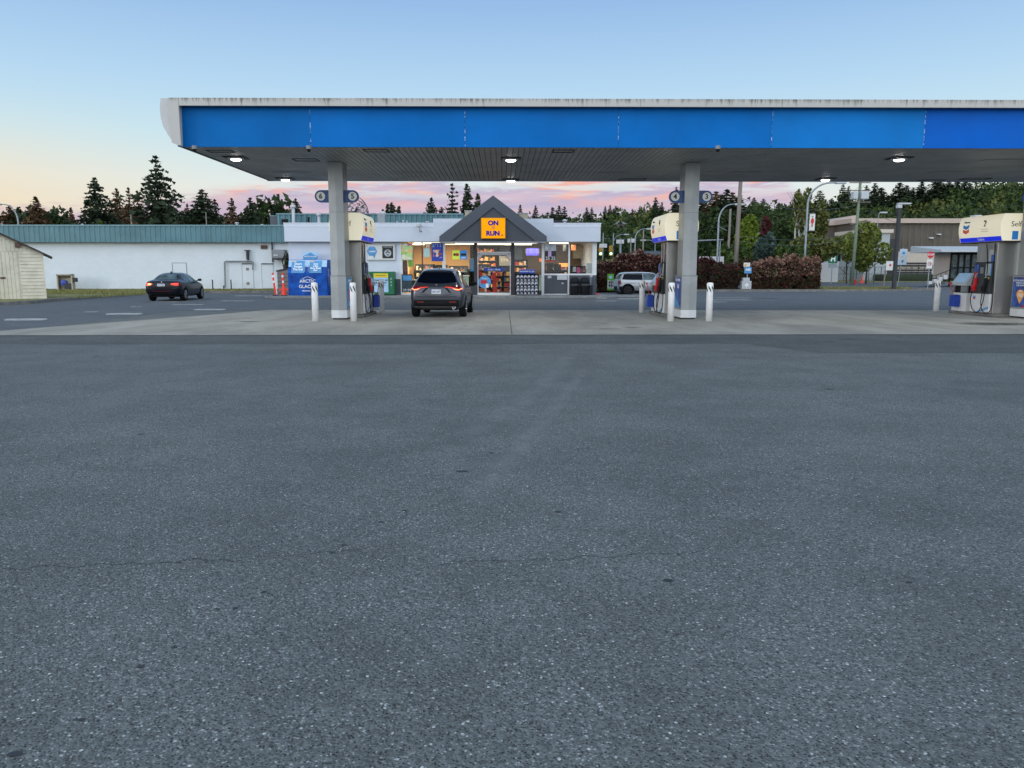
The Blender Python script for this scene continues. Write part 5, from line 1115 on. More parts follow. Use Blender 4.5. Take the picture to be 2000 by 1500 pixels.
bm = bm_(); tube(bm, [(cx, Yd, cz), (cx+.9, Yd-.2, cz+.05), (cx+1.1, Yd-.2, cz-.05)], .03, 6); box(bm, cx+1.05, cx+1.5, Yd-.35, Yd-.05, cz-.5, cz+.05, .03); obj('feed_arm', bm, 'galv', t)
bm = bm_(); cyl(bm, (cx, Yd+.2, WT+.4), (cx, Yd+.1, cz), .07, .06, 10); cyl(bm, (cx+1.25, Yd-.2, WT+.4), (cx+1.25, Yd-.2, cz-.3), .10, .08, 10); obj('mast', bm, 'galv', t)

# ================================================================== WHITE BUILDING AT LEFT
YB = 57.0; wb = thing('warehouse', 'long low white block building with teal metal fascia at left', 'building', (0, 0, 0))
FB0, FB1 = az(473.5, YB-.5), az(442, YB-.5)
xe = -12.4
bm = bm_(); box(bm, -60, xe, YB, YB+25, .0, FB0+.3); obj('wall', bm, 'block', wb)
# ribbed fascia
bm = bm_(); x = -60.0; yy0 = YB-.55
while x < xe+.0:
    w = .36; prism(bm, [(x, yy0+.05), (x+.05, yy0), (x+.16, yy0), (x+.21, yy0+.05), (x+.36, yy0+.05), (x+.36, yy0+.10), (x, yy0+.10)], 'z', FB0, FB1); x += w
obj('fascia', bm, 'teal', wb)
bm = bm_(); box(bm, -60, xe+.1, yy0-.04, yy0+.14, FB1, FB1+.09); obj('fascia_cap', bm, 'tealcap', wb)
bm = bm_(); box(bm, -60, xe, yy0+.10, YB-.002, FB0+.0, FB0+.03); obj('eave_soffit', bm, 'dgrey', wb)
bm = bm_(); box(bm, -60, xe, yy0+.12, YB+25, FB1-.3, FB1-.05); obj('roof', bm, 'mgrey', wb)
bm = bm_(); box(bm, -60, xe, YB-.015, YB, .0, .18); obj('plinth', bm, 'mgrey', wb)
# hatch and door outlines
def wq(px, py): return at(px, py, YB-.01)
def outline(p0, p1, q0, q1, nm, w=.03, m='mgrey', bottom=True):
    xa, za = wq(p0, q1); xb, zb = wq(p1, q0); bm = bm_()
    box(bm, xa, xa+w, YB-.03, YB-.001, za, zb); box(bm, xb-w, xb, YB-.03, YB-.001, za, zb); box(bm, xa+w, xb-w, YB-.03, YB-.001, zb-w, zb)
    if bottom: box(bm, xa+w, xb-w, YB-.03, YB-.001, za, za+w)
    d_ = obj(nm, bm, m, wb); bm = bm_(); box(bm, xa+w, xb-w, YB-.012, YB-.001, za, zb-w); obj('leaf', bm, 'block', d_); return d_
outline(338, 364, 513, 545, 'wall_hatch'); outline(474, 494, 515, 563, 'door', m='lgrey'); d2 = outline(512, 533.5, 514, 563, 'door', m='lgrey')
for p0, p1 in ((511, 534), (473, 494)): bm = bm_(); xa, za = wq(p0, 516); xb, zb = wq(p1, 514.3); box(bm, xa, xb, YB-.08, YB-.03, za, zb); obj('door_hood', bm, 'dgrey', wb)
for (p0, p1, q0, q1) in ((481, 486, 523, 528), (482, 487, 551, 556)): 
    xa, za = wq(p0, q1); xb, zb = wq(p1, q0); bm = bm_(); box(bm, xa, xb, YB-.04, YB-.013, za, zb); obj('door_vent', bm, 'fencegrey', wb)
bm = bm_(); xa, za = wq(510, 486); xb, zb = wq(522, 479); box(bm, xa, xb, YB-.1, YB, za, zb); obj('wall_vent', bm, 'rust', wb)
t = thing('wall_pipe', 'thick grey pipe loop rising around the door of the white building', 'pipe', (0, 0, 0)); bm = bm_()
tube(bm, [(wq(441, 562)[0], YB-.15, wq(441, 562)[1]), (wq(440, 511)[0], YB-.15, wq(440, 512)[1]), (wq(442, 510.5)[0], YB-.15, wq(440, 510.5)[1]), (wq(493, 510.5)[0], YB-.15, wq(440, 510.5)[1]), (wq(495, 512)[0], YB-.15, wq(440, 512)[1]), (wq(495, 527)[0], YB-.15, wq(440, 527)[1])], .055, 8); obj('pipe', bm, 'mgrey', t)
t = thing('wall_flue', 'short dark flue with hood on the white building wall', 'flue', (0, 0, 0)); bm = bm_(); x, z0 = wq(486, 508); _, z1 = wq(486, 490); cyl(bm, (x, YB-.2, z0), (x, YB-.2, z1), .11, .11, 12); obj('flue', bm, 'dgrey', t); bm = bm_(); box(bm, x-.2, x+.14, YB-.35, YB-.02, z1, z1+.06); obj('flue_hood', bm, 'dgrey', t)
for px, lb in ((415.5, 'thin grey post left of the wall pipe'), (451.5, 'thin grey post right of the wall pipe'), (437, 'valve stub at the foot of the wall pipe')):
    x, _ = at(px, 560, YB-1.0); bm = bm_(); cyl(bm, (x, YB-1, .1), (x, YB-1, .1+(.72 if px != 437 else .3)), .045, .045, 8); cyl(bm, (x, YB-1, .1+(.72 if px != 437 else .3)), (x, YB-1, .14+(.72 if px != 437 else .3)), .05, .03, 8); tag(obj('guard_post', bm, 'dgrey'), lb, 'post')
t = thing('wall_unit', 'grey air conditioning box with brackets high on the white wall', 'air conditioner', (0, 0, 0)); xa, za = wq(539, 507); xb, zb = wq(561, 488); bm = bm_(); box(bm, xa, xb, YB-.9, YB-.1, za+.1, zb, .03); obj('unit_body', bm, 'mgrey', t); bm = bm_(); box(bm, xa, xb, YB-.95, YB-.05, za-.02, za+.08, .02); box(bm, xa-.25, xa-.2, YB-.15, YB, za-.2, zb+.7); obj('bracket', bm, 'dgrey', t); bm = bm_(); box(bm, xa+.1, xa+.4, YB-.93, YB-.9, za+.25, za+.35); obj('vent', bm, 'lgrey', t)
# utility cabinet
t = thing('utility_cabinet', 'cream utility cabinet with blue meter by the white wall', 'utility box', (0, 0, 0)); Yu = 55.6; xa, za = at(112, 565, Yu); xb, zb = at(140, 536, Yu)
bm = bm_(); box(bm, xa, xb, Yu+.3, Yu+.35, .1, zb); box(bm, xa, xa+.08, Yu, Yu+.3, .1, zb); box(bm, xb-.08, xb, Yu, Yu+.3, .1, zb); box(bm, xa, xb, Yu, Yu+.3, zb-.06, zb+.02); obj('cabinet_frame', bm, 'tan', t)
bm = bm_(); lathe(bm, [(.01, 0), (.20, .02), (.2, .22), (.01, .25)], c=((xa+xb)/2-.1, Yu+.0, (.1+zb)/2-.02), n=14, axis='y'); obj('meter', bm, 'blue', t)
bm = bm_(); box(bm, xb, xb+.25, Yu+.05, Yu+.3, .1+.6, .1+.9, .03); box(bm, (xa+xb)/2-.05, xb-.1, Yu+.0, Yu+.28, .2, .6, .02); tube(bm, [(xa+.15, Yu+.1, .15), (xa+.2, Yu+.1, zb-.2), (xb-.2, Yu+.1, zb-.15)], .04, 6); obj('meter_pipes', bm, 'dgrey', t)
# second teal storey behind
t2 = thing('warehouse_upper', 'taller teal clad roof block rising behind the shop and the white building', 'building', (0, 0, 0)); YU = 63.0
xa = at(541, 430, YU)[0]; xb = at(905, 430, YU)[0]; zu = az(419.5, YU); bm = bm_(); x = xa
while x < xb:
    prism(bm, [(x, YU+.08), (x+.06, YU), (x+.2, YU), (x+.26, YU+.08), (x+.42, YU+.08), (x+.42, YU+.15), (x, YU+.15)], 'z', 3.5, zu); x += .42
obj('cladding', bm, 'teal', t2); bm = bm_(); box(bm, xa, xb, YU+.15, YU+12, 3.5, zu-.1); obj('block', bm, 'mgrey', t2)
bm = bm_(); box(bm, xa-.05, xb, YU-.06, YU+.2, zu, zu+.1); obj('cap', bm, 'tealcap', t2)
xl = at(524, 430, YU)[0]; bm = bm_(); box(bm, xl, xa, YU+.5, YU+10, 3.5, zu-.10); obj('side_block', bm, 'gable', t2); bm = bm_(); box(bm, xl-.03, xa, YU+.45, YU+.6, zu-.098, zu-.04); obj('cap', bm, 'tealcap', t2)
for p0, p1, q0, q1 in ((550, 562, 428, 438), (601, 604.5, 424, 436)):
    x0, z0 = at(p0, q1, YU-.02); x1, z1 = at(p1, q0, YU-.02); bm = bm_(); box(bm, x0, x1, YU-.05, YU+.1, z0, z1); obj('opening', bm, 'black', t2)
turbine(463, 434, 442, 8, 58, 'small white cap vent on the white building roof'); turbine(161, 437, 442, 5, 58, 'tiny pale cap vent on the far left of the white building roof'); turbine(512, 438, 443, 7, 58, 'low white cap vent near the taller teal block')

# shed (front faces the forecourt, turned about 31 degrees)
cxs, _zz = at(87, 545, 39.7)
t = thing('garden_shed', 'weathered cream board shed with dark sloping roof at the left edge', 'shed', (cxs, 39.7, 0), R(31))
_k1 = at(1, 545, 1.0)[0]; HWs = (_k1*39.7-cxs)/(math.cos(R(31))-_k1*math.sin(R(31)))*-1; zs1 = at(87, 490, 39.7)[1]; zs0 = at(1, 450.5, 39.7-HWs*math.sin(R(31)))[1]; slp = (zs0-zs1+.06)/HWs; zb_ = .10; xs0 = -HWs; xL_ = -2*HWs; ex_ = .42
bm = bm_(); prism(bm, [(xL_, zb_), (0, zb_), (0, zs1-.06), (xs0, zs0-.12), (xL_, zs1-.06)], 'y', 0, 2.6); obj('walls', bm, 'shed', t)
bm = bm_(); ze1 = zs0-slp*(HWs+ex_)
prism(bm, [(xs0, zs0), (ex_, ze1), (ex_, ze1-.09), (xs0, zs0-.10)], 'y', -.22, 2.8); prism(bm, [(xs0, zs0), (xs0, zs0-.10), (2*xs0-ex_, ze1-.09), (2*xs0-ex_, ze1)], 'y', -.22, 2.8); obj('roof', bm, 'shedroof', t)
def sfx(px):                       # photo column -> distance along the turned front wall
    k = at(px, 545, 1.0)[0]; c_, s_ = math.cos(R(31)), math.sin(R(31)); return (k*39.7-cxs)/(c_-k*s_)
xd = sfx(41); ztop = at(60, 491.5, 39.1)[1]; z = zb_+.02; bm = bm_()
while z < ztop-.05:
    prism(bm, [(-.040, z), (-.012, z+.165), (0, z+.165), (0, z)], 'x', xd, -.05); z += .172
obj('lap_boards', bm, 'shed', t)
bm = bm_(); x = xL_+.2
while x < -.15:
    w = .17; zt_ = zs0-.14-max(abs(x-xs0), abs(x+w-xs0))*slp-.02
    if zt_ > ztop+.05: box(bm, x, x+w-.014, -.03, -.001, ztop+.02, zt_)
    x += w
obj('gable_boards', bm, 'shed', t)
bm = bm_(); x = sfx(7)
while x < xd-.14: box(bm, x, x+.15, -.045, -.002, zb_+.03, ztop-.02); x += .163
dd = obj('door', bm, 'shed', t); bm = bm_(); xx = sfx(3.5); box(bm, xx-.06, xx+.16, -.07, -.046, 1.12, 1.22, .01); obj('latch', bm, 'rust', dd)
bm = bm_(); x = sfx(7)-.18
while x > xL_: box(bm, x, x+.15, -.045, -.002, zb_+.03, ztop-.02); x -= .163
obj('door', bm, 'shed', t)
bm = bm_(); box(bm, -.05, .03, -.05, .03, zb_, zs1-.10); obj('corner_board', bm, 'shed', t)
bm = bm_(); xv = sfx(39); zv = zs0-abs(xv-xs0)*slp-.22; box(bm, xv-.08, xv+.16, -.2, -.032, zv-.13, zv+.10); obj('purlin_end', bm, 'rust', t)
bm = bm_(); box(bm, xL_-.2, .2, -.35, 2.7, 0, .10); obj('shed_slab', bm, 'kerb', t)

# ================================================================== CARS
def body_mesh(st, wheels, wr):
    # st rows: y, half width, z bottom, z belt, z top, roof half width
    bm = bm_(); rings = []
    for (y, hw, zb, zs, zt, rw) in st:
        mid = zb+(zs-zb)*.5
        half = [(hw*.80, zb), (hw*.97, zb+.07), (hw*1.0, mid), (hw*.985, zs-.10), (hw*.935, zs), (rw, zt-.07 if zt-zs > .2 else zt-.02), (rw*.82, zt)]
        ring = [(0, zb)]+half+[(0, zt+.012)]+[(-x, z) for x, z in reversed(half)]
        rings.append([bm.verts.new((x, y, z)) for x, z in ring])
    for a_, b2 in zip(rings, rings[1:]):
        n = len(a_)
        for j in range(n): bm.faces.new((a_[j], a_[(j+1) % n], b2[(j+1) % n], b2[j]))
    bm.faces.new(rings[0][::-1]); bm.faces.new(rings[-1]); bmesh.ops.recalc_face_normals(bm, faces=bm.faces)
    me = bpy.data.meshes.new('b'); bm.to_mesh(me); bm.free(); me.materials.append(M['black']); me.materials.append(M['black'])
    o = bpy.data.objects.new('b', me); C.objects.link(o); m1 = o.modifiers.new('s', 'SUBSURF'); m1.levels = 3; m1.render_levels = 3
    bm = bm_()
    for (x, y, z) in wheels:
        s = 1 if x > 0 else -1; cyl(bm, (x-s*.32, y, z), (x+s*.4, y, z), wr*1.13, wr*1.13, 32)
    bmesh.ops.recalc_face_normals(bm, faces=bm.faces); me2 = bpy.data.meshes.new('c'); bm.to_mesh(me2); bm.free(); c = bpy.data.objects.new('c', me2); C.objects.link(c)
    m2 = o.modifiers.new('b', 'BOOLEAN'); m2.operation = 'DIFFERENCE'; m2.object = c; m2.solver = 'EXACT'
    dg = bpy.context.evaluated_depsgraph_get(); dg.update(); out = bpy.data.meshes.new_from_object(o.evaluated_get(dg))
    bpy.data.objects.remove(o); bpy.data.objects.remove(c)
    for p in out.polygons:
        p.use_smooth = True; q = p.center; p.material_index = 0
        for (x, y, z) in wheels:
            rr = math.hypot(q.y-y, q.z-z)
            if rr < wr*1.125+.012 and abs(q.x) < abs(x)+.3 and abs(q.x) > abs(x)-.34: p.material_index = 1; p.use_smooth = False
    return out
def patch(bvh, outline_top, outline_bot, dirn, off, nm, m, par, rows=6, sub=4, plane='xz', thick=.0):
    # two polylines in the projection plane; every point is dropped onto the body along dirn
    def res(pl):
        o = []
        for a_, b2 in zip(pl, pl[1:]):
            for k in range(sub): t_ = k/sub; o.append((a_[0]+(b2[0]-a_[0])*t_, a_[1]+(b2[1]-a_[1])*t_))
        o.append(pl[-1]); return o
    T, B_ = res(outline_top), res(outline_bot); dirn = Vector(dirn); grid = []
    for r_ in range(rows+1):
        u = r_/rows; row = []
        for a_, b2 in zip(T, B_):
            p = (a_[0]*(1-u)+b2[0]*u, a_[1]*(1-u)+b2[1]*u)
            s = Vector((p[0], 0, p[1])) if plane == 'xz' else Vector((0, p[0], p[1])) if plane == 'yz' else Vector((p[0], p[1], 0))
            o_ = s-dirn*6; hit = bvh.ray_cast(o_, dirn)
            row.append(None if hit[0] is None else (hit[0]-dirn*off))
        grid.append(row)
    bm = bm_(); V = [[None if p is None else bm.verts.new(p) for p in row] for row in grid]
    for i in range(rows):
        for j in range(len(T)-1):
            q = [V[i][j], V[i][j+1], V[i+1][j+1], V[i+1][j]]
            if all(v is not None for v in q): bm.faces.new(q)
    return obj(nm, bm, m, par, True)
def wheel(par, x, y, r, w, rimm, spokes=5):
    s = 1 if x > 0 else -1
    bm = bm_(); lathe(bm, [(r*.62, -w/2), (r*.9, -w/2), (r*.98, -w*.38), (r, -w*.2), (r, w*.2), (r*.98, w*.38), (r*.9, w/2), (r*.62, w/2)], c=(x, y, r), n=36, axis='x')
    wh = obj('wheel', bm, 'tyre', par, True)
    bm = bm_(); lathe(bm, [(r*.67, 0), (r*.67, w*.5), (r*.60, w*.52), (r*.58, w*.2)] if s > 0 else [(r*.67, 0), (r*.67, -w*.5), (r*.60, -w*.52), (r*.58, -w*.2)], c=(x, y, r), n=32, axis='x')
    for k in range(spokes):
        a = 2*math.pi*k/spokes
        c0 = Vector((x+s*w*.46, y+math.cos(a)*r*.1, r+math.sin(a)*r*.1)); 
        for da in (-.16, .16): tube(bm, [c0, (x+s*w*.47, y+math.cos(a+da)*r*.60, r+math.sin(a+da)*r*.60)], r*.045, 5)
    cyl(bm, (x+s*w*.3, y, r), (x+s*w*.52, y, r), r*.14, r*.12, 12)
    obj('rim', bm, rimm, wh)
    bm = bm_(); lathe(bm, [(r*.56, 0), (.01, 0.01)], c=(x+s*w*.15, y, r), n=24, axis='x'); obj('brake', bm, 'black', wh)
def car(name, label, loc, rot, st, paint, wx, wy0, wy1, wr, ww, rimm, spokes=5):
    t = thing(name, label, 'car', loc, rot)
    W4 = [(sx*wx, y, wr) for sx in (-1, 1) for y in (wy0, wy1)]
    me = body_mesh(st, W4, wr); bvh_bm = bm_(); bvh_bm.from_mesh(me); bvh = BVHTree.FromBMesh(bvh_bm); bvh_bm.free()
    bo = bpy.data.objects.new('body', me); C.objects.link(bo); bo.parent = t; me.materials[0] = M[paint]; me.materials[1] = M['black']
    for (x, y, z) in W4: wheel(t, x, y, wr, ww, rimm, spokes)
    return t, bo, bvh
def mirror_wing(t, x, y, z, m):
    s = 1 if x > 0 else -1; bm = bm_(); box(bm, x+s*.04, x+s*.23, y-.06, y+.05, z-.01, z+.12, .055); tube(bm, [(x-s*.06, y, z-.02), (x+s*.04, y, z+.04)], .025, 6); obj('wing_mirror', bm, m, t)
# --- grey SUV (heading +Y) -------------------------------------------------
suv = [(-2.15, .55, .48, .78, .84, .50), (-2.12, .78, .40, .92, 1.00, .66), (-2.02, .86, .32, .96, 1.13, .70), (-1.92, .89, .28, 1.0, 1.33, .65), (-1.72, .905, .26, 1.02, 1.55, .58), (-1.35, .91, .24, 1.02, 1.61, .57),
       (-.6, .905, .23, .99, 1.63, .585), (.1, .90, .23, .97, 1.61, .585), (.45, .90, .23, .96, 1.54, .58), (.95, .895, .23, .95, 1.22, .66), (1.25, .885, .24, .94, 1.02, .72), (1.7, .86, .26, .88, .93, .66), (2.02, .78, .30, .76, .80, .55), (2.13, .6, .42, .64, .68, .42)]
xr, yr = G(811, 618); xr2, _ = G(911, 618)
SX = (-2.95-1.16)/2
t, bo, bvh = car('parked_suv', 'dark grey crossover with glowing red tail lights stopped facing the shop', (-2.07, 27.55, .008), R(-2.4), suv, 'paint_grey', .80, -1.34, 1.30, .345, .23, 'alloy')
D = (0, 1, 0)
patch(bvh, [(-.53, 1.50), (-.3, 1.545), (0, 1.555), (.3, 1.545), (.53, 1.50)], [(-.66, 1.17), (-.35, 1.135), (0, 1.125), (.35, 1.135), (.66, 1.17)], D, .008, 'rear_window', 'car_glass', bo)
for s in (-1, 1):
    patch(bvh, [(s*.30, 1.03), (s*.50, 1.035), (s*.70, 1.06), (s*.87, 1.04)], [(s*.30, 1.0), (s*.50, .985), (s*.68, .88), (s*.87, .93)], D, .012, 'tail_lamp', 'lamp_dark', bo)
    lt = patch(bvh, [(s*.28, 1.025), (s*.50, 1.01), (s*.62, .96), (s*.74, .95), (s*.85, 1.0)], [(s*.28, 1.005), (s*.50, .98), (s*.63, .91), (s*.75, .90), (s*.875, .95)], D, .022, 'tail_light_strip', 'lamp_red', bo)
    patch(bvh, [(s*.55, .975), (s*.63, .945), (s*.74, .937), (s*.83, .975)], [(s*.55, .965), (s*.63, .925), (s*.74, .917), (s*.84, .955)], D, .028, 'hot_strip', 'lamp_hot', lt)
    patch(bvh, [(s*.26, 1.0), (s*.34, 1.0)], [(s*.42, .83), (s*.50, .83)], D, .010, 'tailgate_crease', 'black', bo)
    patch(bvh, [(s*.42, .545), (s*.64, .545)], [(s*.42, .505), (s*.64, .505)], D, .018, 'reflector', 'lamp_dark', bo)
patch(bvh, [(-.24, 1.035), (.24, 1.035)], [(-.24, .985), (.24, .985)], D, .02, 'tailgate_trim', 'paint_grey', bo)
patch(bvh, [(-.82, .59), (-.4, .60), (.4, .60), (.82, .59)], [(-.80, .37), (-.4, .36), (.4, .36), (.80, .37)], D, .010, 'lower_bumper', 'black', bo)
patch(bvh, [(-.72, .375), (.5, .375)], [(-.72, .35), (.5, .35)], D, .02, 'bumper_trim', 'chrome', bo)
patch(bvh, [(-.85, .695), (0, .70), (.85, .695)], [(-.85, .68), (0, .685), (.85, .68)], D, .008, 'tailgate_gap', 'black', bo)
bm = bm_(); ph = bvh.ray_cast(Vector((0, -6, .87)), Vector(D))[0]; yp = ph.y-.02
box(bm, -.155, .155, yp-.025, yp, .79, .935, .004); pl = obj('licence_plate', bm, 'plate', bo); text('plate_text', 'SJ4 36P', .085, 'sign_blue', pl, (0, yp-.03, .862), '-y', .002)
text('badge', 'H', .07, 'chrome', bo, (0, bvh.ray_cast(Vector((0, -6, 1.09)), Vector(D))[0].y-.012, 1.085), '-y', .003)
bm = bm_(); lathe(bm, [(.055, 0), (.06, -.05), (.045, -.06), (.04, .0)], c=(.56, -2.04, .33), n=14, axis='y'); obj('exhaust', bm, 'chrome', bo)
bm = bm_(); box(bm, -.6, .6, -1.8, 1.9, .24, .34); obj('underbody', bm, 'black', bo)
bm = bm_(); prism(bm, [(-.01, 1.60), (.01, 1.60), (.012, 1.71), (.0, 1.72)], 'y', -1.32, -1.18); obj('aerial', bm, 'black', bo)
for s in (-1, 1):
    Ds = (-s, 0, 0)
    patch(bvh, [(-1.75, 1.42), (-1.3, 1.50), (-.55, 1.54), (.3, 1.50)], [(-1.72, 1.12), (-1.3, 1.05), (-.55, 1.02), (.95, 1.0)], Ds, .006, 'side_window', 'car_glass', bo, plane='yz')
    patch(bvh, [(-1.9, .42), (0, .40), (1.95, .42)], [(-1.9, .30), (0, .28), (1.95, .32)], Ds, .006, 'sill_trim', 'black', bo, plane='yz')
    for yy in (-.95, .05, .98): patch(bvh, [(yy-.006, 1.0), (yy+.006, 1.0)], [(yy-.006, .42), (yy+.006, .42)], Ds, .005, 'door_gap', 'black', bo, plane='yz')
    mirror_wing(bo, s*.90, .62, 1.03, 'black')
patch(bvh, [(-.50, .33), (0, .30), (.5, .33)], [(-.66, 1.10), (0, 1.13), (.66, 1.10)], (0, 0, -1), .006, 'windscreen', 'car_glass', bo, plane='xy')

# --- navy coupe ------------------------------------------------------------
cp = [(-2.21, .60, .45, .80, .86, .50), (-2.16, .80, .36, .90, .96, .66), (-2.0, .86, .28, .96, 1.035, .70), (-1.70, .885, .24, .97, 1.055, .72), (-1.45, .89, .22, .965, 1.09, .68), (-1.28, .89, .21, .96, 1.22, .60), (-.98, .89, .20, .95, 1.38, .545), (-.35, .885, .19, .935, 1.425, .535),
      (.25, .88, .19, .92, 1.40, .53), (.6, .875, .19, .91, 1.27, .57), (1.05, .87, .20, .90, 1.00, .66), (1.5, .86, .22, .85, .90, .64), (1.95, .80, .24, .74, .78, .56), (2.16, .62, .36, .62, .66, .44)]
bx, by = -17.15, 41.05
t, bo, bvh = car('parked_coupe', 'dark navy two door coupe with its left tail light glowing by the left kerb', (bx, by, .006), R(4.0), cp, 'paint_navy', .76, -1.36, 1.33, .325, .23, 'alloy', 7)
patch(bvh, [(-.46, 1.36), (0, 1.38), (.46, 1.36)], [(-.62, 1.115), (0, 1.10), (.62, 1.115)], D, .008, 'rear_window', 'car_glass_light', bo)
for s in (-1, 1):
    hot = s < 0
    tl = patch(bvh, [(s*.44, .885), (s*.60, .915), (s*.84, .925)], [(s*.44, .835), (s*.60, .79), (s*.85, .775)], D, .012, 'tail_lamp', 'lamp_red' if not hot else 'lamp_red', bo)
    if hot: patch(bvh, [(s*.50, .90), (s*.66, .90)], [(s*.50, .82), (s*.66, .80)], D, .02, 'lit_bulb', 'lamp_hot', tl)
    Ds = (-s, 0, 0)
    patch(bvh, [(-1.12, 1.20), (-.9, 1.33), (-.3, 1.365), (.28, 1.34)], [(-1.12, 1.01), (-.8, .995), (-.3, .98), (.88, .965)], Ds, .006, 'side_window', 'car_glass_light', bo, plane='yz')
    patch(bvh, [(-.52, 1.36), (-.47, 1.36)], [(-.42, .965), (-.35, .965)], Ds, .012, 'window_pillar', 'paint_navy', bo, plane='yz')
    for yy in (-.5, .95): patch(bvh, [(yy-.006, .95), (yy+.006, .95)], [(yy-.006, .36), (yy+.006, .36)], Ds, .005, 'door_gap', 'black', bo, plane='yz')
    mirror_wing(bo, s*.87, .58, .98, 'black')
bm = bm_(); yp = bvh.ray_cast(Vector((0, -6, .83)), Vector(D))[0].y-.01; box(bm, -.20, .16, yp-.02, yp, .755, .875, .004); pl = obj('licence_plate', bm, 'plate', bo); text('plate_text', 'PK9 02R', .08, 'sign_blue', pl, (-.02, yp-.025, .815), '-y', .002)
bm = bm_(); cyl(bm, (0, bvh.ray_cast(Vector((0, -6, .955)), Vector(D))[0].y-.0, .955), (0, bvh.ray_cast(Vector((0, -6, .955)), Vector(D))[0].y-.015, .955), .035, .035, 14); obj('badge', bm, 'chrome', bo)
patch(bvh, [(-.80, .52), (.8, .52)], [(-.80, .50), (.8, .50)], D, .012, 'bumper_reflector', 'lamp_dark', bo); patch(bvh, [(-.6, .42), (.6, .42)], [(-.58, .32), (.58, .32)], D, .012, 'diffuser', 'black', bo)
bm = bm_(); prism(bm, [(-.02, 1.40), (.02, 1.40), (.005, 1.48), (-.005, 1.48)], 'y', -.80, -.62); obj('aerial', bm, 'black', bo)
bm = bm_(); box(bm, -.6, .6, -1.75, 1.8, .20, .30); obj('underbody', bm, 'black', bo)
patch(bvh, [(-.44, .32), (0, .30), (.44, .32)], [(-.6, .98), (0, 1.02), (.6, .98)], (0, 0, -1), .006, 'windscreen', 'car_glass', bo, plane='xy')

# --- silver hatch (seen from its right... heading +X) ----------------------
hb = [(-1.83, .62, .42, .78, .84, .52), (-1.79, .78, .32, .88, .97, .64), (-1.70, .82, .26, .91, 1.13, .64), (-1.58, .835, .23, .92, 1.34, .61), (-1.46, .84, .21, .92, 1.395, .60), (-1.22, .84, .20, .92, 1.41, .60), (-.4, .84, .19, .92, 1.42, .60), (.35, .84, .19, .915, 1.39, .60),
      (.55, .84, .19, .91, 1.32, .60), (.86, .835, .20, .90, 1.02, .62), (1.15, .83, .22, .88, .95, .62), (1.55, .80, .25, .82, .87, .58), (1.76, .70, .32, .70, .75, .48), (1.83, .5, .42, .6, .64, .38)]
wxp, wyp = 7.52, 47.1
t, bo, bvh = car('parked_hatchback', 'small silver two door hatchback with white roof parked before the hedge', (8.72, 47.2, .006), R(-90+5), hb, 'paint_silver', .73, -1.27, 1.22, .325, .20, 'black_rim', 5)
patch(bvh, [(-.60, -1.56), (0, -1.60), (.60, -1.56)], [(-.62, .50), (0, .54), (.62, .50)], (0, 0, -1), .012, 'roof_panel', 'paint_white', bo, plane='xy', rows=12)
for s in (-1, 1):
    Ds = (-s, 0, 0)
    patch(bvh, [(-1.47, 1.30), (-1.2, 1.335), (-.35, 1.345)], [(-1.62, .99), (-1.2, .965), (-.35, .955)], Ds, .006, 'side_window', 'car_glass', bo, plane='yz')
    patch(bvh, [(-.32, 1.345), (.2, 1.335), (.46, 1.29)], [(-.32, .955), (.2, .955), (.80, .96)], Ds, .006, 'side_window', 'car_glass_light', bo, plane='yz')
    patch(bvh, [(-1.80, .90), (-1.66, .92)], [(-1.80, .70), (-1.66, .68)], Ds, .008, 'tail_lamp', 'lamp_dark', bo, plane='yz')
    patch(bvh, [(-1.7, .34), (0, .32), (1.7, .34)], [(-1.7, .24), (0, .22), (1.7, .26)], Ds, .008, 'sill_trim', 'black', bo, plane='yz')
    patch(bvh, [(-1.83, .56), (-1.62, .56)], [(-1.83, .30), (-1.62, .30)], Ds, .008, 'bumper_side', 'black', bo, plane='yz')
    for yy in (-.36, .82): patch(bvh, [(yy-.006, .94), (yy+.006, .94)], [(yy-.006, .34), (yy+.006, .34)], Ds, .005, 'door_gap', 'black', bo, plane='yz')
    for wy in (-1.27, 1.22):
        bm = bm_()
        for i in range(12):
            a0, a1 = math.pi*i/12, math.pi*(i+1)/12; r0, r1 = .36, .42; q = []
            for a, r_ in ((a0, r0), (a1, r0), (a1, r1), (a0, r1)): q.append(bm.verts.new((s*.848, wy+math.cos(a)*r_, .325+math.sin(a)*r_)))
            bm.faces.new(q)
        bmesh.ops.solidify(bm, geom=bm.faces[:], thickness=.02); obj('arch_trim', bm, 'black', bo)
    mirror_wing(bo, s*.83, .60, .95, 'black'); bm = bm_(); box(bm, s*.842, s*.865, -.28, -.14, .80, .84, .008); obj('door_handle', bm, 'chrome', bo)
patch(bvh, [(-.48, 1.31), (.48, 1.31)], [(-.54, 1.02), (.54, 1.02)], D, .008, 'rear_window', 'car_glass', bo)
patch(bvh, [(-.80, .58), (.8, .58)], [(-.78, .34), (.78, .34)], D, .012, 'rear_bumper', 'black', bo)
for s in (-1, 1): patch(bvh, [(s*.62, .92), (s*.76, .92)], [(s*.62, .70), (s*.76, .70)], D, .012, 'tail_lamp', 'lamp_dark', bo)
bm = bm_(); box(bm, -.65, .65, -1.65, 1.6, .14, .27); obj('underbody', bm, 'black', bo)
patch(bvh, [(-.48, .50), (.48, .50)], [(-.58, .82), (.58, .82)], (0, 0, -1), .006, 'windscreen', 'car_glass', bo, plane='xy')
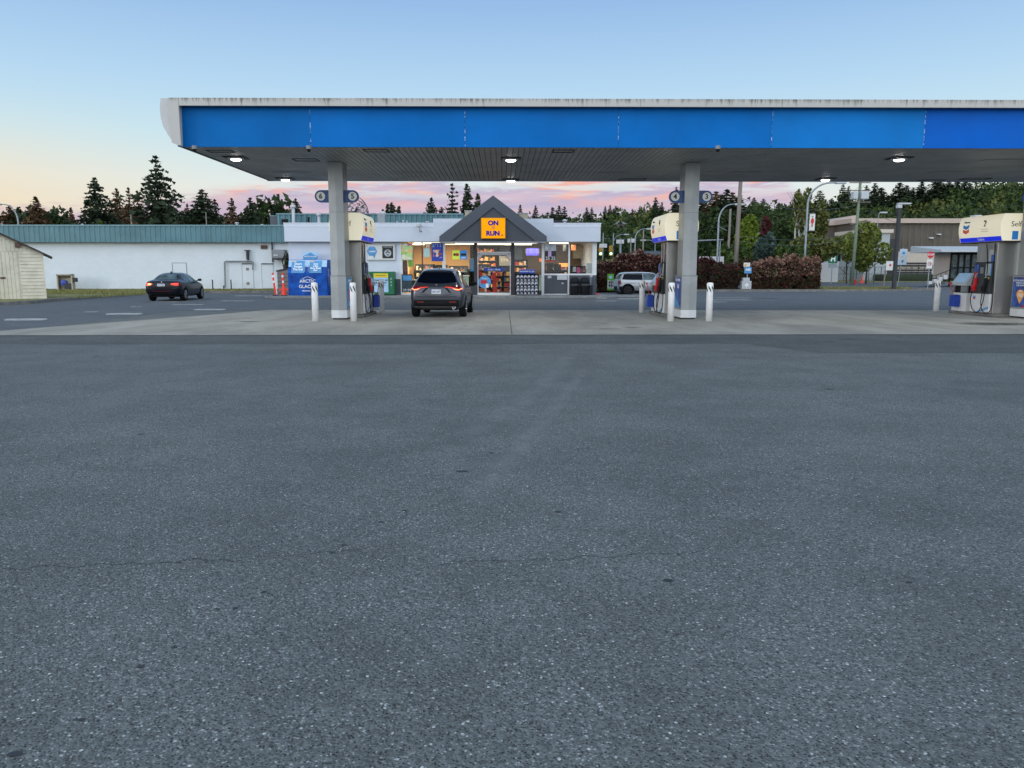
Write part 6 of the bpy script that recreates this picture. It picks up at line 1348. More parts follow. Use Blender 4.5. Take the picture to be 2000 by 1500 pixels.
#TREES#
# ================================================================== VEGETATION
def leaf_tris(P, size, rs, flat=0.0, jitter=.5):
    # P: (n,3) centres; one small bent leaf triangle at each
    n = len(P); a = rs.normal(size=(n, 3)); a /= np.linalg.norm(a, axis=1)[:, None]+1e-9
    if flat: a[:, 2] *= (1-flat); a /= np.linalg.norm(a, axis=1)[:, None]+1e-9
    b_ = np.cross(a, rs.normal(size=(n, 3))); b_ /= np.linalg.norm(b_, axis=1)[:, None]+1e-9
    s = (size*(1+jitter*rs.uniform(-1, 1, n)))[:, None]
    V = np.empty((n, 3, 3)); V[:, 0] = P-a*s*.5-b_*s*.33; V[:, 1] = P+a*s*.5-b_*s*.2; V[:, 2] = P+b_*s*.62
    return V.reshape(-1, 3)
def mesh_leaves(name, V): return npmesh(name, V, np.arange(len(V)).reshape(-1, 3))
def conifer_meshes(seed, H=1.0, Rr=.2, nwh=34, dens=1.0, droop=.25, gap=0.0, bare=.10, irr=.30):
    # unit-height tree (scaled later) ; returns (crown mesh, trunk bmesh)
    rs = np.random.RandomState(seed); V = []
    bm = bm_(); cyl(bm, (0, 0, -.02), (0, 0, .5), .014, .009, 7); cyl(bm, (0, 0, .5), (0, 0, 1.0), .009, .0012, 6)
    for k in range(nwh):
        t = k/(nwh-1); z = bare+(1-bare)*(t**.9)*.985
        if gap and .45 < t < .62 and rs.rand() < gap: continue
        rad = Rr*(1-t)**.78*(1-.25*math.exp(-((t)/.10)**2))+.010
        nb_ = int(5+5*(1-t))
        ph = rs.uniform(0, 6.28)
        for q in range(nb_):
            if rs.rand() < .10: continue
            a = ph+6.283*q/nb_+rs.uniform(-.35, .35); Ln = rad*(1+irr*rs.uniform(-1.0, .75)); el = (.45*t-.10)+rs.uniform(-.12, .12)
            m_ = max(4, int(Ln*120*dens)); u = (np.arange(m_)+rs.rand(m_))/m_
            dx = math.cos(a); dy = math.sin(a)
            z_ = z+Ln*(el*u-droop*u*u)+.0
            lat = rs.normal(0, 1, m_)*(.17*Ln*(1-u*.65)+.004)
            P = np.stack([dx*u*Ln-dy*lat, dy*u*Ln+dx*lat, z_-np.abs(lat)*.4+rs.normal(0, .004, m_)], 1)
            sz = .030*(.5+.7*(1-t))+.008
            V.append(leaf_tris(P, sz, rs, .5))
            if k % 2 == 0 and Ln > .05: tube(bm, [(0, 0, z-.005), (dx*Ln*.8, dy*Ln*.8, z+Ln*(el*.8-droop*.64))], .0022, 3)
    V.append(leaf_tris(np.stack([rs.normal(0, .003, 14), rs.normal(0, .003, 14), .93+.07*rs.rand(14)], 1), .016, rs, .3))
    me = mesh_leaves('crown', np.concatenate(V)); bmesh.ops.recalc_face_normals(bm, faces=bm.faces); tm = bpy.data.meshes.new('trunk'); bm.to_mesh(tm); bm.free(); return me, tm
CONI = {}
def coni_variant(kind, seed, m):
    key = (kind, seed, m)
    if key in CONI: return CONI[key]
    P = {'fir': dict(Rr=.22, nwh=34, dens=1.5, droop=.22), 'broad': dict(Rr=.27, nwh=30, dens=1.5, droop=.35, irr=.35), 'slim': dict(Rr=.14, nwh=36, dens=2.0, droop=.30), 'sparse': dict(Rr=.15, nwh=22, dens=1.2, droop=.3, gap=.9, irr=.5),
         'shag': dict(Rr=.24, nwh=26, dens=1.3, droop=.5, irr=.6), 'farfir': dict(Rr=.20, nwh=26, dens=1.6, droop=.25), 'farslim': dict(Rr=.13, nwh=26, dens=1.8, droop=.3)}[kind]
    me, tm = conifer_meshes(seed, **P); me.materials.append(M[m]); tm.materials.append(M['bark']); CONI[key] = (me, tm, P['Rr']); return CONI[key]
def conifer(px, py, hwpx, Y, kind, seed, m, label, group=None, zb=0.0, name='conifer_tree'):
    me, tm, Rr = coni_variant(kind, seed, m); x, zt = at(px, py, Y); H_ = zt-zb
    # crown half width measured at the roofline in the photo
    hw = hwpx*Y/1500
    base_y = 441 if px < 620 else 415 if px < 1000 else 420
    zr = at(px, base_y, Y)[1]; tt = max(.12, min(.9, (zr-zb)/H_)); wr_ = Rr*(1-tt)**.78
    sc_ = hw/max(.02, wr_*H_); sc_ = max(.5, min(1.9 if px < 620 else 1.1, sc_))
    t = thing(name, label, 'tree', (x, Y, zb), random.uniform(0, 6.28), group); t.scale = (H_*sc_, H_*sc_, H_)
    c = bpy.data.objects.new('crown', me); C.objects.link(c); c.parent = t; k = bpy.data.objects.new('trunk', tm); C.objects.link(k); k.parent = t; return t
random.seed(21)
LT = [ # px, py, half width px, Y, kind, seed, material, label
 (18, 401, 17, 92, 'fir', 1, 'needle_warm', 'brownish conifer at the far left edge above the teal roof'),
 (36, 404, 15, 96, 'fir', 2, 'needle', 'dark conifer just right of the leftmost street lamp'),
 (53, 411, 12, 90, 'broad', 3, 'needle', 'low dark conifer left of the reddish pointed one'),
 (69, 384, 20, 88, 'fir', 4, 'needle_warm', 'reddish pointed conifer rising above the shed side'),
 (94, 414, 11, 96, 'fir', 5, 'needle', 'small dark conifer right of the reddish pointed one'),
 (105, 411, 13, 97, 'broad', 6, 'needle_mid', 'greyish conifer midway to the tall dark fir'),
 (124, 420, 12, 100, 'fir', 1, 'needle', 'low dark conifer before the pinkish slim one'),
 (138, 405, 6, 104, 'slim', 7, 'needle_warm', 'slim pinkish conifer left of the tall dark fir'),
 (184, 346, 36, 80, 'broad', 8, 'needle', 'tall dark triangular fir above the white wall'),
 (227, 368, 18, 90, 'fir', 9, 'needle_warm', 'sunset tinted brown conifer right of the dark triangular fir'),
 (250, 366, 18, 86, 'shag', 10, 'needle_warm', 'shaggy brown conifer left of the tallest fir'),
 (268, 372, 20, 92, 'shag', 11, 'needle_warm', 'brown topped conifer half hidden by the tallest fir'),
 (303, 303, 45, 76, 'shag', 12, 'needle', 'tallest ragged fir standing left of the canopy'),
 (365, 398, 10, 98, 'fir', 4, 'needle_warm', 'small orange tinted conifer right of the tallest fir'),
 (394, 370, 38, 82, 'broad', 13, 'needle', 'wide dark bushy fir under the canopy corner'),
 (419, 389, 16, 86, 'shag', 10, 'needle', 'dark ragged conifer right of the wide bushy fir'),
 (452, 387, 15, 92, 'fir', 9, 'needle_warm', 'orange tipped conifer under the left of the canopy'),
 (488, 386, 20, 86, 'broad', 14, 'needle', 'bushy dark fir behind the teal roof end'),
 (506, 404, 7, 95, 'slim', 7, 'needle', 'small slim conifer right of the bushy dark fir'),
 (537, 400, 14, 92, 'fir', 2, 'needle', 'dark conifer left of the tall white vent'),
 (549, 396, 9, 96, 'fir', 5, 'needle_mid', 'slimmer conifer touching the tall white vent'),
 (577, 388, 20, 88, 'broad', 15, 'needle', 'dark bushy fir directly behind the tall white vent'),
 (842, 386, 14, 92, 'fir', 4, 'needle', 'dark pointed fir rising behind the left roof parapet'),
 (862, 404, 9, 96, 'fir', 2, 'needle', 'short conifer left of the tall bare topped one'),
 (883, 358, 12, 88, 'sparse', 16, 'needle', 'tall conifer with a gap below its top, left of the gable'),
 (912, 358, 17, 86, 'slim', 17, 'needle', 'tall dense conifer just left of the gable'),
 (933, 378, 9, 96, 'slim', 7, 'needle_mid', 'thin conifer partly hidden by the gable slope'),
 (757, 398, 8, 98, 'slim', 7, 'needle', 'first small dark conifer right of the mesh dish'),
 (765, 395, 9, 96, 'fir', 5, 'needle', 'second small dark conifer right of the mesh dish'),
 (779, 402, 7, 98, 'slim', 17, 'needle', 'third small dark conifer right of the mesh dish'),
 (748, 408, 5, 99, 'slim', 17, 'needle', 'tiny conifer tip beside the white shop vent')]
for q in LT: conifer(*q)
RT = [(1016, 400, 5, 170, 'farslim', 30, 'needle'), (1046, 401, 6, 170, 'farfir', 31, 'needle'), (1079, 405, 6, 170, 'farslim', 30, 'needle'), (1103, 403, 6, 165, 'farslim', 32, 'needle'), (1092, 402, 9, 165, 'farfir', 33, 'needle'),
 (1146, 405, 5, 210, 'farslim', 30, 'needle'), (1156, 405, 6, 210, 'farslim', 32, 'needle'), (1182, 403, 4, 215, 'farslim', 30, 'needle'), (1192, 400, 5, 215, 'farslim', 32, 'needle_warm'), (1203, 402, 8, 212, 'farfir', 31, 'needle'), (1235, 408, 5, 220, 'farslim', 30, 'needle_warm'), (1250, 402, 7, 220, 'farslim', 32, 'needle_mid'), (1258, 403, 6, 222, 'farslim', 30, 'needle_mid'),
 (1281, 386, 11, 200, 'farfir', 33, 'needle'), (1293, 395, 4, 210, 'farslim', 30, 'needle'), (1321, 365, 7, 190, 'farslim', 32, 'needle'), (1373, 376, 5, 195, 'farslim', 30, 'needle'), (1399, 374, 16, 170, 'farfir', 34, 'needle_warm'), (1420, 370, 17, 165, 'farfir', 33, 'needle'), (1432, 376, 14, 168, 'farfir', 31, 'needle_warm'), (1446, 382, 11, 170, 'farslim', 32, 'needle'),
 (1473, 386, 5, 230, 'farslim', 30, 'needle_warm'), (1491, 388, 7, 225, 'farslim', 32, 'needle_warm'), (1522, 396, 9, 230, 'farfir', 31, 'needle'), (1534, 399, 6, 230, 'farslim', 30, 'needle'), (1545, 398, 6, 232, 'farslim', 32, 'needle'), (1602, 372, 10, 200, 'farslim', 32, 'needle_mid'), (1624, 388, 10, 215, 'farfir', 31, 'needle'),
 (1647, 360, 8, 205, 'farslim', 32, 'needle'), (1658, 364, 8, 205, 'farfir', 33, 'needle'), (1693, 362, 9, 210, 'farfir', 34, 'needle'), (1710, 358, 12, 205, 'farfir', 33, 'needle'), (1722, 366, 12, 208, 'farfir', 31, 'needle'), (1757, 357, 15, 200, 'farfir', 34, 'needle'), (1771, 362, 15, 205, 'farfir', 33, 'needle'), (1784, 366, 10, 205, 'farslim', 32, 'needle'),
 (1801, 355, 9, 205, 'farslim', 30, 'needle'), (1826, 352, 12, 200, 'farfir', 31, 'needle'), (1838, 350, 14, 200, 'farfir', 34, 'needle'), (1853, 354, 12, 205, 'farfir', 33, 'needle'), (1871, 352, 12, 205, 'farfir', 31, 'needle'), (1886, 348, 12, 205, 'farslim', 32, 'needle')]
RIDGE = [(950, 470), (1000, 432), (1040, 424), (1100, 430), (1150, 424), (1180, 420), (1230, 414), (1300, 410), (1360, 405), (1450, 398), (1520, 404), (1580, 398), (1640, 394), (1700, 388), (1760, 380), (1800, 374), (1850, 362), (1900, 356), (1960, 348), (2020, 342), (2200, 335)]
def ridge_z(px, Y): return az(np.interp(px, [p[0] for p in RIDGE], [p[1] for p in RIDGE]), Y, px)
def hill_h(x, y):
    # ground height of the wooded hill: rises from the flat to a ridge
    px = 981+1500*x/max(y, 1)*.99
    if px < 955: return -2.0
    Yr = 235.0; rz = ridge_z(px, Yr)-9.0
    u = (y-135)/(Yr-135); u = max(0.0, min(1.0, u)); u = u*u*(3-2*u)
    return rz*u*(min(1, (px-955)/60))-.3*(1-u)
bm = bm_(); n1_, n2_ = 44, 14; gr = []
for j in range(n2_+1):
    y = 130+(300-130)*j/n2_; gr.append([bm.verts.new((-10+270*i/n1_, y, hill_h(-10+270*i/n1_, y))) for i in range(n1_+1)])
for j in range(n2_):
    for i in range(n1_): bm.faces.new((gr[j][i], gr[j][i+1], gr[j+1][i+1], gr[j+1][i]))
structure('hill', bm, 'hill', 'wooded hillside rising to the right behind the station')
for (px, py, hw, Y, kd, sd_, m) in RT:
    x = at(px, py, Y)[0]; zt = at(px, py, Y)[1]; zb = min(max(hill_h(x, Y), 0)-.3, zt-6)
    H_ = zt-zb
    me, tm, Rr = coni_variant(kd, sd_, m); zr = ridge_z(px, Y)-.3; tt = max(.3, min(.8, (zr-zb)/H_)); sc_ = (hw*Y/1500)/(Rr*H_*(1-tt)**.78)*1.15; sc_ = max(.5, min(1.3 if px < 1380 else 2.4, sc_))
    side = 'small distant conifer on the skyline between the gable and the banner post' if px < 1560 else 'distant dark conifer on the hill skyline right of the banner post'
    if m == 'needle_warm': side = 'small distant conifer with brown tinted crown on the skyline'
    t = thing('conifer_tree', side, 'tree', (x, Y, zb), random.uniform(0, 6), {True: 'brown tinted conifers on the skyline', False: ('conifers on the middle skyline' if px < 1560 else 'conifers on the hill skyline')}[m == 'needle_warm'])
    t.scale = (H_*sc_, H_*sc_, H_); c = bpy.data.objects.new('crown', me); C.objects.link(c); c.parent = t; k = bpy.data.objects.new('trunk', tm); C.objects.link(k); k.parent = t
def crown_points(rs, n, rx, ry, rz, lumps=9, lumpr=.42):
    cs = rs.normal(size=(lumps, 3)); cs /= np.linalg.norm(cs, axis=1)[:, None]; cs *= (rs.uniform(.35, .68, lumps))[:, None]; cs[:, 2] = cs[:, 2]*.9
    k = rs.randint(0, lumps, n); d = rs.normal(size=(n, 3)); d /= np.linalg.norm(d, axis=1)[:, None]; d *= (lumpr*rs.uniform(.55, 1.08, n)**.5)[:, None]
    return (cs[k]+d)*np.array([rx, ry, rz])
def woods(name, pts, rr, leaf, per, m, label, seed, ratio=1.25):
    rs = np.random.RandomState(seed); V = []
    for (x, y, z, s) in pts:
        r_ = rr*s; P = crown_points(rs, per, r_, r_, r_*ratio, 7, .5)+np.array([x, y, z]); V.append(leaf_tris(P, leaf*s, rs, 0))
    return tag(obj(name, mesh_leaves(name, np.concatenate(V)), m), label, 'woodland', None, 'stuff')
rs = np.random.RandomState(4); pA = []; pB = []; pC = []
for i in range(1500):
    Y = rs.uniform(138, 238)
    px = rs.uniform(985, 2080); x = ax(px, Y)
    if px > 2060: continue
    z = hill_h(x, Y)
    if Y > 225: s = rs.uniform(.55, 1.15)
    else: s = rs.uniform(.6, 1.3)
    q = (x, Y, z+3.0*s+ (rs.uniform(-1, 1.5)), s)
    (pA, pB, pC)[rs.choice(3, p=[.42, .44, .14])].append(q)
woods('hillside_woods', pA, 4.2, .72, 240, 'leaf_dark', 'dark green trees covering the hillside as one mass', 5)
woods('hillside_woods', pB, 4.0, .70, 240, 'leaf', 'mid green trees covering the hillside as one mass', 6)
woods('hillside_woods', pC, 3.8, .68, 220, 'leaf_olive', 'lighter olive trees scattered over the hillside as one mass', 7)
pD = [(rs.uniform(-100, -20), rs.uniform(92, 125), rs.uniform(3.5, 6.6), rs.uniform(.7, 1.2)) for i in range(240)]
woods('treeline', pD, 3.0, .6, 240, 'leaf_dark', 'low dark treeline behind the white building', 8)
pE = [(ax(p, 108), 108+rs.uniform(-5, 8), rs.uniform(1.5, 3.6), rs.uniform(.6, .95)) for p in rs.uniform(430, 570, 26)]
woods('treeline', pE, 2.6, .42, 480, 'leaf', 'greener broadleaf bushes above the teal roof near the canopy', 9)
pF = [(ax(p, 150), 150+rs.uniform(-5, 8), rs.uniform(3.5, 7.0), rs.uniform(.7, 1.0)) for p in rs.uniform(1025, 1075, 12)]+[(ax(p, 120), 120+rs.uniform(-5, 8), rs.uniform(1.0, 4.5), rs.uniform(.7, 1.0)) for p in rs.uniform(1160, 1400, 60)]
woods('treeline', pF, 3.2, .55, 320, 'leaf_dark', 'dark broadleaf trees behind the far street lamps', 10)
def btree(px, top, bot, hw, Y, m, label, seed, n=2600, leaf=.34, lumps=12, trunkm='bark', name='broadleaf_tree', lumpr=.42, group=None, stems=1, crown0=.22):
    x, zt = at(px, top, Y); zb = max(0, at(px, bot, Y)[1]) if bot else 0.0; zb = 0.0; r_ = hw*Y/1500; rs = np.random.RandomState(seed); H_ = zt-zb
    t = thing(name, label, 'tree', (x, Y, zb), 0, group); c0 = H_*crown0; rz = (H_-c0)/2/.98
    P = crown_points(rs, n, r_, r_*.9, rz, lumps, lumpr); P[:, 2] += c0+rz; P[:, 2] = np.clip(P[:, 2], .15, H_*1.01)
    obj('crown', mesh_leaves('crown', leaf_tris(P, leaf, rs, 0)), m, t)
    bm = bm_()
    for s in range(stems):
        a = rs.uniform(0, 6.28); o_ = Vector((math.cos(a), math.sin(a), 0))*(.25*s)
        pts = [o_]; 
        for q in range(1, 6): pts.append(o_*(1+q*.35)+Vector((rs.normal(0, .08)*q, rs.normal(0, .08)*q, H_*.88*q/5)))
        tube(bm, pts, max(.07, H_*.016), 7, .02)
        for b_ in range(9):
            k = rs.randint(1, 5); p = pts[k]; e = Vector((rs.normal(0, .5)*r_, rs.normal(0, .5)*r_, p[2]+rs.uniform(.05, .22)*H_)); tube(bm, [p, (p+e)/2+Vector((0, 0, .1)), e], .045, 5, .012)
    obj('trunk', bm, trunkm, t); return t
btree(1383, 398, 0, 34, 118, 'leaf_dark', 'dark wide tree right of the middle column', 41, 4200, .55)
btree(1424, 402, 0, 28, 104, 'leaf_dark', 'very dark tree behind the thin wooden pole', 42, 3600, .5)
btree(1465, 410, 0, 27, 92, 'leaf_yel', 'bright yellow green tree right of the big utility pole', 43, 3600, .38, name='poplar_tree')
btree(1502, 410, 0, 17, 98, 'leaf_red', 'dark red leaved tree beside the yellow green one', 44, 2200, .38)
btree(1497, 442, 0, 24, 84, 'leaf_blue', 'blue green conifer-like shrub tree below the red one', 45, 2600, .34)
btree(1540, 408, 0, 28, 110, 'leaf', 'mid green tree left of the birches', 46, 3200, .5)
btree(1573, 350, 0, 27, 88, 'leaf_olive', 'tall airy birch with pale trunks left of the banner post', 47, 1500, .30, 22, 'birch', 'birch_tree', .26, None, 3, .45)
btree(1600, 372, 0, 25, 90, 'leaf_olive', 'tall olive tree right behind the banner post', 48, 3200, .36, 18, 'birch', 'birch_tree', .32)
btree(1590, 446, 0, 46, 78, 'leaf_olive', 'wide olive bushy tree at the foot of the banner post', 49, 5200, .36)
btree(1548, 468, 0, 34, 72, 'leaf', 'low green bush tree behind the long hedge', 50, 3000, .34)
btree(1532, 430, 0, 32, 90, 'leaf_dark', 'dark tree filling the gap left of the birches', 51, 3600, .45)
btree(1660, 446, 0, 34, 86, 'leaf_yolive', 'olive tree left of the pole with transformers', 52, 2400, .30, 7, lumpr=.38)
btree(1700, 424, 0, 44, 84, 'leaf_yolive', 'broad olive tree right of the pole with transformers', 53, 3600, .30, 8, crown0=.14, lumpr=.36)
btree(1415, 470, 0, 25, 76, 'leaf', 'low green tree behind the hedge near the curved lamp', 54, 2200, .32)
btree(1365, 455, 0, 25, 84, 'leaf_dark', 'dark low tree showing right of the middle column', 55, 2600, .36)
btree(1447, 470, 0, 25, 80, 'leaf', 'small green tree below the yellow green one', 56, 2400, .34)
btree(197, 430, 0, 9, 66, 'leaf_yel', 'small bright green tree top above the teal roof under the dark fir', 57, 500, .34)
btree(482, 424, 0, 15, 70, 'leaf', 'rounded green tree top above the teal roof near the canopy corner', 58, 900, .36)

# hedges along the right kerb
def hedge(px0, px1, topf, Y, depth, mats, label, seed, n, leaf=.13, name='hedge'):
    rs = np.random.RandomState(seed); x0, x1 = ax(px0, Y), ax(px1, Y); t = thing(name, label, 'hedge', ((x0+x1)/2, Y, .14), 0, 'hedges along the kerb'); xc = (x0+x1)/2
    bm = bm_()
    k = int((x1-x0)/.35)
    for i in range(k):
        x = x0+(x1-x0)*(i+.5)/k-xc; y = rs.uniform(.3, depth-.2)
        for q in range(3): tube(bm, [(x, y, 0), (x+rs.normal(0, .12), y+rs.normal(0, .1), .8), (x+rs.normal(0, .35), y+rs.normal(0, .2), 1.6)], .02, 4, .008)
    obj('stems', bm, 'bark', t)
    for m, frac, zlo, zhi, lf in mats:
        c_ = int(n*frac); X_ = rs.uniform(x0, x1, c_*3); 
        tops = np.array([az(np.interp(981+(x*1500/Y)*.99, [p[0] for p in topf], [p[1] for p in topf]), Y) for x in X_])
        bumps = np.array([(.34*mnoise.noise(Vector((x*1.1, 3.3, seed)))+.22*mnoise.noise(Vector((x*3.3, 1.3, seed)))+(.25*rs.rand()**6)) for x in X_])
        tops = tops+bumps-.26
        u = rs.uniform(zlo, zhi, c_*3); Z_ = .10+(tops-.10)*u
        # shell bias: front face and top
        w = rs.rand(c_*3); Y_ = np.where(w < .62, rs.uniform(-.1, .28, c_*3), rs.uniform(0, depth, c_*3))
        bul = np.array([.20*mnoise.noise(Vector((x*1.4, z*1.6, seed+5))) for x, z in zip(X_, Z_)])
        Y_ = Y_+bul*1.2+.35*np.clip(u-.75, 0, 1)
        keep = np.array([mnoise.noise(Vector((x*1.7, z*2.3, seed+9)))+rs.uniform(-.35, .55) > -.08 for x, z in zip(X_, Z_)])
        P = np.stack([X_-xc, Y_, Z_-.14], 1)[keep][:c_]
        obj('foliage', mesh_leaves('foliage', leaf_tris(P, lf, rs, 0)), m, t)
    return t
hedge(1172, 1296, [(1168, 508), (1190, 505), (1205, 494), (1240, 489), (1270, 494), (1300, 496)], 53.4, 1.8, [('hedge_red', .62, .02, 1.0, .16), ('hedge_pink', .14, .62, 1.03, .13), ('leaf_dark', .16, .0, .8, .15), ('hedge_brown', .08, .5, 1, .14)], 'reddish hedge behind the silver hatchback', 61, 26000)
hedge(1168, 1204, [(1168, 502), (1204, 500)], 56.2, 1.2, [('leaf_yel', .4, .5, 1.0, .16), ('leaf', .6, .2, .98, .16)], 'light green shrub top beside the right shop wall', 62, 5000, name='shrub')
hedge(1355, 1443, [(1355, 503), (1372, 500), (1395, 508), (1420, 514), (1440, 516)], 57.6, 1.8, [('hedge_brown', .45, .02, 1.0, .15), ('hedge_red', .35, .1, 1.02, .16), ('leaf_dark', .20, .0, .9, .15)], 'brown red hedge right of the middle column', 63, 20000)
hedge(1470, 1603, [(1470, 512), (1485, 503), (1510, 500), (1560, 501), (1590, 501), (1605, 508)], 57.6, 2.2, [('hedge_red', .38, .02, .92, .15), ('hedge_pink', .30, .45, 1.05, .14), ('leaf_dark', .22, .0, .85, .15), ('hedge_brown', .10, .3, .9, .15)], 'long dark red hedge with pale pink new leaves', 64, 34000)
hedge(1440, 1480, [(1440, 505), (1480, 506)], 64.0, 1.2, [('hedge_red', .6, .1, 1.0, .16), ('leaf', .4, .3, 1.0, .16)], 'loose red shrubs behind the gap between the hedges', 65, 5000, name='shrub')
hedge(1290, 1330, [(1290, 497), (1330, 500)], 57.6, 1.5, [('hedge_red', .6, .1, 1.0, .16), ('hedge_brown', .4, .1, 1.0, .16)], 'hedge stretch hidden mostly behind the middle pump', 66, 7000)
btree(562.5, 478, 0, 7, 45.9, 'leaf_dark', 'narrow dark shrub squeezed between the shop and the white wall', 67, 900, .12, 8, name='shrub', crown0=.35)

# ================================================================== POLES, SIGNS, FAR BUILDINGS
def curved_lamp(px, pybase, pytop, dxpx, pyarm, Y, label, r=.10, m='galv'):
    x, _ = at(px, pybase, Y); zt = at(px, pytop, Y)[1]; xe_ = at(px+dxpx, pyarm, Y)[0]-x; ze = at(px+dxpx, pyarm, Y)[1]
    t = thing('street_lamp', label, 'street lamp', (x, Y, 0), 0, 'curved arm street lamps'); bm = bm_()
    pts = [(0, 0, 0), (0, 0, zt*.5), (0, 0, zt)]
    for k in range(1, 9):
        a = math.pi/2*k/8; pts.append((xe_*.8*(1-math.cos(a)), 0, zt+(ze-zt)*math.sin(a)))
    pts.append((xe_, 0, ze)); tube(bm, pts, r*.78, 8, r*.42); obj('pole', bm, m, t, True)
    bm = bm_(); s = 1 if xe_ > 0 else -1; box(bm, xe_-s*.1, xe_+s*.75, -.16, .16, ze-.09, ze+.07, .05); obj('lamp_head', bm, 'lgrey', t)
    return t
curved_lamp(37, 450, 432, -37, 399, 70, 'curved street lamp behind the teal roof at the far left')
curved_lamp(337, 450, 437, -28, 430, 78, 'curved street lamp peeking over the teal roof below the tallest fir', .08)
curved_lamp(1401, 500, 432, 36, 399, 66, 'curved street lamp left of the big wooden utility pole', .11)
lm = curved_lamp(1572, 500, 398, 62, 357, 62, 'street lamp carrying a white banner with a red figure', .12)
curved_lamp(1240, 500, 466, 24, 447, 95, 'curved street lamp just left of the lit pump sign numbered 4', .10)
curved_lamp(1198, 500, 474, 22, 458, 120, 'curved street lamp between the traffic lights', .11)
curved_lamp(1168, 500, 478, 18, 466, 140, 'curved street lamp close to the shop right wall', .11)
curved_lamp(1279, 500, 478, -18, 469, 110, 'low street lamp with arm to the left behind the silver hatchback hedge', .09)
curved_lamp(1712, 470, 430, 8, 415, 90, 'slender curved lamp above the broad olive tree', .07)
x0, z0 = at(1580, 450, 62); x1, z1 = at(1592.5, 418, 62)
bn_ = thing('street_banner', 'white vertical banner with a red painted figure on the lamp post', 'banner', (0, 0, 0)); bm = bm_(); box(bm, x0, x1, 61.98, 62.0, z0, z1); b1_ = obj('banner_cloth', bm, 'sign_white', bn_)
bm = bm_(); xm2 = (x0+x1)/2; hb_ = z1-z0; prism(bm, [(xm2-.05, z0+.2*hb_), (xm2+.05, z0+.25*hb_), (xm2+.03, z0+.4*hb_), (xm2+.13, z0+.5*hb_), (xm2+.10, z0+.7*hb_), (xm2+.02, z0+.78*hb_), (xm2-.1, z0+.66*hb_), (xm2-.12, z0+.5*hb_), (xm2-.04, z0+.4*hb_)], 'y', 61.96, 61.979); obj('banner_figure', bm, 'red', b1_)
bm = bm_(); cyl(bm, (xm2, 61.979, z0+.84*hb_), (xm2, 61.965, z0+.84*hb_), .06, .06, 10); obj('banner_figure', bm, 'mgrey', b1_)
bm = bm_(); tube(bm, [(at(1575, 418, 62)[0], 62.0, z1+.03), (x1, 62.0, z1+.03)], .02, 5); tube(bm, [(at(1574, 450, 62)[0], 62.0, z0-.03), (x1, 62.0, z0-.03)], .02, 5); obj('banner_arm', bm, 'galv', bn_)
def pole(p0, p1, Y, r, m, label, name='utility_pole', base=None):
    xa, _ = at(p0[0], p0[1], Y); xb, zb = at(p1[0], p1[1], Y); t = thing(name, label, 'pole', (xa, Y, 0)); bm = bm_(); tube(bm, [(0, 0, 0), ((xb-xa)*.5, 0, zb*.5), (xb-xa, 0, zb)], r, 10, r*.72); obj('pole', bm, m, t, True); return t, xa, xb, zb
pole((1436, 520), (1448, 330), 60, .19, 'wood_pole', 'big weathered wooden utility pole cut off by the canopy edge')
pole((1421, 500), (1427, 408), 78, .14, 'wood_pole', 'thin wooden pole between the curved lamp and the big pole')
pole((1255, 498), (1257, 449), 92, .10, 'wood_pole', 'short wooden pole right of the curved lamp near pump 4')
pole((1231, 498), (1232, 466), 100, .10, 'wood_pole', 'wooden pole with small transformer left of the curved lamp')
pole((1212, 498), (1213, 470), 105, .08, 'galv', 'grey pole near the right traffic light')
pole((260, 450), (256, 419), 75, .13, 'wood_pole', 'broken topped wooden pole above the teal roof at left')
pole((403, 450), (402, 414), 75, .05, 'wood_pole', 'thin bare pole over the teal roof right of the wide fir')
t, xa, xb, zb = pole((1664, 545), (1681, 350), 76, .17, 'green_pole', 'greenish power pole with two big transformers')
bm = bm_()
for px in (1668, 1686.5):
    X_, zt_ = at(px, 374, 76); zq = at(px, 390, 76)[1]; w = .25 if px < 1680 else .38; box(bm, X_-xa-w, X_-xa+w, -.5, .2, zq, zt_, .12)
obj('transformer', bm, 'lgrey', t)
bm = bm_(); 
for pz in (357, 372, 395, 438): X_, z_ = at(1678, pz, 76); tube(bm, [(X_-xa-(1.0 if pz < 380 else .9), -.1, z_), (X_-xa+1.1, -.1, z_+(.0 if pz < 400 else .3))], .05, 5)
obj('crossarm', bm, 'wood_pole', t)
# square post lamp
xa, _ = at(1745.5, 561, 56.8); xb, zb = at(1757, 399, 56.8); t = thing('lot_lamp', 'square dark grey lamp post with flat head on the grass tongue', 'lamp post', (xa, 56.8, .12)); bm = bm_(); box(bm, -.11, .11, -.11, .11, 0, zb-.12); obj('post', bm, 'dgrey', t); t.rotation_euler = (0, R(.0), 0)
bm = bm_(); box(bm, -.13, .75, -.2, .2, zb-.14, zb-.02, .03); box(bm, -.2, .13, -.16, .16, zb-.40, zb-.14, .03); obj('lamp_head', bm, 'lgrey', t)
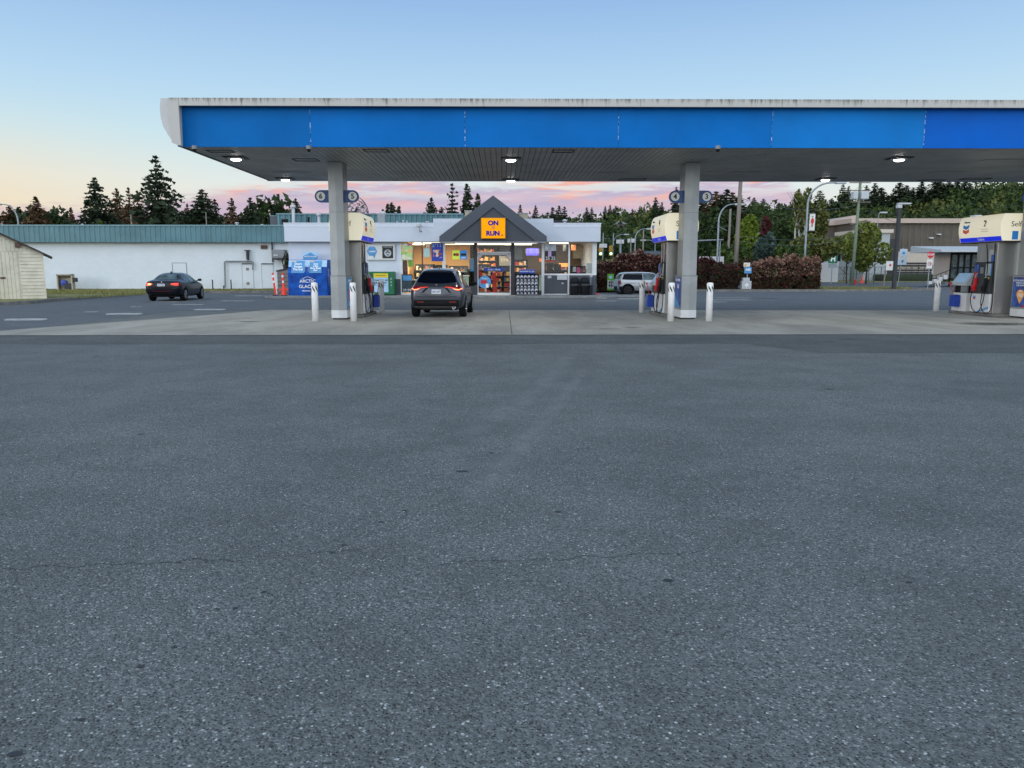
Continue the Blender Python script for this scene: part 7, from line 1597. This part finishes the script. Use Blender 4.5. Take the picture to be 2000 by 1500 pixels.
# traffic lights
for px, lb in ((1173, 'left of two far green traffic lights beside the shop wall'), (1193, 'right of two far green traffic lights beside the shop wall')):
    x, z = at(px, 490, 115); t = thing('traffic_light', lb, 'traffic light', (x, 115, 0), 0, 'far traffic lights'); bm = bm_(); cyl(bm, (.35, 0, 0), (.35, 0, z+2.6), .09, .07, 8); obj('pole', bm, 'galv', t)
    bm = bm_(); box(bm, -.28, .28, -.25, .15, z-.75, z+.75, .05); obj('signal_head', bm, mat('signal_yellow', (.35, .2, .02), .5), t); bm = bm_(); lathe(bm, [(.17, 0), (.17, -.05), (.01, -.06)], c=(0, -.25, z-.42), n=12, axis='y'); obj('green_lens', bm, mat('green_signal', (.2, 1, .6), .4, var=0, emit=4, ecol=(.35, 1, .7)), t)
x, z = at(1206, 469, 118); 
for px, pz, lb in ((1178, 480, 'white street name sign over the left traffic light'), (1233, 470, 'white box sign on the wooden pole near pump 4'), (1211, 472, 'small bright white lamp near the right traffic light')):
    x, z = at(px, pz, 112); bm = bm_(); cyl(bm, (x, 112.1, 0), (x, 112.1, z+.5), .07, .06, 6); t = thing('road_sign', lb, 'sign', (0, 0, 0)); obj('sign_pole', bm, 'galv', t); bm = bm_(); box(bm, x-.55, x+.55, 111.9, 112, z-.28, z+.28, .03); obj('sign_plate', bm, 'ivory', t)
# mast arm
t = thing('signal_mast', 'grey mast with a long horizontal arm right of the middle column', 'mast', (0, 0, 0)); bm = bm_(); xa, za = at(1360, 470, 66); xb, zb = at(1414, 468, 66); xc, zc2 = at(1401, 500, 66)
tube(bm, [(xa, 66.2, za), (xb, 66.2, zb)], .06, 6); tube(bm, [(at(1402, 440, 66)[0], 66.2, at(1402, 440, 66)[1]), (at(1420, 450, 66)[0], 66.2, at(1420, 450, 66)[1])], .03, 5); cyl(bm, (xc+.25, 66.2, 0), (xc+.25, 66.2, za), .06, .05, 6); obj('arm', bm, 'galv', t)
# wires
random.seed(9)
def wire(p0, Y0, p1, Y1, sag, lb, r=.018):
    a_ = Vector((at(*p0, Y0)[0], Y0, at(*p0, Y0)[1])); c_ = Vector((at(*p1, Y1)[0], Y1, at(*p1, Y1)[1])); pts = [a_.lerp(c_, i/16)-Vector((0, 0, sag*4*(i/16)*(1-i/16))) for i in range(17)]
    bm = bm_(); tube(bm, pts, r, 4); tag(obj('overhead_wire', bm, 'wire'), lb, 'wire')
wire((1440, 385), 60, (1675, 400), 76, .7, 'overhead wire from the big wooden pole to the transformer pole')
wire((1440, 460), 60, (1672, 455), 76, .5, 'upper of two low wires crossing the trees')
wire((1440, 470), 60, (1670, 462), 76, .6, 'lower of two low wires crossing the trees')
wire((1682, 360), 76, (1620, 400), 120, .5, 'wire falling left from the transformer pole')
wire((1688, 362), 76, (1625, 412), 120, .5, 'second wire falling left from the transformer pole')
wire((1690, 410), 76, (1960, 470), 90, .9, 'long wire falling right before the brown building')
wire((1200, 457), 100, (1300, 440), 92, .3, 'wire over the far street lamps'); wire((1168, 466), 120, (1420, 440), 80, .5, 'long wire behind the pump 4 sign')
wire((1168, 488), 118, (1300, 490), 112, .1, 'signal span wire beside the shop', .03)
wire((1905, 425), 100, (1953, 398), 80, .4, 'wire rising to the right above the pump 2 sign')
# stop sign and friends
x, y = 0, 60.0; xs_, zs_ = at(1818, 497.5, 63); t = thing('stop_sign', 'red octagonal stop sign above a white no turn plate', 'road sign', (0, 0, 0)); xb_ = at(1812, 562, 63)[0]
bm = bm_(); tube(bm, [(xb_, 63.05, 0), (xs_, 63.05, zs_+.3)], .035, 6); obj('post', bm, 'galv', t)
bm = bm_(); r_ = .28; prism(bm, [(xs_+r_*math.cos(math.pi/8+i*math.pi/4), zs_+r_*math.sin(math.pi/8+i*math.pi/4)) for i in range(8)], 'y', 63.0, 63.02); o = obj('stop_plate', bm, 'red', t); text('plate_text', 'STOP', .20, 'white_ink', o, (xs_, 62.995, zs_), '-y', .003, .004)
x1_, z1_ = at(1815.5, 515.5, 63); bm = bm_(); box(bm, x1_-.24, x1_+.24, 62.99, 63.01, z1_-.37, z1_+.37, .01); o = obj('turn_plate', bm, 'sign_white', t)
bm = bm_(); 
pts = [(x1_+.14*math.cos(a), 62.98, z1_+.14*math.sin(a)+.02) for a in [math.pi*2*i/20 for i in range(21)]]; tube(bm, pts, .02, 5); obj('prohibition_ring', bm, 'red', o); bm = bm_(); tube(bm, [(x1_+.05, 62.975, z1_-.12), (x1_+.05, 62.975, z1_+.06), (x1_-.06, 62.975, z1_+.06)], .016, 5); obj('turn_arrow', bm, 'ink', o)
t = thing('service_sign', 'pale blue square service sign on a thin post left of the stop sign', 'road sign', (0, 0, 0)); xa, za = at(1765, 494, 75); bm = bm_(); cyl(bm, (xa-.3, 75.1, 0), (xa, 75.1, za+.5), .04, .04, 6); obj('post', bm, 'galv', t); bm = bm_(); box(bm, xa-.36, xa+.36, 75, 75.03, za-.38, za+.38, .03); o = obj('sign_plate', bm, 'pale_blue', t); bm = bm_(); cyl(bm, (xa, 75, za), (xa, 74.98, za), .14, .14, 12); obj('sign_symbol', bm, 'poster_blue', o)
bm = bm_(); box(bm, xa-.5, xa+.35, 75, 75.03, za-1.15, za-.48, .03); o = obj('sign_plate', bm, 'pale_blue', t); text('sign_text', '4', .5, 'ink', o, (xa-.07, 74.99, za-.82), '-y')
t = thing('notice_sign', 'small pinkish white notice on a short post left of the lamp post', 'sign', (0, 0, 0)); xa, za = at(1740, 519, 72); bm = bm_(); cyl(bm, (xa-.5, 72.1, 0), (xa-.4, 72.1, za), .07, .07, 6); obj('post', bm, 'wood_pole', t); bm = bm_(); box(bm, xa-.45, xa+.3, 72, 72.03, za-.42, za+.42); o = obj('sign_plate', bm, 'sign_white', t); bm = bm_(); cyl(bm, (xa-.07, 72, za+.05), (xa-.07, 71.98, za+.05), .11, .11, 12); obj('sign_symbol', bm, 'red', o)
t = thing('hospital_sign', 'green square road sign with a white letter H by the chain link fence', 'road sign', (0, 0, 0)); xa, za = at(1627, 506, 84); bm = bm_(); cyl(bm, (xa, 84.1, 0), (xa, 84.1, za+.5), .05, .05, 6); obj('post', bm, 'galv', t); bm = bm_(); box(bm, xa-.5, xa+.5, 84, 84.03, za-.45, za+.5, .03); o = obj('sign_plate', bm, 'cage_green', t); text('sign_text', 'H', .75, 'white_ink', o, (xa, 83.99, za), '-y', .004, .03); bm = bm_(); box(bm, xa-.45, xa+.45, 84, 84.03, za-.95, za-.5); obj('sign_plate', bm, 'galv', t)
# air / water unit in the gap of the hedge
t = thing('air_station', 'pale concrete block with diamond and small yellow and blue signs between the hedges', 'air station', (0, 0, .14)); Yq = 57.2; xa, za = at(1449, 562, Yq); xb, zb = at(1468, 549, Yq)
bm = bm_(); box(bm, xa, xb, Yq, Yq+.6, 0, zb-.14, .02); ob_ = obj('block', bm, 'ivory', t); bm = bm_(); xm3 = (xa+xb)/2; zm3 = (zb-.14)/2; prism(bm, [(xm3-.17, zm3), (xm3, zm3+.15), (xm3+.17, zm3), (xm3, zm3-.15)], 'y', Yq-.012, Yq-.001); obj('diamond', bm, 'white_ink', ob_)
bm = bm_(); box(bm, xm3-.25, xm3+.25, Yq+.1, Yq+.5, zb-.14, zb+.1, .03); cyl(bm, (xm3+.1, Yq+.3, zb+.1), (xm3+.12, Yq+.3, at(1461, 513, Yq)[1]-.2), .03, .03, 8); obj('pump_unit', bm, 'lgrey', t)
for (p0, p1, q0, q1, m_) in ((1454, 1467, 513, 521, 'sign_white'), (1455.5, 1470, 522, 534, 'poster_blue')):
    xa, za = at(p0, q1, Yq); xb, zb2 = at(p1, q0, Yq); bm = bm_(); box(bm, xa, xb, Yq+.2, Yq+.23, za-.14, zb2-.14, .01); o = obj('sign_plate', bm, m_, t)
    if m_ == 'sign_white': 
        bm = bm_(); cyl(bm, (xa+.14, Yq+.2, (za+zb2)/2-.14), (xa+.14, Yq+.18, (za+zb2)/2-.14), .09, .09, 10); obj('sign_symbol', bm, 'orange', o)
    else: text('sign_text', 'AIR', .24, 'white_ink', o, ((xa+xb)/2, Yq+.19, (za+zb2)/2-.1), '-y', .003, .01)
# white hoarding over hedge
t = thing('billboard', 'long low white board behind the brown red hedge', 'board', (0, 0, 0)); xa, za = at(1366, 515, 70); xb, zb = at(1414, 501, 70); bm = bm_(); box(bm, xa, xb, 70, 70.1, za, zb); obj('board', bm, 'ivory', t); bm = bm_(); box(bm, xa-.05, xb+.05, 69.97, 69.999, za+.5, zb-.15); 
for px in (1372, 1408): cyl(bm, (ax(px, 70), 70.2, 0), (ax(px, 70), 70.2, za), .06, .06, 6)
obj('board_frame', bm, 'lgrey', t)
# small buildings behind
def shedlike(px0, px1, pyt, pyr, Y, m, rm, label, dp=8, gable=True):
    x0, z0 = at(px0, pyt, Y); x1, _ = at(px1, pyt, Y); zr = at(px0, pyr, Y)[1]; t = thing('house', label, 'building', ((x0+x1)/2, Y, 0)); w = (x1-x0)/2
    bm = bm_(); box(bm, -w, w, 0, dp, 0, z0); obj('wall', bm, m, t); bm = bm_()
    if gable: prism(bm, [(-.3, z0), (dp/2, zr), (dp+.3, z0)], 'x', -w-.3, w+.3)
    else: box(bm, -w-.2, w+.2, -.2, dp+.2, z0, zr)
    obj('roof', bm, rm, t); bm = bm_(); 
    for k in (-.5, .3): box(bm, w*k, w*k+w*.35, -.03, -.001, z0*.35, z0*.75)
    obj('window', bm, 'car_glass', t); return t
shedlike(1256, 1295, 497, 489, 88, 'fencegrey', 'dgrey', 'low grey house roof behind the hedge near pump 4'); shedlike(1404, 1433, 496, 486, 84, 'fencegrey', 'dgrey', 'small grey house behind the big wooden pole')
x = ax(1211, 186); zz = az(431, 186, 1211); t = thing('house', 'pale house with grey roof up among the hillside trees', 'building', (x, 186, 0)); bm = bm_(); box(bm, -1.2, 1.2, 0, 4, 0, zz-.9); obj('wall', bm, 'fencegrey', t); bm = bm_(); prism(bm, [(-1.6, zz-.9), (-.2, zz), (1.7, zz-.8)], 'y', -.3, 4.3); obj('roof', bm, 'mgrey', t); bm = bm_(); box(bm, -.4, .4, -.03, -.001, zz-1.7, zz-1.1); obj('window', bm, 'car_glass', t)
# big brown building
Yw = 118.0; t = thing('industrial_building', 'large brown clad industrial building with pale roof edge at right', 'building', (0, 0, 0))
xa = at(1664, 470, Yw)[0]; xb = at(2040, 470, Yw)[0]; z_top = az(436, Yw, 1800); z_mid = az(491, Yw, 1800); zr_ = az(427, Yw, 1800)
bm = bm_(); x = xa
while x < xb: prism(bm, [(x, Yw+.1), (x+.1, Yw), (x+.5, Yw), (x+.6, Yw+.1), (x+.95, Yw+.1), (x+.95, Yw+.3), (x, Yw+.3)], 'z', z_mid, z_top); x += .95
obj('cladding', bm, 'ware_brown', t)
bm = bm_(); box(bm, xa, xb, Yw+.3, Yw+40, 0, z_top); obj('wall', bm, 'ware_brown', t)
bm = bm_(); box(bm, xa, xb, Yw+.05, Yw+.29, 0, z_mid-.02); obj('base_wall', bm, 'ware_base', t)
bm = bm_(); prism(bm, [(Yw-.6, z_top), (Yw-.6, zr_), (Yw+20, zr_+.2), (Yw+40, z_top+.1), (Yw+40, z_top)], 'x', xa-.5, xb+.5); obj('roof', bm, 'ware_roof', t)
xc_, zc_ = at(1806, 427, Yw+15); bm = bm_(); box(bm, xc_-.55, xc_+.55, Yw-.2, Yw+1.2, zr_+.1, az(420, Yw, 1800), .1); obj('roof_unit', bm, 'ivory', t)
for px, py in ((1820, 465), (1835, 458)): 
    x, z = at(px, py, Yw-.3); bm = bm_(); box(bm, x-.35, x+.25, Yw-.4, Yw+.05, z-.1, z+.12, .05); obj('wall_lamp', bm, 'ivory', t)
t = thing('industrial_building', 'dark sided hall with sloping pale roof partly hidden by olive trees', 'building', (0, 0, 0)); Yv = 124.0; xa2, za2 = at(1612, 438, Yv); xb2, zb2 = at(1668, 432, Yv); bm = bm_(); box(bm, xa2, xb2, Yv, Yv+30, 0, za2); obj('wall', bm, 'ware_brown', t); bm = bm_(); prism(bm, [(xa2-1, za2-.2), (xa2-1, za2), (xb2, zb2+.9), (xb2, za2-.2)], 'y', Yv-.6, Yv+30); obj('roof', bm, 'ware_roof', t)
bm = bm_(); box(bm, xa2-.8, xb2+.0, Yv-1.2, Yv-.01, 0, az(474, Yv)); obj('lean_to', bm, 'ware_base', t)
t = thing('grey_hall', 'pale grey metal hall end behind the broad olive tree', 'building', (0, 0, 0)); Yg2 = 108.0; xa3, za3 = at(1690, 455, Yg2); xb3, _ = at(1739, 455, Yg2); bm = bm_(); box(bm, xa3, xb3, Yg2, Yg2+9, 0, za3); obj('wall', bm, 'ware_grey', t); bm = bm_(); box(bm, xa3-.3, xb3+.3, Yg2-.3, Yg2+9.3, za3, za3+.5); obj('roof', bm, 'ware_base', t); bm = bm_(); box(bm, xb3+.1, xb3+1.0, Yg2+.2, Yg2+4, 0, za3-.8); obj('dark_return', bm, 'dgrey', t)
# white house with windows behind olive tree
t = thing('house', 'white house with rows of windows left of the olive tree', 'building', (0, 0, 0)); Yh2 = 95.0; xa4, za4 = at(1604, 485, Yh2); xb4, _ = at(1640, 485, Yh2); bm = bm_(); box(bm, xa4, xb4, Yh2, Yh2+8, 0, za4); obj('wall', bm, 'ivory', t)
for k in range(4):
    bm = bm_(); x = xa4+.3+k*(xb4-xa4)/4.1; box(bm, x, x+.5, Yh2-.03, Yh2-.001, za4*.62, za4*.85); obj('window', bm, 'car_glass', t)
bm = bm_(); box(bm, xa4-.2, xb4+.2, Yh2-.3, Yh2+8, za4, za4+.25); obj('roof', bm, 'ware_roof', t)
# fence and rocks, parked line
t = thing('chain_fence', 'chain link fence with thin posts across the road', 'fence', (0, 0, 0)); bm = bm_(); Yk = 99.0
for px in list(range(1600, 1830, 12)): x = ax(px, Yk, 545); cyl(bm, (x, Yk, 0), (x, Yk, 1.9), .04, .04, 6)
obj('fence_posts', bm, 'dgrey', t); bm = bm_()
for z in (1.88, .1, 1.0): tube(bm, [(ax(1600, Yk), Yk, z), (ax(1826, Yk), Yk, z)], .022, 5)
x = ax(1600, Yk)
while x < ax(1826, Yk): tube(bm, [(x, Yk, .1), (x+.9, Yk, 1.88)], .008, 3); tube(bm, [(x+.9, Yk, .1), (x, Yk, 1.88)], .008, 3); x += .3
obj('fence_mesh', bm, 'dgrey', t)
structure('far_bank', (lambda bm: box(bm, ax(1725, 104), ax(1900, 104), 104, 107, 0, .9, .3))(bm_()), 'hill', 'low dark bank behind the fence')
random.seed(31)
for i, px in enumerate((1755, 1768, 1782, 1796, 1810)):
    x = ax(px, 109); t = thing('stacked_material', ('first', 'second', 'third', 'fourth', 'fifth')[i]+' from the left of the dark stacks of yard material before the brown building', 'stack', (x, 109, .0), random.uniform(-.2, .2), 'stacks of yard material'); bm = bm_()
    for q in range(5): box(bm, -.55+random.uniform(-.1, .1), .55+random.uniform(-.1, .1), -.5, .5, 1.0+q*.32, 1.0+q*.32+.26, .03)
    box(bm, -.6, .6, -.5, .5, 0, .98, .05); obj('stack', bm, 'dgrey', t); bm = bm_(); box(bm, -.4, .5, -.52, -.505, 1.7, 1.9); obj('pale_board', bm, 'tan', t)
# portable office with steps
t = thing('portable_office', 'small glazed office with pale blue awning roof and dark steps', 'building', (0, 0, 0)); Yo = 70.0
xa, za = at(1812, 492, Yo); xb, zb = at(2020, 484, Yo); xg0 = at(1857, 545, Yo)[0]
bm = bm_(); prism(bm, [(Yo-2.2, za-.05), (Yo-2.2, za+.12), (Yo+3, zb+.22), (Yo+3, za-.05)], 'x', xa, xb); obj('awning_roof', bm, 'lgrey', t)
bm = bm_(); box(bm, xg0, xb, Yo+.2, Yo+3, .8, za-.06); obj('office_wall', bm, 'ware_base', t)
bm = bm_(); 
for px in (1857, 1872, 1884, 1897, 1960, 1990): x = at(px, 520, Yo)[0]; box(bm, x-.05, x+.05, Yo, Yo+.1, .0, za-.06)
box(bm, xg0, xb, Yo+.01, Yo+.09, za-.25, za-.07); box(bm, xg0, xb, Yo+.01, Yo+.09, 1.75, 1.82); box(bm, xg0, xb, Yo-.2, Yo+.2, .65, .8); obj('office_frame', bm, 'black', t)
bm = bm_(); box(bm, xg0+.06, xb, Yo+.12, Yo+.13, .85, za-.27); obj('office_glass', bm, 'car_glass_light', t)
bm = bm_(); xs2 = xg0
for q in range(5): box(bm, xs2-.42*(q+1), xs2-.42*q, Yo-.6, Yo+.4, .70-q*.16-.05, .70-q*.16)
tube(bm, [(xs2-2.2, Yo-.6, .9), (xs2, Yo-.6, 1.7), (xb, Yo-.6, 1.7)], .03, 5)
for q in range(6): tube(bm, [(xs2-2.1+q*.42, Yo-.6, .05+q*.14), (xs2-2.1+q*.42, Yo-.6, .94+q*.15)], .02, 5)
obj('steps', bm, 'black', t)
bm = bm_(); 
for q in range(4): box(bm, xs2-2.5+q*.45, xs2-2.15+q*.45, Yo-.9, Yo-.61, .25+q*.15, .55+q*.18, .04)
obj('white_blocks', bm, 'ivory', t)
t = thing('hydrant', 'small red fire hydrant on the verge by the transformer pole', 'hydrant', (ax(1671, 80, 545), 80, 0)); bm = bm_(); lathe(bm, [(.13, 0), (.13, .06), (.09, .08), (.09, .40), (.12, .43), (.10, .52), (.02, .6)], n=12); cyl(bm, (-.18, 0, .3), (.18, 0, .3), .05, .05, 8); obj('hydrant_body', bm, 'red', t)
t = thing('traffic_cone', 'orange cone standing before the olive tree trunk', 'cone', (ax(1685, 90, 520), 90, 0)); bm = bm_(); cyl(bm, (0, 0, .05), (0, 0, .9), .16, .03, 12); box(bm, -.22, .22, -.22, .22, 0, .05); obj('cone_body', bm, 'orangered', t)
